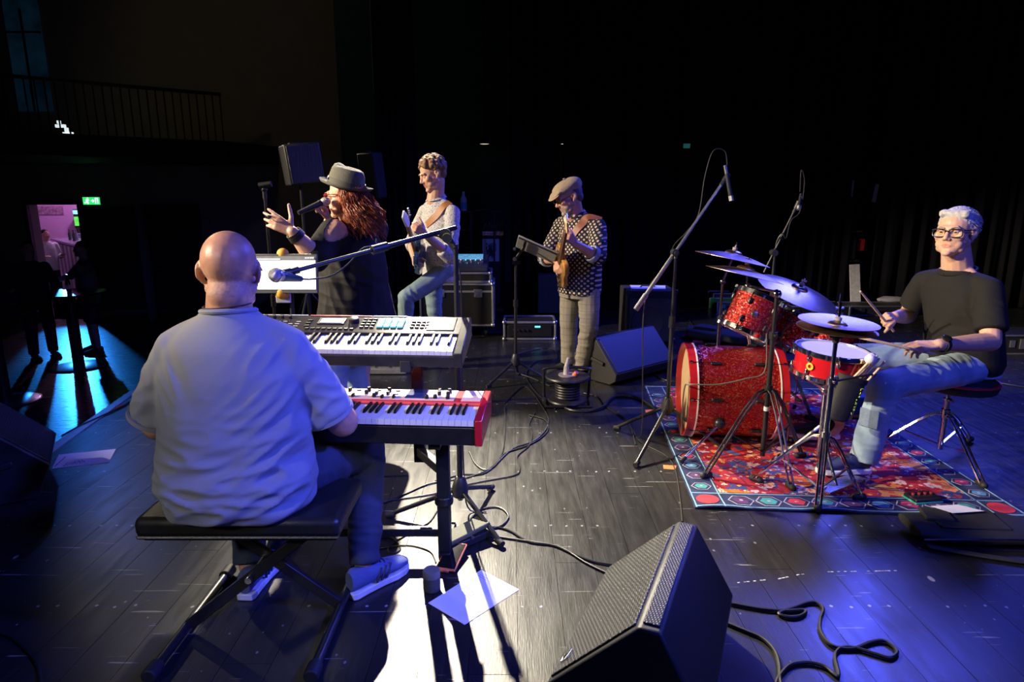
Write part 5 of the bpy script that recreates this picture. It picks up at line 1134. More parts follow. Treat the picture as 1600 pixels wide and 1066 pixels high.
sk.cap(anR, anR + V((-.03, 0, -.05)), .036, .035)
def d_face(c):
    L = F.loc(c); r = np.zeros(len(L)); r[((L[:, 0] / .021) ** 2 + ((L[:, 2] + .0655) / .009) ** 2 < 1) & (L[:, 1] > .078)] = 1; return r
blob('body', sk, .0046, 3, SKIN, dp, face_post(F), (LIP,), d_face); eyes_on(dp, F); GREY = mat('grey_hair', (.50, .49, .50), .6, var=.25, scale=60, bump=.5, bscale=500)
brows_on(dp, F, mat('grey_brow', (.30, .26, .22), .8))
hr = MB(); hr.ell(F(0, -.026, .046), (.083 * F.s, .099 * F.s, .084 * F.s), F.R, 22, 14); hr.ell(F(0, -.065, -.01), (.068 * F.s, .055 * F.s, .065 * F.s), F.R); hr.cap(F(-.05, .045, .088), F(.045, .05, .092), .020 * F.s)
rng = random.Random(11); hp = []
for _ in range(420):
    th, ph_ = rng.uniform(0, 2 * PI), math.acos(rng.uniform(-.45, 1)); p = (math.sin(ph_) * math.cos(th) * .082, -.026 + math.sin(ph_) * math.sin(th) * .097, .046 + math.cos(ph_) * .083)
    if p[1] > .045 and p[2] < .062: continue
    hp.append(p)
def hpost(P, N): return P + N * (np_noise(P, 60, 2) * .004)[:, None]
hair = blob('hair', hr, .005, 2, GREY, dp, hpost)
mb = MB(); tufts(mb, F, hp, .020, .0028, lambda p: (p[0] * 2 - .04, -.25 + p[1] * -1.0, p[2] * .9 - .06), rng); mb.build('hair_tufts', GREY, dp, 0, 60, True)['kind'] = 'stuff'
gf = part('glasses', mat('black_frame', (.012, .012, .02), .3), dp, lambda m: [m.path([F(k * .083, -.010, .014), F(k * .083, .03, .013), F(k * .068, .092, .010)], .0026 * F.s, 6) for k in (-1, 1)] + [m.path([F(k * .037 + .029 * (abs(math.cos(a)) ** .5 * math.copysign(1, math.cos(a))), .0975 - .006 * (abs(math.cos(a)) if math.cos(a) * k > 0 else 0), -.003 + .019 * (abs(math.sin(a)) ** .6 * math.copysign(1, math.sin(a)))) for a in [2 * PI * i / 20 for i in range(21)]], .0026 * F.s, 6, False) for k in (-1, 1)] + [m.path([F(-.010, .099, .004), F(0, .104, .007), F(.010, .099, .004)], .0026 * F.s, 6)])
BTEE = mat('black_cotton', (.013, .013, .013), .85, var=.12, scale=8, bump=.18, bscale=420, spec=.25)
cl = MB(); cl.loft([((2.66, 3.655, .535), sd, fr, .195, .15), ((2.655, 3.655, .60), sd, fr, .215, .17), ((2.635, 3.65, .70), sd, fr, .21, .17), ((2.62, 3.655, .82), sd, fr, .205, .155), ((2.595, 3.665, .94), sd, fr, .208, .145), ((2.575, 3.672, 1.03), sd, fr, .195, .128), ((2.562, 3.675, 1.09), sd, fr, .150, .100), ((2.557, 3.676, 1.128), sd, fr, .100, .088)], 32, 2.2); yoke(cl, V((2.557, 3.676, 1.085)), (shL, shR), .055, .066)
for s_, e_ in ((shL, shL.lerp(elL, .80)), (shR, shR.lerp(elR, .72))): cl.cap(s_ + V((0, 0, -.02)), s_.lerp(e_, .5), .070, .073, 18); cl.cap(s_.lerp(e_, .45), e_, .073, .078, 18, True)
blob('t_shirt', cl, .0075, 12, BTEE, dp, folds(1.0, [((2.48, 3.52, .68), (.2, 0, 1), .05, .13, .008), ((2.52, 3.50, .90), (1, 0, .6), .06, .10, .006), ((2.6, 3.44, .95), (.6, 0, 1), .05, .09, .005)], .006, 7))
part('collar_rib', BTEE, dp, lambda m: m.path([V((2.553, 3.672, 1.122)) + fr * (.092 * math.cos(a)) + sd * (.096 * math.sin(a)) + V((0, 0, -.022 * math.cos(a))) for a in [2 * PI * i / 20 for i in range(21)]], .008, 8, False))
def denim_light():
    m, nt, b = _new('faded_denim'); L = nt.links; vec = _coord(nt)
    n = _noise(nt, vec, 5, 4); c = _ramp(nt, n, [(.35, (.20, .30, .42)), (.6, (.38, .48, .58)), (.75, (.52, .60, .66))])
    L.new(_mix(nt, _math(nt, 'MULTIPLY', _noise(nt, _coord(nt, (1, 1, .3)), 220, 2), .35), c, (.12, .18, .30)), b.inputs['Base Color']); b.inputs['Roughness'].default_value = .85; b.inputs['Specular IOR Level'].default_value = .2
    _bump(nt, b, _noise(nt, vec, 300, 2), .25, .004); return m
DEN = denim_light()
lg = MB(); lg.loft([((2.67, 3.65, .525), sd, fr, .19, .15), ((2.66, 3.65, .62), sd, fr, .19, .15), ((2.65, 3.65, .70), sd, fr, .17, .13)])
for h_, k_, a_ in ((hipL, knL, anL), (hipR, knR, anR)):
    lg.cap(h_, k_, .098, .080); lg.cap(k_, k_.lerp(a_, .5), .080, .074); e_ = a_ + V((0, 0, -.012 if a_ is anL else .05)); lg.cap(k_.lerp(a_, .5), e_, .074, .074, 16, True)
blob('jeans', lg, .0075, 5, DEN, dp, folds(1.0, [((2.0, 3.26, .44), (0, .2, 1), .045, .10, .007), ((2.0, 3.3, .2), (.2, 0, 1), .05, .11, .007), ((2.4, 3.40, .6), (1, .3, .2), .05, .16, .008)], .006, 8))
part('knee_patch', mat('denim_patch', (.16, .22, .32), .9, bump=.3), dp, lambda m: (m.box(knL.lerp(anL, .42) + V((-.062, -.045, 0)), (.012, .10, .10), RZ(.62)),), .004)
NAVYS = mat('navy_canvas', (.025, .035, .11), .8, bump=.2); BLKS = mat('black_canvas', (.015, .015, .017), .8, bump=.2)
shoe(dp, (1.99, 3.325), (1.71, 3.315), NAVYS, SOLEW, .30, .050, .085, None, .035, BLKS); shoe(dp, (2.06, 3.81), (1.80, 3.84), BLKS, SOLEW, .29, .05, .085, None, .05, BLKS)
wt = wrL.lerp(elL, .09); wdir = (elL - wrL).normalized(); part('watch_strap', BLKR, dp, lambda m: m.lathe([(.036, -.011), (.040, -.011), (.040, .011), (.036, .011), (.036, -.011)], wt, align(wdir), 28)); part('watch', mat('watch_black', (.01, .01, .013), .15), dp, lambda m: m.lathe([(.0, .0), (.022, .0), (.023, .009), (.018, .012), (0, .012)], wt + V((.0, -.020, .033)), align((0, -.5, .86)), 24))
def stick(label, a, b):
    a, b = V(a), V(b); d = (b - a).normalized(); o = thing('drumstick', label, 'drumstick', a); part('shaft', WOOD, o, lambda m: (m.tube(a, a + (b - a) * .75, .0075, .0075, 10), m.tube(a + (b - a) * .75, b, .0075, .004, 10))); part('tip', WOOD, o, lambda m: m.ell(b, (.006, .006, .009), align(d), 10, 8))
hcR = wrR + V((-.70, -.66, .05)).normalized() * .085 + V((-.01, .0, -.035))
tipR = at(1345, 456, 3.52); stick('brown drumstick raised in the drummer right hand', hcR - (tipR - hcR).normalized() * .09, tipR)
hcL = wrL + V((-.10, -.012, -.03)); tipL = at(1306, 519, 3.34); stick('pale drumstick held low over the snare drum', hcL - (tipL - hcL).normalized() * .07, tipL)

# ---------------------------------------------------------------- singer
sp_ = thing('person', 'singer in a grey hat and black cold-shoulder tunic holding a microphone', 'person', (-.97, 3.86, 0))
fr = V((-.86, .50, 0)); sd = V((.50, .86, 0)); cx = V((-.955, 3.85, 0))
F = Frame((-.975, 3.82, 1.535), (-.95, .28, -.02), (-.04, 0, 1), 1.04); nb = V((-.945, 3.84, 1.37))
shL, shR = V((-1.005, 3.665, 1.335)), V((-.85, 4.02, 1.335)); elL, wrL = at(493, 402, 3.50), at(457, 362, 3.42); elR, wrR = V((-1.07, 4.06, 1.10)), at(513, 347, 3.78)
sk = MB(); head_shapes(sk, F, nb, .052, ears=False); sk.loft([(cx + V((0, 0, .9)), sd, fr, .16, .12), (cx + V((0, 0, 1.15)), sd, fr, .16, .12), (cx + V((0, 0, 1.30)), sd, fr, .15, .1), (cx + V((0.01, 0, 1.36)), sd, fr, .07, .05)])
arm(sk, shL, elL, wrL, (.078, .066, .054, .030)); sk.cap(shL, shL.lerp(elL, .4), .078, .077); arm(sk, shR, elR, wrR, (.06, .052, .046, .028)); yoke(sk, nb, (shL, shR), .040, .036, -.012)
hd = (at(415, 338, 3.40) - wrL).normalized(); hand_shapes(sk, wrL + hd * .005, hd, (.25, -.95, .15), 'L', (.12, .20, .28, .38), (.35, .9), .10, 1.02, .0)
mh, mt_ = at(509, 315, 3.735), at(466, 333, 3.62); md = (mt_ - mh).normalized()
hw = V((0, .25, 1)).normalized(); hand_shapes(sk, wrR + V((0, 0, .01)), (at(505, 322, 3.74) - wrR), (.75, .55, .1), 'R', (.75, 1.05, 1.1, 1.15), (.9, .3), .03, .98, .5)
for s_ in (-1, 1):
    h_ = cx + sd * (.10 * s_) + V((0, 0, .85)); sk.cap(h_, h_ + V((-.05, -.01, -.42)), .07, .05); sk.cap(h_ + V((-.05, -.01, -.42)), h_ + V((-.04, 0, -.76)), .05, .036)
blob('body', sk, .0048, 3, SKIN, sp_, face_post(F)); eyes_on(sp_, F)
NAIL = mat('dark_nail', (.10, .01, .02), .25)
# cold shoulder tunic: sleeves start below the bare shoulder
TUN = mat('black_jersey', (.010, .010, .011), .8, var=.1, scale=8, bump=.15, bscale=420, spec=.3)
cl = MB(); cl.loft([(cx + V((.02, 0, .64)), sd, fr, .27, .225), (cx + V((.015, 0, .75)), sd, fr, .262, .215), (cx + V((.005, 0, .88)), sd, fr, .245, .20), (cx + V((0, 0, 1.02)), sd, fr, .222, .185), (cx + V((0, 0, 1.15)), sd, fr, .205, .185), (cx + V((.01, 0, 1.26)), sd, fr, .185, .15), (cx + V((.01, 0, 1.335)), sd, fr, .135, .10), (cx + V((.01, 0, 1.37)), sd, fr, .085, .075)], 32, 2.15)
yoke(cl, V((-.945, 3.84, 1.345)), (shL, shR), .055, .068); cl.cap(shL, elL, .084, .078, 18); cl.cap(elL, elL.lerp(wrL, .16), .077, .070, 18, True); cl.cap(shR, elR, .085, .08); cl.cap(elR, elR.lerp(wrR, .3), .08, .07, 16, True)
tunic = blob('tunic', cl, .006, 9, TUN, sp_, folds(1.0, [((-.95, 3.66, 1.05), (.3, 0, 1), .07, .18, .009), ((-1.03, 3.62, .95), (1, 0, .2), .08, .25, .010)], .007, 7))
h0, h1 = at(540, 333, 3.58), at(517, 374, 3.58); hc_, ha_ = (h0 + h1) / 2, (h1 - h0); hl_ = ha_.length / 2; ha_.normalize(); hb_ = ha_.cross(V((0, 1, 0))).normalized()
def in_hole(p):
    if p.y > 3.72: return False
    r = p - hc_; return (r.dot(ha_) / (hl_ * 1.02)) ** 2 + (r.dot(hb_) / .062) ** 2 < 1
cut(tunic, in_hole)
lg = MB()
for s_ in (-1, 1):
    h_ = cx + sd * (.105 * s_) + V((-.02, 0, .85)); k_ = h_ + V((-.07, -.01, -.40)); a_ = h_ + V((-.05, 0, -.80)); lg.cap(h_, k_, .115, .088); lg.cap(k_, a_, .085, .070, 16, True)
blob('jeans', lg, .008, 4, DEN, sp_, folds(1.0, [((-1.0, 3.75, .42), (.2, 0, 1), .06, .16, .007)], .005, 9))
for s_ in (-1, 1): a_ = cx + sd * (.105 * s_) + V((-.03, 0, 0)); shoe(sp_, a_ - fr * .06, a_ + fr * .2, BLKS, SOLEW, .25, .044, .07)
# hat
HAT = mat('grey_felt_hat', (.105, .105, .085), .9, var=.15, scale=40, bump=.3, bscale=300); HF = Frame(F(0, -.012, .050), F.R @ V((0, 1, .30)), (-.04, 0, 1), 1.09)
def hat_pt(a, r, z): return HF(r[0] * math.cos(a), r[1] * math.sin(a), z)
hat = MB(); N_ = 40; rings = []
for rr, z in (((.082, .100), .0), ((.085, .103), .012), ((.081, .098), .045), ((.074, .090), .076), ((.062, .080), .097), ((.046, .064), .104), ((.028, .045), .094), ((.010, .028), .085)): rings.append([hat_pt(2 * PI * i / N_, rr, z + (.010 * max(0, math.sin(2 * PI * i / N_)) if z > .07 else 0) - (.012 * math.exp(-((abs(math.cos(2 * PI * i / N_)) - .8) / .25) ** 2) * max(0, math.sin(2 * PI * i / N_)) if z > .09 else 0)) for i in range(N_)])
hat.add([p for r in rings for p in r], [(j * N_ + i, j * N_ + (i + 1) % N_, (j + 1) * N_ + (i + 1) % N_, (j + 1) * N_ + i) for j in range(len(rings) - 1) for i in range(N_)] + [tuple(range(N_ - 1, -1, -1)), tuple(range((len(rings) - 1) * N_, len(rings) * N_))])
ht = hat.build('hat', HAT, sp_, 0, 60, True)
def brim(m):
    rows = []
    for rr, dz in ((.080, .002), (.100, -.002), (.118, .004), (.124, .014), (.124, .018), (.116, .009), (.098, .003), (.080, .006)): rows.append([hat_pt(2 * PI * i / N_, (rr, rr * 1.17), dz + (.012 if abs(rr) > .11 else .004) * (-math.sin(2 * PI * i / N_)) ** 2 * (1 if math.sin(2 * PI * i / N_) < 0 else 0)) for i in range(N_)])
    n = len(rows); m.add([p for r in rows for p in r], [(j * N_ + i, j * N_ + (i + 1) % N_, ((j + 1) % n) * N_ + (i + 1) % N_, ((j + 1) % n) * N_ + i) for j in range(n) for i in range(N_)])
part('brim', HAT, ht, brim, 0, 60); part('hat_band', mat('dark_band', (.07, .07, .06), .8), ht, lambda m: m.add([hat_pt(2 * PI * i / N_, (r_ + .003, r_ * 1.2 + .004), z) for z, r_ in ((.012, .0845), (.038, .0835)) for i in range(N_)] + [hat_pt(2 * PI * i / N_, (r_ - .002, r_ * 1.2 - .002), z) for z, r_ in ((.038, .0835), (.012, .0845)) for i in range(N_)], [(j * N_ + i, j * N_ + (i + 1) % N_, ((j + 1) % 4) * N_ + (i + 1) % N_, ((j + 1) % 4) * N_ + i) for j in range(4) for i in range(N_)]))
part('hat_pin', STEEL, ht, lambda m: m.lathe([(.008, 0), (.008, .004), (0, .005)], hat_pt(PI - .75, (.089, .107), .028), align(HF.R @ V((-.75, .65, 0))), 16))
AUB = mat('auburn_hair', (.26, .065, .025), .42, var=.5, scale=45, bump=.3, bscale=400); hr = MB()
hr.ell(F(0, -.045, -.01), (.082 * F.s, .075 * F.s, .10 * F.s), F.R); hr.ell(F(-.03, -.07, -.10), (.085, .06, .10), F.R); hr.ell(F(.02, -.09, -.14), (.08, .055, .09), F.R)
blob('hair', hr, .007, 3, AUB, sp_, lambda P, N: P + N * (np_noise(P, 26, 4) * .018)[:, None])
mb = MB(); rng = random.Random(21)
for i in range(620):
    a = rng.uniform(-PI * 1.02, .12); x0, y0 = .080 * math.cos(a), -.02 + .088 * math.sin(a) * 1.05; z0 = .04 + rng.uniform(-.03, .02); L_ = rng.uniform(.13, .26); ph_ = rng.uniform(0, 6); pts = []
    for k in range(9):
        t = k / 8; sw = .014 * math.sin(t * 13 + ph_) * (t + .25); ou = 1 + .55 * t; pts.append(F(x0 * ou * (1 - .1 * t) + sw + rng.uniform(-.004, .004), y0 * ou - .055 * t + .012 * math.cos(t * 10 + ph_), z0 - L_ * t))
    mb.path(pts, rng.uniform(.0018, .0036), 4, True, 2, taper=(1, .5))
mb.build('hair_locks', AUB, sp_, 0, 60, True)['kind'] = 'stuff'
part('sunglasses', mat('red_shades', (.25, .02, .03), .2), sp_, lambda m: [m.ell(F(k * .036, .094, .004), (.028 * F.s, .005, .021 * F.s), F.R, 16, 8) for k in (-1, 1)] + [m.path([F(k * .078, -.005, .012), F(k * .076, .05, .012), F(k * .062, .09, .01)], .003, 6) for k in (-1, 1)])
for i, (t, c_) in enumerate(((.04, (.012, .012, .012)), (.09, (.03, .025, .02)), (.14, (.012, .012, .012)), (.19, (.02, .02, .02)))):
    p = wrL.lerp(elL, t + .02); part('bracelet', mat('leather_band_%d' % i, c_, .5), sp_, lambda m: m.lathe([(.037 + t * .02, -.006), (.042 + t * .02, -.006), (.042 + t * .02, .006), (.037 + t * .02, .006), (.037 + t * .02, -.006)], p, align(elL - wrL), 24))
part('watch_strap', BLKR, sp_, lambda m: m.lathe([(.034, -.010), (.039, -.010), (.039, .010), (.034, .010), (.034, -.010)], wrR.lerp(elR, .08), align(elR - wrR), 24))
rgp = wrL + hd * .122 + V((0, -.012, .012)); part('ring', STEEL, sp_, lambda m: m.lathe([(.010, -.004), (.0135, -.004), (.0135, .004), (.010, .004), (.010, -.004)], rgp, align(hd), 16)); part('ring_stone', mat('dark_stone', (.03, .03, .04), .1), sp_, lambda m: m.ell(rgp + V((0, -.013, 0)), (.012, .005, .010)))
vocal_mic('black hand microphone with grey ball head held by the singer', mh, mt_)

# ---------------------------------------------------------------- electric guitars
def guitar(name, label, body_c, head_p, face_n, col, bw=.32, bl=.40, headm=WHITEP, pick=(.8, .8, .8)):
    bc0, hp0 = V(body_c), V(head_p); ax = (hp0 - bc0).normalized(); fn = V(face_n); fn = (fn - ax * fn.dot(ax)).normalized(); sx = ax.cross(fn); M = Matrix((sx, ax, fn)).transposed().to_4x4(); M.translation = bc0
    o = thing(name, label, 'guitar', bc0); L = (hp0 - bc0).length
    out = []
    for i in range(40):
        a = 2 * PI * i / 40; c_, s_ = math.cos(a), math.sin(a); r = 1 - .20 * math.exp(-((s_ - .1) / .28) ** 2) * abs(c_) ** .5; x_ = bw / 2 * c_ * r * (1.0 if s_ < 0 else .93); y_ = bl / 2 * s_
        if s_ > .72 and abs(c_) < .5: y_ -= .07 * (1 - abs(c_) / .5)
        if s_ > .5 and c_ < -.3: y_ += .03
        out.append((x_, y_))
    B = MB(); B.prism(out, -.021, .021, M); B.build('body', col, o, .010, 38, True, 3)
    pg = MB(); pg.prism([(x_ * .66 + .02, y_ * .7) for x_, y_ in out], .0205, .0235, M); pg.build('pickguard', mat('guard_' + name, pick, .3), o, 0, 38, True)
    nk = MB(); nk.add([M @ V(p) for p in ((-.027, .05, .012), (.027, .05, .012), (.021, L - .02, .012), (-.021, L - .02, .012), (-.02, .05, .034), (.02, .05, .034), (.018, L - .02, .034), (-.018, L - .02, .034))], [(0, 1, 2, 3), (4, 5, 6, 7), (0, 1, 5, 4), (1, 2, 6, 5), (2, 3, 7, 6), (3, 0, 4, 7)]); nk.build('neck', mat('rosewood', (.12, .06, .035), .45), o, .004, 38, True)
    hd_ = MB(); hd_.prism([(-.022, 0), (.022, 0), (.04, .05), (.028, .17), (-.03, .175), (-.038, .06)], .008, .022, M @ Matrix.Translation((0, L - .02, 0)) @ Matrix.Rotation(.12, 4, 'X')); hs = hd_.build('headstock', headm, o, .003, 38, True)
    for i in range(4): part('tuner', CHROME, hs, lambda m: (m.tube(M @ V((-.03, L + .02 + i * .035, .014)), M @ V((-.062, L + .02 + i * .035, .014)), .004), m.ell(M @ V((-.066, L + .02 + i * .035, .014)), (.010, .010, .006))))
    for i in range(5): part('string', STEEL, o, lambda m: m.tube(M @ V((-.014 + i * .007, -.12, .036)), M @ V((-.012 + i * .006, L + .1, .037)), .0008, n=5))
    for y_ in (-.02, -.075): part('pickup', BLK, o, lambda m: m.add([M @ V(p) for p in ((-.04, y_ - .012, .02), (.04, y_ - .012, .02), (.04, y_ + .012, .02), (-.04, y_ + .012, .02), (-.04, y_ - .012, .031), (.04, y_ - .012, .031), (.04, y_ + .012, .031), (-.04, y_ + .012, .031))], [(3, 2, 1, 0), (4, 5, 6, 7), (0, 1, 5, 4), (1, 2, 6, 5), (2, 3, 7, 6), (3, 0, 4, 7)]))
    part('bridge', CHROME, o, lambda m: m.tube(M @ V((-.04, -.125, .03)), M @ V((.04, -.125, .03)), .009))
    for k in (0, 1): part('control_knob', CHROME, o, lambda m: m.tube(M @ V((.08 + .015 * k, -.08 - .05 * k, .02)), M @ V((.08 + .015 * k, -.08 - .05 * k, .038)), .011))
    return o, M, L
# ---------------------------------------------------------------- guitarist
gp = thing('person', 'curly haired man in a pale speckled shirt playing electric guitar', 'person', (-.70, 5.80, 0))
fr = V((-.75, -.66, 0)); sd = V((.66, -.75, 0)); cx = V((-.655, 5.80, 0))
F = Frame(at(675, 272, 5.74), (-.78, -.46, -.34), (-.05, 0, 1), 1.15); nb = V((-.67, 5.78, 1.515))
shL, shR = V((-.515, 5.66, 1.42)), V((-.79, 5.94, 1.42)); elL, wrL = at(704, 402, 5.40), at(664, 366, 5.24); elR, wrR = V((-.93, 5.96, 1.13)), V((-.86, 5.64, 1.03))
sk = MB(); head_shapes(sk, F, nb, .063); sk.loft([(cx + V((0, 0, .9)), sd, fr, .13, .09), (cx + V((0, 0, 1.2)), sd, fr, .15, .09), (cx + V((0, 0, 1.40)), sd, fr, .15, .09), (cx + V((0, 0, 1.47)), sd, fr, .07, .06)])
arm(sk, shL, elL, wrL); arm(sk, shR, elR, wrR)
hand_shapes(sk, wrL, at(646, 352, 5.18) - wrL, (.55, -.75, -.3), 'L', (.7, .8, .85, .9), (.7, .6), .05, 1.05, .4); hand_shapes(sk, wrR, (.25, -.75, -.5), (-.75, -.5, .35), 'R', (.5, .7, .8, .9), (.8, .5), .04, 1.05, .4)
hipL, knL, anL = V((-.585, 5.72, .90)), at(634, 466, 5.48), V((-.945, 5.60, .21)); hipR, knR, anR = V((-.735, 5.88, .90)), V((-.72, 5.86, .50)), V((-.715, 5.90, .10))
for h_, k_, a_ in ((hipL, knL, anL), (hipR, knR, anR)): sk.cap(h_, k_, .06, .045); sk.cap(k_, a_, .045, .034)
blob('body', sk, .005, 3, SKIN, gp, face_post(F), (LIP,), lambda c: ((np.abs(F.loc(c)[:, 0]) < .02) & (np.abs(F.loc(c)[:, 2] + .0655) < .0105) & (F.loc(c)[:, 1] > .078)) * 1); eyes_on(gp, F, .2)
CURL = mat('curly_brown_hair', (.20, .105, .045), .55, var=.4, scale=60, bump=.3, bscale=300); brows_on(gp, F, CURL)
hr = MB(); rng = random.Random(5); hr.ell(F(0, -.026, .046), (.083 * F.s, .098 * F.s, .085 * F.s), F.R, 20, 14); hr.ell(F(0, -.06, -.01), (.07 * F.s, .055 * F.s, .06 * F.s), F.R)
for _ in range(260):
    th, ph_ = rng.uniform(0, 2 * PI), math.acos(rng.uniform(-.5, 1)); p = (math.sin(ph_) * math.cos(th) * .086, -.024 + math.sin(ph_) * math.sin(th) * .10, .046 + math.cos(ph_) * .088)
    if p[1] > .05 and p[2] < .058: continue
    if p[1] > -.025 and p[2] < .035 + max(0, p[1]) * .5: continue
    hr.ell(F(*p), rng.uniform(.010, .019) * F.s, None, 8, 6)
blob('hair', hr, .0055, 1, CURL, gp)
def speckle(name, base, dot, sc, th):
    m, nt, b = _new(name); L = nt.links; vec = _coord(nt); n = _noise(nt, vec, sc, 2, .6); L.new(_ramp(nt, n, [(th - .03, base), (th + .03, dot)]), b.inputs['Base Color']); b.inputs['Roughness'].default_value = .85; b.inputs['Specular IOR Level'].default_value = .25; _bump(nt, b, _noise(nt, vec, 300, 2), .2, .003); return m
SPK = speckle('speckled_shirting', (.56, .55, .55), (.26, .27, .32), 95, .54)
cl = MB(); cl.loft([(cx + V((0, 0, .80)), sd, fr, .185, .135), (cx + V((0, 0, .92)), sd, fr, .185, .13), (cx + V((0, 0, 1.08)), sd, fr, .18, .125), (cx + V((0, 0, 1.25)), sd, fr, .19, .125), (cx + V((0, 0, 1.38)), sd, fr, .185, .11), (cx + V((-.005, 0, 1.475)), sd, fr, .13, .09), (cx + V((-.01, -.01, 1.53)), sd, fr, .075, .072)], 30, 2.2); yoke(cl, V((-.665, 5.79, 1.50)), (shL, shR), .055, .060)
for s_, e_, w_ in ((shL, elL, wrL), (shR, elR, wrR)): cl.cap(s_ + V((0, 0, -.01)), e_, .066, .062, 16); cl.cap(e_, e_.lerp(w_, .35), .062, .058, 16, True)
gsh = blob('shirt', cl, .0075, 8, SPK, gp, folds(1.0, [((-.55, 5.6, 1.1), (.3, 0, 1), .07, .2, .008), ((-.5, 5.55, 1.25), (0, .3, 1), .06, .12, .007), ((-.7, 5.65, .95), (1, 0, .3), .06, .2, .006)], .006, 8))
def collar(parent, m_, c, fr_, sd_, r=.07, h=.045, tilt_=.3):
    def b(m):
        for k in (-1, 1):
            pts = []
            for a in (.20, .6, 1.1, 1.7, 2.3, 3.14): d = fr_ * math.cos(a) + sd_ * (math.sin(a) * k); pts.append((V(c) + d * r + V((0, 0, -.022 * math.cos(a))), d))
            vs = [];
            for p, d in pts: vs += [p + V((0, 0, h * .75)) - d * .004, p + d * .024 + V((0, 0, -.002)), p + d * .028 + V((0, 0, -.002)), p + V((0, 0, h * .75)) + d * .004]
            n = len(pts); m.add(vs, [(i * 4 + q, i * 4 + (q + 1) % 4, i * 4 + 4 + (q + 1) % 4, i * 4 + 4 + q) for i in range(n - 1) for q in range(4)] + [(3, 2, 1, 0), (4 * n - 4, 4 * n - 3, 4 * n - 2, 4 * n - 1)])
    return part('collar', m_, parent, b, 0, 60)
collar(gp, SPK, V((-.668, 5.785, 1.525)), fr, sd, .068)
lg = MB(); lg.loft([(cx + V((0, 0, .80)), sd, fr, .165, .12), (cx + V((0, 0, .95)), sd, fr, .165, .115)])
for h_, k_, a_ in ((hipL, knL, anL), (hipR, knR, anR)): lg.cap(h_, k_, .095, .070); lg.cap(k_, k_.lerp(a_, .5), .070, .065); lg.cap(k_.lerp(a_, .5), a_ + V((0, 0, -.02)), .065, .062, 16, True)
GDEN = mat('teal_grey_denim', (.18, .26, .29), .85, var=.2, scale=10, bump=.25, bscale=260); blob('jeans', lg, .008, 4, GDEN, gp, folds(1.0, [((-.9, 5.45, .65), (1, 0, .5), .05, .14, .007), ((-.7, 5.8, .5), (0, 0, 1), .06, .2, .006)], .006, 8))
BRS = mat('brown_leather', (.16, .07, .04), .45); shoe(gp, (-.66, 5.93), (-.86, 5.83), BRS, BLKR, .29, .048, .08); shoe(gp, (-.88, 5.62), (-1.15, 5.55), BRS, BLKR, .29, .048, .08, None, .112)
LEATH = mat('tan_strap', (.36, .15, .05), .5, var=.2, bump=.15)
gtr, Mg, Lg = guitar('electric_guitar', 'dark blue electric guitar with white headstock held by the curly haired man', (-.80, 5.56, 1.04), at(641, 350, 5.03), (-.80, -.2, .25), mat('midnight_blue', (.02, .05, .13), .2, coat=.6), .31, .38)
strip(gtr, 'strap', LEATH, gsh, [(712, 318), (703, 317), (694, 322), (684, 335), (675, 344), (667, 352)], .062)

# ---------------------------------------------------------------- bass player
bp_ = thing('person', 'man in a flat cap and dotted shirt playing bass guitar', 'person', (.57, 5.46, 0))
fr = V((-.80, -.60, 0)); sd = V((.60, -.80, 0)); cx = V((.575, 5.45, 0))
F = Frame(at(888, 308, 5.38), (-.86, -.30, -.36), (-.10, 0, 1), 1.13); nb = V((.53, 5.42, 1.385))
shL, shR = V((.700, 5.30, 1.315)), V((.43, 5.61, 1.315)); elL, wrL = at(934, 402, 5.10), at(899, 381, 4.97); elR, wrR = V((.285, 5.55, 1.02)), at(869, 407, 5.26)
sk = MB(); head_shapes(sk, F, nb, .062, nose=1.1); sk.loft([(cx + V((0, 0, .8)), sd, fr, .14, .11), (cx + V((0, 0, 1.1)), sd, fr, .15, .1), (cx + V((0, 0, 1.25)), sd, fr, .15, .09), (cx + V((-.02, 0, 1.32)), sd, fr, .07, .06)])
arm(sk, shL, elL, wrL); arm(sk, shR, elR, wrR)
hand_shapes(sk, wrL, at(886, 366, 4.90) - wrL, (.5, -.80, .1), 'L', (.75, .85, .9, .95), (.75, .6), .05, 1.08, .4); hand_shapes(sk, wrR, (.05, -.5, -.55), (-.8, -.35, .4), 'R', (.7, .85, .95, 1.05), (.8, .45), .03, 1.08, .45)
hipL, knL, anL = V((.645, 5.36, .80)), V((.655, 5.33, .46)), V((.60, 5.36, .10)); hipR, knR, anR = V((.515, 5.54, .80)), V((.50, 5.52, .46)), V((.505, 5.53, .10))
for h_, k_, a_ in ((hipL, knL, anL), (hipR, knR, anR)): sk.cap(h_, k_, .06, .045); sk.cap(k_, a_, .045, .034)
def b_face(c):
    L = F.loc(c); r = np.zeros(len(L)); r[(L[:, 2] < -.048) & (L[:, 2] > -.125) & (L[:, 1] > .015 - .2 * (L[:, 2] + .048)) & (np.abs(L[:, 0]) < .07)] = 2; r[(np.abs(L[:, 0]) < .019) & (np.abs(L[:, 2] + .0655) < .0095) & (L[:, 1] > .078)] = 1; return r
blob('body', sk, .005, 3, SKIN2, bp_, face_post(F), (LIP, mat('grey_beard', (.38, .30, .25), .85, var=.4, scale=200, bump=.4, bscale=700)), b_face); eyes_on(bp_, F, .2)
CAPM = mat('tan_wool', (.36, .28, .19), .9, var=.15, scale=60, bump=.35, bscale=350)
hr = MB(); hr.ell(F(0, -.03, .025), (.081 * F.s, .088 * F.s, .075 * F.s), F.R); hr.ell(F(0, -.06, -.02), (.066 * F.s, .05 * F.s, .05 * F.s), F.R); blob('hair', hr, .006, 2, mat('dark_grey_hair', (.10, .09, .085), .7, var=.3, scale=90, bump=.4), bp_)
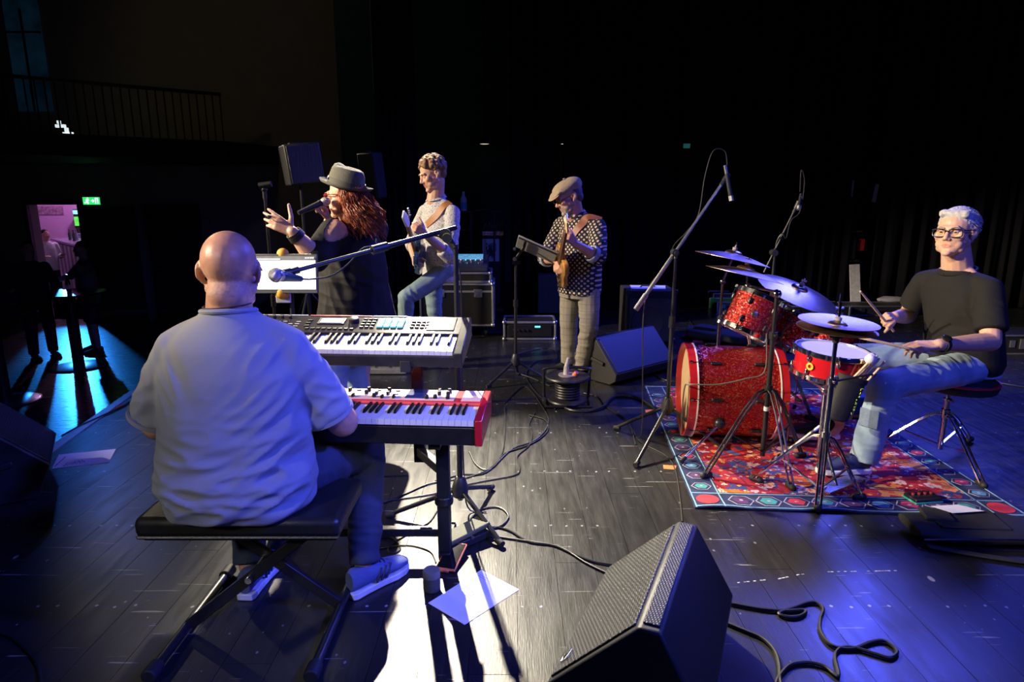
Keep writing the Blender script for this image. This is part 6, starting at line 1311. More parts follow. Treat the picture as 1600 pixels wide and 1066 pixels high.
cp_ = MB(); cp_.ell(F(0, -.012, .074), (.097 * F.s, .118 * F.s, .052 * F.s), F.R @ RX(-.10), 26, 14); cp_.ell(F(0, -.045, .068), (.090 * F.s, .085 * F.s, .060 * F.s), F.R, 24, 14); cp_.ell(F(0, .085, .058), (.074 * F.s, .055 * F.s, .016 * F.s), F.R @ RX(-.45), 22, 10)
cap_o = blob('flat_cap', cp_, .005, 4, CAPM, bp_, folds(1.0, [], .004, 18)); part('peak', CAPM, cap_o, lambda m: m.ell(F(0, .100, .044), (.072 * F.s, .050 * F.s, .008 * F.s), F.R @ RX(-.38), 24, 8)); part('button', CAPM, cap_o, lambda m: m.ell(F(0, -.015, .132), (.012, .012, .006), F.R))
part('glasses', mat('thin_dark_frame', (.02, .02, .02), .3), bp_, lambda m: [m.path([F(k * .082, -.008, .012), F(k * .07, .09, .008)], .0025, 6, False) for k in (-1, 1)] + [m.path([F(k * .036 + .026 * math.cos(a), .097, .017 * math.sin(a)) for a in [2 * PI * i / 16 for i in range(17)]], .0022, 6, False) for k in (-1, 1)] + [m.tube(F(-.01, .1, .004), F(.01, .1, .004), .0022)])
def dotted():
    m, nt, b = _new('dotted_navy_shirting'); L = nt.links; tc = nt.nodes.new('ShaderNodeTexCoord'); sx = nt.nodes.new('ShaderNodeSeparateXYZ'); L.new(tc.outputs['Object'], sx.inputs[0])
    u = _math(nt, 'ADD', _math(nt, 'MULTIPLY', sx.outputs[0], .80), _math(nt, 'MULTIPLY', sx.outputs[1], -.60)); P_ = .042
    a = _math(nt, 'DIVIDE', _math(nt, 'ADD', u, sx.outputs[2]), P_); b2 = _math(nt, 'DIVIDE', _math(nt, 'SUBTRACT', u, sx.outputs[2]), P_)
    d2 = _math(nt, 'ADD', _math(nt, 'POWER', _math(nt, 'ABSOLUTE', _math(nt, 'SUBTRACT', _math(nt, 'FRACT', a), .5)), 2.0), _math(nt, 'POWER', _math(nt, 'ABSOLUTE', _math(nt, 'SUBTRACT', _math(nt, 'FRACT', b2), .5)), 2.0))
    c = _ramp(nt, d2, [(0, (.62, .30, .12)), (.010, (.62, .52, .42)), (.075, (.02, .02, .032))], 'CONSTANT'); L.new(c, b.inputs['Base Color']); b.inputs['Roughness'].default_value = .8; b.inputs['Specular IOR Level'].default_value = .25; _bump(nt, b, _noise(nt, tc.outputs['Object'], 300, 2), .2, .003); return m
DOT = dotted()
cl = MB(); cl.loft([(cx + V((0, 0, .735)), sd, fr, .205, .16), (cx + V((0, 0, .85)), sd, fr, .205, .165), (cx + V((0, 0, .98)), sd, fr, .20, .165), (cx + V((0, 0, 1.12)), sd, fr, .20, .15), (cx + V((-.01, 0, 1.25)), sd, fr, .195, .13), (cx + V((-.025, -.005, 1.355)), sd, fr, .14, .095), (cx + V((-.04, -.01, 1.405)), sd, fr, .078, .076)], 30, 2.2); yoke(cl, V((.535, 5.43, 1.38)), (shL, shR), .055, .066)
for s_, e_, w_ in ((shL, elL, wrL), (shR, elR, wrR)): cl.cap(s_ + V((0, 0, -.015)), e_, .073, .068, 16); cl.cap(e_, e_.lerp(w_, .22), .068, .064, 16, True)
bsh = blob('shirt', cl, .0075, 8, DOT, bp_, folds(1.0, [((.72, 5.2, 1.15), (.3, 0, 1), .06, .14, .006), ((.62, 5.3, .9), (.5, 0, 1), .08, .2, .006)], .006, 8)); collar(bp_, DOT, V((.528, 5.425, 1.392)), fr, sd, .070)
for e_, w_ in ((elL, wrL), (elR, wrR)): part('rolled_cuff', mat('cuff_blue_grey', (.30, .34, .45), .85, var=.3, scale=50), bp_, lambda m: m.lathe([(.054, -.02), (.068, -.022), (.070, .0), (.066, .02), (.054, .02), (.054, -.02)], e_.lerp(w_, .24), align(w_ - e_), 24))
def plaid():
    m, nt, b = _new('plaid_wool'); L = nt.links; tc = nt.nodes.new('ShaderNodeTexCoord'); sx = nt.nodes.new('ShaderNodeSeparateXYZ'); L.new(tc.outputs['Object'], sx.inputs[0]); c = (.26, .235, .19)
    u = _math(nt, 'ADD', _math(nt, 'MULTIPLY', sx.outputs[0], .80), _math(nt, 'MULTIPLY', sx.outputs[1], -.60))
    for o_, p_, w_, cc in ((u, .052, .10, (.17, .155, .13)), (sx.outputs[2], .06, .10, (.17, .155, .13)), (u, .026, .07, (.33, .30, .25))): c = _mix(nt, _math(nt, 'LESS_THAN', _math(nt, 'FRACT', _math(nt, 'DIVIDE', o_, p_)), w_), c, cc)
    L.new(c, b.inputs['Base Color']); b.inputs['Roughness'].default_value = .9; b.inputs['Specular IOR Level'].default_value = .2; _bump(nt, b, _noise(nt, tc.outputs['Object'], 250, 2), .3, .004); return m
lg = MB(); lg.loft([(cx + V((0, 0, .70)), sd, fr, .18, .15), (cx + V((0, 0, .86)), sd, fr, .18, .15)])
for h_, k_, a_ in ((hipL, knL, anL), (hipR, knR, anR)): lg.cap(h_ + V((0, 0, -.03)), k_, .100, .082); lg.cap(k_, k_.lerp(a_, .5), .082, .072); lg.cap(k_.lerp(a_, .5), a_ + V((0, 0, -.01)), .072, .068, 16, True)
blob('trousers', lg, .008, 4, plaid(), bp_, folds(1.0, [((.58, 5.35, .18), (.2, 0, 1), .05, .16, .010), ((.6, 5.3, .45), (.2, 0, 1), .06, .15, .007)], .006, 8))
shoe(bp_, (.63, 5.40), (.45, 5.24), BLKS, BLKR, .29, .05, .085); shoe(bp_, (.54, 5.57), (.34, 5.42), BLKS, BLKR, .29, .05, .085)
btr, Mb, Lb = guitar('bass_guitar', 'honey sunburst bass guitar held by the man in the flat cap', (.405, 5.26, .985), at(889, 358, 4.74), (-.62, -.45, .1), mat('honey_burst', (.50, .24, .05), .25, coat=.6, var=.35, scale=8), .34, .44, mat('maple_head', (.55, .40, .24), .4), (.35, .18, .05))
strip(btr, 'strap', mat('red_brown_strap', (.28, .09, .05), .5, var=.2, bump=.15), bsh, [(940, 342), (934, 337), (927, 336), (919, 340), (911, 348), (904, 356), (898, 364), (893, 374)], .062)

# ---------------------------------------------------------------- people in the hall
def extra(label, base, h, fr, mats, arms, shorts=False, vox=.014):
    b = V(base); s = h / 1.78; fr = V((*fr, 0)).normalized(); sd = V((-fr.y, fr.x, 0)) * -1; o = thing('person', label, 'person', b); Z = lambda z: V((0, 0, z * s))
    F = Frame(b + Z(1.66) + fr * .02, fr, (0, 0, 1), s); sk = MB(); head_shapes(sk, F, b + Z(1.48)); sk.loft([(b + Z(z), sd, fr, a * s, c * s) for z, a, c in ((.85, .15, .1), (1.2, .16, .1), (1.42, .15, .09), (1.5, .06, .06))])
    cl = MB(); cl.loft([(b + Z(z), sd, fr, a * s, c * s) for z, a, c in ((.80, .20, .16), (.95, .205, .165), (1.15, .2, .15), (1.32, .2, .13), (1.43, .17, .1), (1.5, .08, .07))], 24)
    for k, (el, wr) in zip((-1, 1), arms):
        sh = b + Z(1.40) + sd * (.19 * k * s); el = b + fr * el[1] * s + sd * el[0] * s + Z(el[2]); wr = b + fr * wr[1] * s + sd * wr[0] * s + Z(wr[2]); arm(sk, sh, el, wr); hand_shapes(sk, wr, wr - el, fr.cross(wr - el), 'R' if k > 0 else 'L', (.3,) * 4); cl.cap(sh, el, .075 * s, .065 * s); 
        if not shorts: cl.cap(el, el.lerp(wr, .9), .065 * s, .05 * s)
    lg = MB(); lg.loft([(b + Z(z), sd, fr, .18 * s, .14 * s) for z in (.78, .95)])
    for k in (-1, 1):
        hp_, kn, an = b + sd * (.10 * k * s) + Z(.88), b + sd * (.12 * k * s) + fr * .02 + Z(.48), b + sd * (.13 * k * s) + Z(.09); sk.cap(hp_, kn, .06 * s, .052 * s); sk.cap(kn, an, .055 * s, .04 * s)
        lg.cap(hp_, kn, .10 * s, .085 * s, 14, shorts)
        if not shorts: lg.cap(kn, an, .08 * s, .07 * s, 14, True)
        shoe(o, an - fr * .07 - Z(.09), an + fr * .2, mats[2], BLKR, .28, .048, .08, None, b.z)
    blob('body', sk, .010, 2, SKIN, o, face_post(F)); blob('shirt', cl, vox, 3, mats[0], o); blob('trousers', lg, vox, 3, mats[1], o)
    hr = MB(); hr.ell(F(0, -.026, .046), (.083 * s, .098 * s, .085 * s), F.R); blob('hair', hr, .012, 1, mats[3], o); return o
DK = lambda n, c: mat(n, c, .85)
m1_ = G(70, 560, HZ); extra('man in a dark jacket standing behind the cocktail table', m1_, 1.80, (.75, -.5), (DK('dark_jacket', (.03, .03, .035)), DK('dark_trousers', (.025, .025, .03)), BLKS, DK('dark_hair', (.03, .025, .02))), [((-.30, -.02, 1.15), (-.28, .12, .95)), ((.30, .05, 1.15), (.34, .22, 1.12))])
m2_ = G(152, 550, HZ); extra('man in a t-shirt and shorts with raised arm beside the cocktail table', m2_, 1.78, (-.6, -.6), (DK('grey_tee', (.10, .10, .11)), DK('dark_shorts', (.03, .03, .035)), BLKS, DK('dark_hair', (.03, .025, .02))), [((-.33, .12, 1.36), (-.55, .2, 1.44)), ((.32, .15, 1.22), (.40, .38, 1.15))], True)
m3_ = at(66, 340, 15.1); extra('person in a white top standing at the bar beyond the doorway', V((m3_.x, 15.1, HZ + .01)), 1.72, (.8, -.4), (DK('white_top', (.7, .68, .7)), DK('dark_trousers', (.025, .025, .03)), BLKS, DK('dark_hair', (.03, .025, .02))), [((-.27, .02, 1.12), (-.2, .2, 1.15)), ((.27, .02, 1.12), (.2, .2, 1.15))])
# ================================================================ papers, phone, tape
def sheet(name, label, corners, cat='paper', marks=None, z=.0):
    c = sum(corners, V((0, 0, 0))) / 4; o = thing(name, label, cat, c)
    lo = [p + V((0, 0, .0006)) for p in corners]; hi = [p + V((0, 0, .0018)) for p in corners]
    mb = MB(); mb.add(lo + hi, [(3, 2, 1, 0), (4, 5, 6, 7)] + [(i, (i + 1) % 4, 4 + (i + 1) % 4, 4 + i) for i in range(4)]); mb.build('page', PAPER, o, 0, 0, True)
    if marks:
        mk = MB()
        for (s0, t0, s1, t1, wob, th) in marks:
            n = 14; pts = []
            for i in range(n + 1):
                s = s0 + (s1 - s0) * i / n; t = t0 + (t1 - t0) * i / n + (wob * math.sin(i * 2.4) if wob else 0)
                p = (corners[0] * (1 - s) + corners[1] * s) * (1 - t) + (corners[3] * (1 - s) + corners[2] * s) * t; pts.append(p + V((0, 0, .0022)))
            mk.path(pts, th, 4, False)
        mk.build('handwriting', INK, o, 0, 0, True)
    return o
q = [G(752, 891), G(811, 922), G(726, 977), G(669, 943)]
sheet('paper_sheet', 'white song sheet lying on the bright floor near the small speaker', q, 'paper', [(.08, .10 + i * .035, .08 + .3 + .1 * (i % 2), .10 + i * .035, .006, .0006) for i in range(2)] + [(.15, .28 + i * .05, .32, .28 + i * .05, .008, .0006) for i in range(5)] + [(.35, .45 + i * .04, .5, .45 + i * .04, .008, .0006) for i in range(4)])
q = [G(92, 711), G(181, 702), G(170, 723), G(81, 733)]
sheet('paper_sheet', 'cream sheet with handwriting by the stage edge monitor', q, 'paper', [(.05, .80, .13, .3, .0, .002), (.17, .85, .55, .72, .10, .0014), (.2, .75, .5, .62, .08, .0008), (.03, .9, .06, .7, .05, .0012), (.12, .35, .14, .2, .04, .001)])
q = [V((1.26, 6.72, .594)), V((1.62, 6.70, .594)), V((1.68, 6.98, .594)), V((1.30, 7.02, .594))]
sheet('paper_sheet', 'white set list lying on top of the bass amplifier', q, 'paper')
# phone leaning on the pedal, small speaker, power supply pedal
pc_ = G(706, 877); ph = thing('smartphone', 'smartphone in an orange case lying by the stand column', 'phone', pc_)
RP = RZ(math.radians(-14)) @ RX(math.radians(9)); pp = pc_ + V((0, 0, .022))
part('case', mat('phone_orange', (.95, .25, .08), .4), ph, lambda m: m.box(pp, (.088, .172, .012), RP), .005); part('screen', mat('phone_glass', (.008, .008, .01), .06, var=.3), ph, lambda m: m.box(pp + RP @ V((0, 0, .0055)), (.078, .160, .003), RP), .001)
part('home_tab', mat('phone_orange', (.95, .25, .08), .4), ph, lambda m: m.box(pp + RP @ V((0, -.09, .001)), (.035, .012, .011), RP), .002)
fp = G(728, 846); fd = thing('expression_pedal', 'olive black foot pedal beside the column stand base', 'pedal', fp); RPd = RZ(math.radians(-50))
part('base', BLK, fd, lambda m: m.box(fp + V((0, 0, .02)), (.10, .24, .035), RPd), .005); part('treadle', mat('olive_rubber', (.10, .105, .05), .6, bump=.3), fd, lambda m: m.box(fp + V((.0, .0, .055)), (.09, .22, .022), RPd @ RX(.1)), .006); part('pivot', STEEL, fd, lambda m: m.tube(fp + RPd @ V((-.055, 0, .04)), fp + RPd @ V((.055, 0, .04)), .008))
cp = G(675, 921); cu = thing('portable_speaker', 'small dark grey cylinder speaker standing next to the song sheet', 'speaker', cp)
part('body', mat('dark_fabric', (.05, .05, .055), .8, bump=.3), cu, lambda m: m.lathe([(.03, .0), (.034, .004), (.034, .062), (0, .062)], cp, None, 28)); part('top', mat('grey_rubber', (.12, .12, .125), .6), cu, lambda m: m.lathe([(.0345, .060), (.0345, .082), (.031, .088), (0, .088)], cp, None, 28))
def tape(pxs, label, m, z=.0004):
    pts = [G(u, v) for u, v in pxs]; n = len(pts); mb = MB(); mb.add([p + V((0, 0, z)) for p in pts] + [p + V((0, 0, z + .0012)) for p in pts], [tuple(range(n - 1, -1, -1)), tuple(range(n, 2 * n))] + [(i, (i + 1) % n, n + (i + 1) % n, n + i) for i in range(n)])
    return one(mb, 'floor_tape', m, label, 'tape', smooth=0)
tape([(1008, 641), (1022, 640), (1020, 646), (1010, 647)], 'small orange tape mark by the rug corner', ORANGE_TAPE)
tape([(1036, 727), (1057, 728), (1055, 734), (1037, 733)], 'orange tape strip beside the front corner of the rug', ORANGE_TAPE)
tape([(172, 637), (190, 632), (194, 636), (176, 641)], 'red tape mark by the stage edge strip', mat('red_tape', (.8, .06, .04), .6))
tape([(1082, 532), (1097, 531), (1099, 535), (1083, 536)], 'pink tape mark on the floor behind the bass drum', mat('pink_tape', (.9, .15, .25), .6))
ch = MB(); rr = random.Random(9)
for (u0, v0, u1, v1) in ((1152, 911, 1212, 905), (1216, 905, 1250, 898), (1252, 898, 1274, 896), (1293, 894, 1360, 893), (1362, 893, 1402, 892)):
    n = max(3, int((u1 - u0) / 5))
    for i in range(n):
        if rr.random() < .3: continue
        a, b = G(u0 + (u1 - u0) * i / n, v0 + (v1 - v0) * i / n), G(u0 + (u1 - u0) * (i + .8) / n, v0 + (v1 - v0) * (i + .8) / n); ch.bar(a + V((0, 0, .0006)), b + V((0, 0, .0006)), .003 + .003 * rr.random(), .001)
one(ch, 'chalk_line', mat('worn_chalk', (.55, .52, .55), .8), 'worn dashed white chalk line on the stage floor behind the large monitor', 'marking', smooth=0)['kind'] = 'stuff'
# ================================================================ cables
def cable(label, pxs, r=.004, name='cable', lift=None, m=CABLE, box=None):
    if box: ox, oy, sc = box; pxs = [(ox + u / sc, oy + v / sc) for u, v in pxs]
    pts = [G(u, v, r + .001) for u, v in pxs]
    if lift: pts = list(lift.get('head', [])) + pts + list(lift.get('tail', []))
    mb = MB(); mb.path(pts, r, 7); return one(mb, name, m, label, 'cable')
b5 = (1100, 860, 3.2)
cable('looped black cable trailing behind the large floor monitor', [(120, 262), (160, 270), (280, 292), (400, 302), (490, 298), (508, 312), (470, 332), (410, 332), (375, 315), (440, 288), (540, 258), (595, 290), (582, 345), (585, 410), (640, 475), (740, 492), (840, 458), (905, 455), (965, 505), (930, 537), (860, 520), (760, 490), (690, 487), (655, 530), (672, 630), (600, 580), (510, 560), (430, 575), (370, 640), (350, 700)], .0065, box=b5)
cable('black cable running down from the back of the large floor monitor', [(110, 362), (140, 375), (220, 408), (290, 440), (350, 500), (375, 570), (382, 660), (420, 720)], .0065, box=b5)
b6 = (560, 660, 2.625)
cable('thin black lead curving from the stool towards the keyboard stand', [(60, 345), (100, 330), (200, 290), (300, 250), (450, 225), (540, 188), (588, 130), (600, 60), (603, 0), (600, -60)], .004, box=b6)
cable('black audio lead hanging below the red keyboard to the floor', [(455, 120), (480, 170), (520, 195), (560, 178), (600, 128), (680, 100), (740, 70), (778, 30), (765, -10), (700, -30)], .0045, box=b6)
cable('black lead bending sharply beside the tripod boom stand', [(50, 332), (90, 325), (300, 295), (400, 265), (520, 240), (640, 217), (662, 190), (652, 140), (700, 95), (712, 50), (700, 10), (725, -40)], .004, box=b6)
cable('looped pedal cable beside the tripod boom stand', [(430, 440), (470, 385), (520, 352), (580, 350), (615, 385), (585, 425), (520, 440), (560, 430), (620, 445), (700, 490), (800, 505), (880, 540), (960, 570), (1020, 582), (1080, 590)], .0045, box=b6)
cable('second cable leading from the pedal to the large monitor', [(500, 462), (560, 468), (680, 485), (800, 505), (860, 530), (930, 575), (1005, 612), (1040, 625)], .0045, box=b6)
cable('thin curled lead beside the player shoe', [(60, 490), (100, 472), (145, 478), (172, 520), (140, 538), (122, 520), (150, 490), (220, 450), (290, 410), (322, 365)], .003, box=b6)
cable('thin lead lying beside the blue shoe and column foot', [(70, 520), (130, 510), (200, 504), (260, 515), (300, 535), (318, 575)], .003, box=b6)
cable('black cable snaking between the red keyboard and music stand', [(788, 630), (820, 604), (850, 640), (856, 664), (836, 688), (800, 702), (760, 738), (722, 742), (680, 752)], .004)
cable('cable looping across the floor behind the music stand', [(868, 640), (835, 610), (822, 585), (838, 565), (870, 560), (860, 545), (830, 548), (800, 556)], .004)
b8 = (840, 500, 6.66)
cable('thick power cable leading from the reel past the wedge monitor', [(235, 760), (245, 830), (290, 915), (420, 950), (560, 945), (690, 900), (740, 840), (800, 800), (880, 790), (1000, 800), (1120, 850), (1260, 950)], .010, box=b8)
cable('thin lead running from the reel towards the rug', [(480, 760), (560, 780), (640, 810), (700, 890), (800, 960), (890, 1010), (960, 1090), (1020, 1300)], .004, box=b8)
cable('cable crossing the floor from the music stand to the reel', [(-200, 560), (-100, 590), (0, 630), (60, 660), (130, 690)], .006, box=b8)
cable('thin lead along the rug edge to the overhead stand', [(962, 645), (985, 665), (1000, 690), (1040, 712), (1055, 735), (1062, 775), (1066, 815)], .003)
cable('short black cable lying on the bare boards in the corner', [(-30, 985), (10, 992), (38, 1012), (58, 1038), (64, 1080)], .006)
cable('black cable lying along the stage edge strip', [(96, 682), (120, 668), (150, 654), (185, 638), (215, 622)], .006)
cable('thin cable on the floor behind the bass drum', [(1066, 490), (1080, 505), (1090, 520), (1092, 532)], .006)
cable('cable lying between the bass drum and the amplifier', [(1000, 560), (1030, 590), (1066, 596), (1075, 585)], .006)
cable('cable crossing the dark floor behind the drum throne', [(1556, 597), (1580, 602), (1620, 608)], .006)
lead = MB(); lead.path([at(470, 436, 2.45), at(490, 436, 2.5), at(520, 430, 2.52), at(545, 412, 2.58), at(565, 390, 2.66), at(580, 386, 2.70), at(600, 390, 2.76), at(650, 375, 2.84), at(690, 372, 2.9), V((-.235, 2.88, 1.2)), V((-.235, 2.88, .8)), V((-.235, 2.89, .3)), V((-.22, 2.92, .03)), G(760, 800, .006)], .0038, 7)
one(lead, 'microphone_cable', CABLE, 'grey microphone cable wrapped along the vocal boom stand', 'cable')
bl_ = MB(); bl_.path([V((.99, 3.85, .55)), at(1075, 600, 3.78), at(1090, 595, 3.6), at(1130, 600, 3.55), at(1170, 592, 3.5), at(1205, 575, 3.52), V((1.44, 3.53, .8))], .0045, 7)
dmc = MB(); dmc.path([at(1064, 680, 3.85), at(1066, 640, 3.80), at(1070, 605, 3.7), at(1078, 601, 3.60), at(1120, 601, 3.57), at(1165, 592, 3.54), at(1195, 580, 3.53), V((1.435, 3.53, .78))], .0042, 7)
one(dmc, 'drum_cable', mat('cable_grey', (.10, .10, .10), .5), 'grey cable slung across the bass drum to the cymbal stand', 'cable')
# ================================================================ bags, boxes and things at the rear
bc_ = V((2.15, 2.69, 0)); gb = thing('gig_bag', 'flat black shoulder bag lying in front of the rug', 'bag', bc_)
part('body', NYL, gb, lambda m: m.loft([(bc_ + V((t * .31, -.02 * t, .040 + .008 * math.sin(t * 5))), (0, 1, .04), (0, 0, 1), .115 * (1 - .25 * abs(t) ** 4), .036 * (1 - .4 * abs(t) ** 3)) for t in (-1, -.9, -.5, 0, .5, .9, 1)], 24, 3))
part('flap', NYL, gb, lambda m: m.box(bc_ + V((-.05, .02, .076)), (.30, .17, .012), RZ(-.1) @ RX(.05)), .005); part('pocket', NYL, gb, lambda m: m.box(bc_ + V((-.17, .05, .082)), (.12, .11, .02), RZ(-.25)), .006)
part('strap', NYL, gb, lambda m: [m.path([bc_ + V((-.30, -.12 + k, .012)), bc_ + V((-.1, -.2 + k, .012)), bc_ + V((.08, -.25 + k, .012)), bc_ + V((.22, -.22 + k, .014)), bc_ + V((.30, -.12 + k, .03))], .006, 6) for k in (0, .01, .02)])
part('zip', DKCHROME, gb, lambda m: m.path([bc_ + V((-.33, -.12, .05)), bc_ + V((0, -.135, .06)), bc_ + V((.33, -.14, .05))], .004, 6))
q = [G(1478, 797, .012) + V((0, 0, .0)), G(1520, 800, .012), G(1540, 806, .012), G(1500, 812, .012)]
q = [V((1.99, 2.80, .094)), V((2.13, 2.815, .094)), V((2.21, 2.75, .094)), V((2.05, 2.73, .094))]
sheet('paper_note', 'folded white note on top of the flat black bag', q, 'paper')
dv_ = G(1441, 785); ef = thing('effect_box', 'small black and teal effect box lying on the rug border', 'pedal', dv_)
RE = RZ(math.radians(8)); part('case', BLK, ef, lambda m: m.box(dv_ + V((0, 0, .026)), (.15, .09, .028), RE), .004); part('side_band', mat('teal_band', (.03, .45, .35), .5), ef, lambda m: m.box(dv_ + V((0, -.0, .018)), (.154, .094, .010), RE), .002)
for i in range(4): part('knob', mat('tiny_red_knob', (.5, .05, .05), .5), ef, lambda m: m.tube(dv_ + RE @ V((-.05 + i * .034, .01, .038)), dv_ + RE @ V((-.05 + i * .034, .01, .05)), .008, n=10))
# guitar gig bag on the floor behind the kit
gg = V((2.45, 6.75, 0)); gk = thing('guitar_bag', 'black guitar bag lying flat on the floor behind the toms', 'bag', gg)
part('body', NYL, gk, lambda m: m.loft([(gg + V((-.45 + .9 * t, .35 - .75 * t, .065)), (.64, .77, 0), (0, 0, 1), a, .06) for t, a in ((0, .10), (.06, .19), (.3, .2), (.42, .16), (.55, .18), (.62, .08), (.95, .07), (1, .05))], 24, 3)); part('pocket', NYL, gk, lambda m: m.box(gg + V((-.28, .2, .13)), (.26, .2, .04), RZ(-.7)), .012); part('strap', NYL, gk, lambda m: m.path([gg + V((.1, -.1, .13)), gg + V((.3, -.3, .14)), gg + V((.5, -.3, .03))], .014, 6))
def small_case(label, u, v, w, h, d, col, Y=None, rz=0):
    p = G(u, v); r = thing('equipment_case', label, 'case', p, rz)
    part('body', mat('case_' + label.split()[0], col, .5), r, lambda m: m.box((0, d / 2, h / 2), (w, d, h)), .01, 38, False)
    part('edge_trim', ALU, r, lambda m: [m.box((x_, y_, h / 2), (.018, .018, h)) for x_ in (-w / 2, w / 2) for y_ in (0, d)] + [m.box((0, y_, z_), (w, .018, .018)) for y_ in (0, d) for z_ in (.009, h)], .002, 38, False)
    part('handle', BLK, r, lambda m: m.path([(-.06, -.005, h * .55), (-.05, -.03, h * .55), (.05, -.03, h * .55), (.06, -.005, h * .55)], .008, 6, False), 0, 38, False); part('latch', STEEL, r, lambda m: (m.box((-w * .3, -.008, h * .6), (.05, .012, .05)), m.box((w * .3, -.008, h * .6), (.05, .012, .05))), 0, 38, False); return r
small_case('green-lit aluminium case on the floor by the backdrop behind the toms', 1143, 488, .40, .14, .35, (.02, .22, .13))  # green light falling on the case is put into its body colour
small_case('slate narrow case standing behind the green-lit case', 1130, 478, .30, .18, .25, (.05, .06, .10))
small_case('black long flat case on the floor behind the ride cymbal', 1275, 498, .85, .16, .4, (.02, .02, .03))
small_case('charcoal long case by the backdrop behind the raised drumstick', 1375, 494, .80, .13, .35, (.02, .02, .024))
pk = G(1402, 487); mb = MB(); mb.loft([(pk + V((-.22 + .44 * t, .1, .17)), (0, 1, 0), (0, 0, 1), a, b) for t, a, b in ((0, .05, .02), (.2, .1, .05), (.6, .1, .045), (1, .04, .02))], 16, 2); mb.v = [(x_, y_, max(z_ - .02, .13)) for x_, y_, z_ in mb.v]
one(mb, 'folded_cloth', mat('pale_cloth', (.35, .34, .42), .9, bump=.4, bscale=20), 'pale folded cloth on the charcoal case by the backdrop', 'cloth')
rs = thing('rack_unit', 'grey slotted rack unit on the floor behind the drummer', 'rack', (5.02, 6.35, 0)); part('case', BLK, rs, lambda m: m.box((5.35, 6.45, .10), (.9, .45, .19)), .008)
for i in range(8): part('slot', ALU, rs, lambda m: m.box((4.99 + i * .1, 6.222, .11), (.05, .008, .07 + .03 * (i % 2))))
part('edge_trim', ALU, rs, lambda m: m.box((5.35, 6.22, .195), (.9, .014, .014))); part('edge_trim', ALU, rs, lambda m: m.box((5.35, 6.22, .01), (.9, .014, .014)))
wb = at(1335, 470, 9.15); wbt = at(1339, 414, 9.15); mb = MB(); mb.bar(V((wb.x, 9.1, .01)), V((wbt.x, 9.22, wbt.z)), .14, .02, (0, 1, 0)); one(mb, 'white_board', mat('white_strip', (.85, .85, .88), .6), 'tall white board leaning in the gap of the backdrop', 'board')
eq = at(1340, 385, 9.3); ec = thing('fire_extinguisher', 'red and black extinguisher on the wall in the backdrop gap', 'extinguisher', (eq.x, 9.35, eq.z - .2))
part('cylinder', BLK, ec, lambda m: m.lathe([(.05, -.2), (.07, -.18), (.07, .1), (.03, .16), (.02, .2)], (eq.x - .05, 9.35, eq.z), None, 18)); part('label_plate', mat('red_label', (.6, .03, .05), .5), ec, lambda m: m.box((eq.x + .06, 9.33, eq.z + .02), (.10, .02, .17)), .004); part('bracket', mat('yellow_bracket', (.5, .42, .1), .5), ec, lambda m: (m.box((eq.x, 9.36, eq.z + .21), (.15, .02, .02)), m.box((eq.x, 9.36, eq.z - .21), (.16, .02, .03))))
for (u0, v0, u1, v1), lb in ((((1334, 282), (1335, 308)), 0), (((1370, 288), (1365, 316)), 1)) and (((1335, 282, 1333, 307), 'upper pale tape strip on the backdrop edge left of the gap'), ((1371, 288, 1365, 316), 'tilted pale tape strip on the backdrop edge right of the gap')):
    yy = 9.85 - 1.05 * (at(u0, v0, 9.2).x - .75) / 8 - .05; a_, b_ = at(u0, v0, yy), at(u1, v1, yy); cu_ = CUR[2] if 'left' in lb else CUR[3]; ts_ = part('tape_strip', mat('pale_tape', (.45, .5, .7), .6), cu_, lambda m: m.bar(a_, b_, .055, .006, (0, 1, 0))); ts_['label'] = lb
p = at(1073, 228, 9.2); sl = thing('teal_light_spot', 'faint teal light spot imitated by a glowing box before the backdrop', 'lamp', p); part('glow_box', mat('teal_glow', (.03, .22, .2), .5, emit=.25), sl, lambda m: m.box(p, (.09, .03, .06)), .004); part('hanger', BLKM, sl, lambda m: m.tube(p + V((0, 0, .03)), (p.x, p.y, 6.5), .006))  # glowing box and hanger added to imitate a teal light spot
p = at(873, 312, 9.4); ip = thing('indicator_post', 'small red indicator glowing beside the bass player', 'lamp', (p.x, p.y, 0)); part('light', mat('red_glow', (.6, .02, .02), .5, emit=.3), ip, lambda m: m.box(p, (.06, .05, .08)), .004); part('post', BLKM, ip, lambda m: m.box((p.x, p.y + .035, p.z / 2), (.04, .03, p.z)))
sw_ = MB(); p = at(857, 470, 8.6); sw_.box((p.x, 8.6, .28), (.30, .25, .52)); one(sw_, 'storage_box', mat('dusty_box', (.10, .10, .09), .8), 'dusty grey box standing on the floor behind the music stand', 'box', bevel=.01)
# ================================================================ hall furniture
def cocktail(label, c, group=None):
    o = thing('cocktail_table', label, 'table', c)
    part('top', mat('dark_table_top', (.03, .025, .03), .2), o, lambda m: m.lathe([(0, 1.08), (.47, 1.08), (.48, 1.095), (.47, 1.11), (0, 1.11)], c, None, 44)); part('column', mat('table_column', (.02, .02, .022), .4), o, lambda m: m.lathe([(.075, .02), (.075, 1.08)], c, None, 24)); part('base', mat('steel_base', (.35, .35, .38), .25, metal=.8), o, lambda m: m.lathe([(0, 0), (.36, 0), (.37, .01), (.34, .022), (.08, .04), (0, .04)], c, None, 44)); return o
t1 = G(124, 573, HZ); cocktail('tall round cocktail table between the two men in the hall', t1)
t2 = G(8, 628, HZ); cocktail('second round cocktail table cut by the hall shadows nearer the stage', t2)
bq = t1 + V((-.02, .05, 1.111)); bt_ = thing('beer_bottle', 'dark beer bottle standing on the cocktail table', 'bottle', bq)
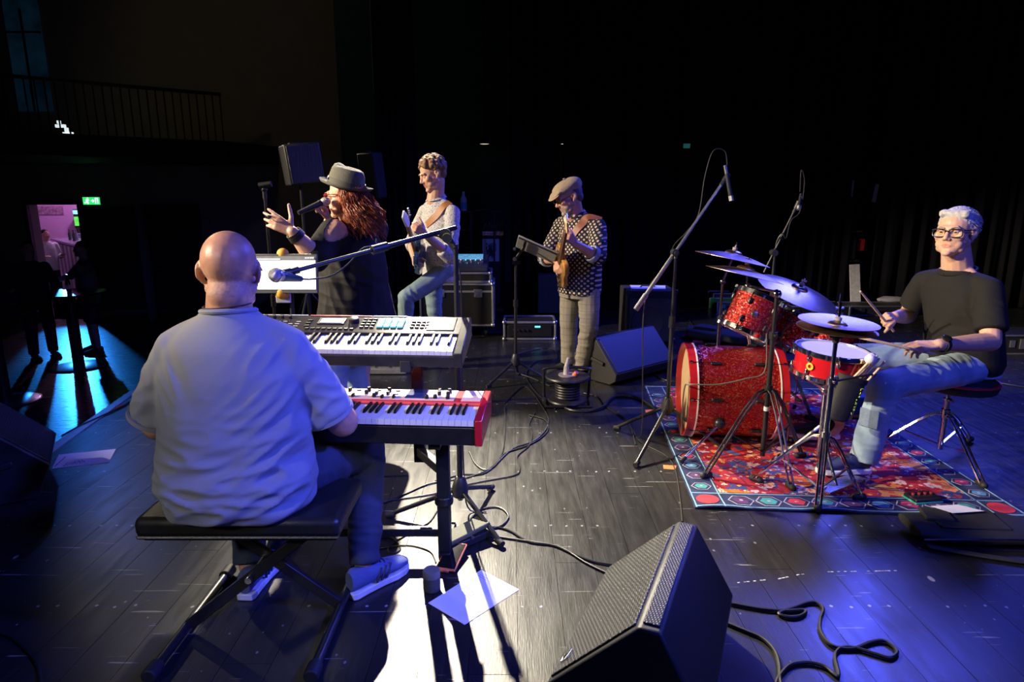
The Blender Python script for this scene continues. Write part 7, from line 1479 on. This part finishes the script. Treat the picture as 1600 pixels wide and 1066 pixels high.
part('glass', mat('dark_glass', (.01, .02, .012), .1), bt_, lambda m: m.lathe([(.03, 0), (.032, .01), (.032, .14), (.013, .2), (.012, .25), (0, .25)], bq, None, 20)); part('label_band', PAPER, bt_, lambda m: m.lathe([(.0325, .04), (.033, .04), (.033, .1), (.0325, .1)], bq, None, 20))
# bar
c0, c1 = at(80, 362, 16.8), at(124, 386, 14.4); top = MB(); zc = .50
ctr = thing('bar_counter', 'striped bar counter under purple light beyond the hall doorway', 'counter', ((c0.x + c1.x) / 2, (c0.y + c1.y) / 2, HZ)); L_ = V((c1.x - c0.x, c1.y - c0.y, 0)); nx = V((-L_.y, L_.x, 0)).normalized(); nx = nx if nx.x > 0 else -nx
p0_, p1_ = V((c0.x, c0.y, 0)), V((c1.x, c1.y, 0))
part('worktop', mat('bar_top', (.25, .22, .3), .25), ctr, lambda m: m.bar(p0_ + nx * .3 + V((0, 0, zc)), p1_ + nx * .3 + V((0, 0, zc)), .7, .05), .006)
part('carcass', mat('bar_body', (.12, .1, .12), .6), ctr, lambda m: m.bar(p0_ + nx * .34 + V((0, 0, (zc + HZ) / 2)), p1_ + nx * .34 + V((0, 0, (zc + HZ) / 2)), .56, zc - HZ - .04))
for i in range(14):
    q_ = p0_ + L_ * (i + .5) / 14 + nx * .05; part('front_board', mat('board_light' if i % 2 else 'board_dark', (.55, .52, .55) if i % 2 else (.2, .18, .22), .6), ctr, lambda m: m.bar(q_ - L_ / 30 + V((0, 0, (zc + HZ) / 2 - .03)), q_ + L_ / 30 + V((0, 0, (zc + HZ) / 2 - .03)), .025, zc - HZ - .1))
for i, t in enumerate((.35, .42, .5, .62, .8)):
    q_ = p0_ + L_ * t + nx * (.2 + .1 * (i % 2)) + V((0, 0, zc + .025)); b1 = thing('bar_bottle', ('clear' if i % 2 else 'dark green') + ' bottle standing on the bar counter', 'bottle', q_, 0, ('clear' if i % 2 else 'dark green') + ' bottles on the bar counter')
    part('glass', mat('bar_glass_%d' % (i % 2), (.3, .35, .4) if i % 2 else (.05, .12, .08), .1), b1, lambda m: m.lathe([(.035, 0), (.036, .15), (.014, .21), (.013, .27), (0, .27)], q_, None, 14)); part('cap', STEEL, b1, lambda m: m.tube(q_ + V((0, 0, .27)), q_ + V((0, 0, .285)), .015))
g0, g1 = at(112, 327, 17.6), at(136, 376, 17.6); fr_ = thing('drinks_cooler', 'glass drinks cooler with green and cyan light behind the bar', 'cooler', ((g0.x + g1.x) / 2, 17.75, HZ)); gw = g1.x - g0.x; gxm = (g0.x + g1.x) / 2
part('cabinet', mat('cooler_black', (.03, .03, .03), .5), fr_, lambda m: m.box((gxm, 17.8, (g0.z + HZ) / 2), (gw, .35, g0.z - HZ)), .01); part('lit_shelf', mat('green_lit', (.1, .9, .08), .4, emit=.9, var=.3, scale=8), fr_, lambda m: m.box((gxm, 17.615, g0.z - .32), (gw * .85, .02, .24))); part('sign_strip', mat('cyan_lit', (.2, .75, 1), .4, emit=1.6, var=.3, scale=9), fr_, lambda m: m.box((gxm, 17.615, g0.z - .08), (gw * .9, .02, .10))); part('lower_grille', mat('cooler_grille', (.4, .5, .6), .5), fr_, lambda m: [m.box((gxm, 17.615, g1.z - .3 + i * .06), (gw * .85, .02, .03)) for i in range(9)])
pn = at(78, 329, 18.0); mb = MB(); mb.box((pn.x, 17.985, pn.z), (.75, .02, .22)); one(mb, 'menu_board', mat('menu_poster', (.45, .25, .35), .6, var=.6, scale=14), 'framed dark menu board on the pink bar wall', 'board')

bp0 = G(1347, 652); cb = thing('cloth_pouch', 'blue-lit cloth pouch on the floor behind the drummer legs', 'bag', bp0)
part('pouch', mat('blue_lit_cloth', (.05, .16, .55), .85, bump=.3, bscale=40), cb, lambda m: m.loft([(bp0 + V((0, .06, z)), (1, 0, 0), (0, 1, 0), a, b) for z, a, b in ((.0, .10, .07), (.03, .13, .09), (.10, .12, .08), (.14, .07, .04))], 20, 2.3)); part('tie', WOOD, cb, lambda m: m.path([bp0 + V((-.09, -.02, .02)), bp0 + V((-.02, -.05, .015)), bp0 + V((.05, -.04, .012))], .012, 7))  # blue of the stage light is painted into the pouch colour
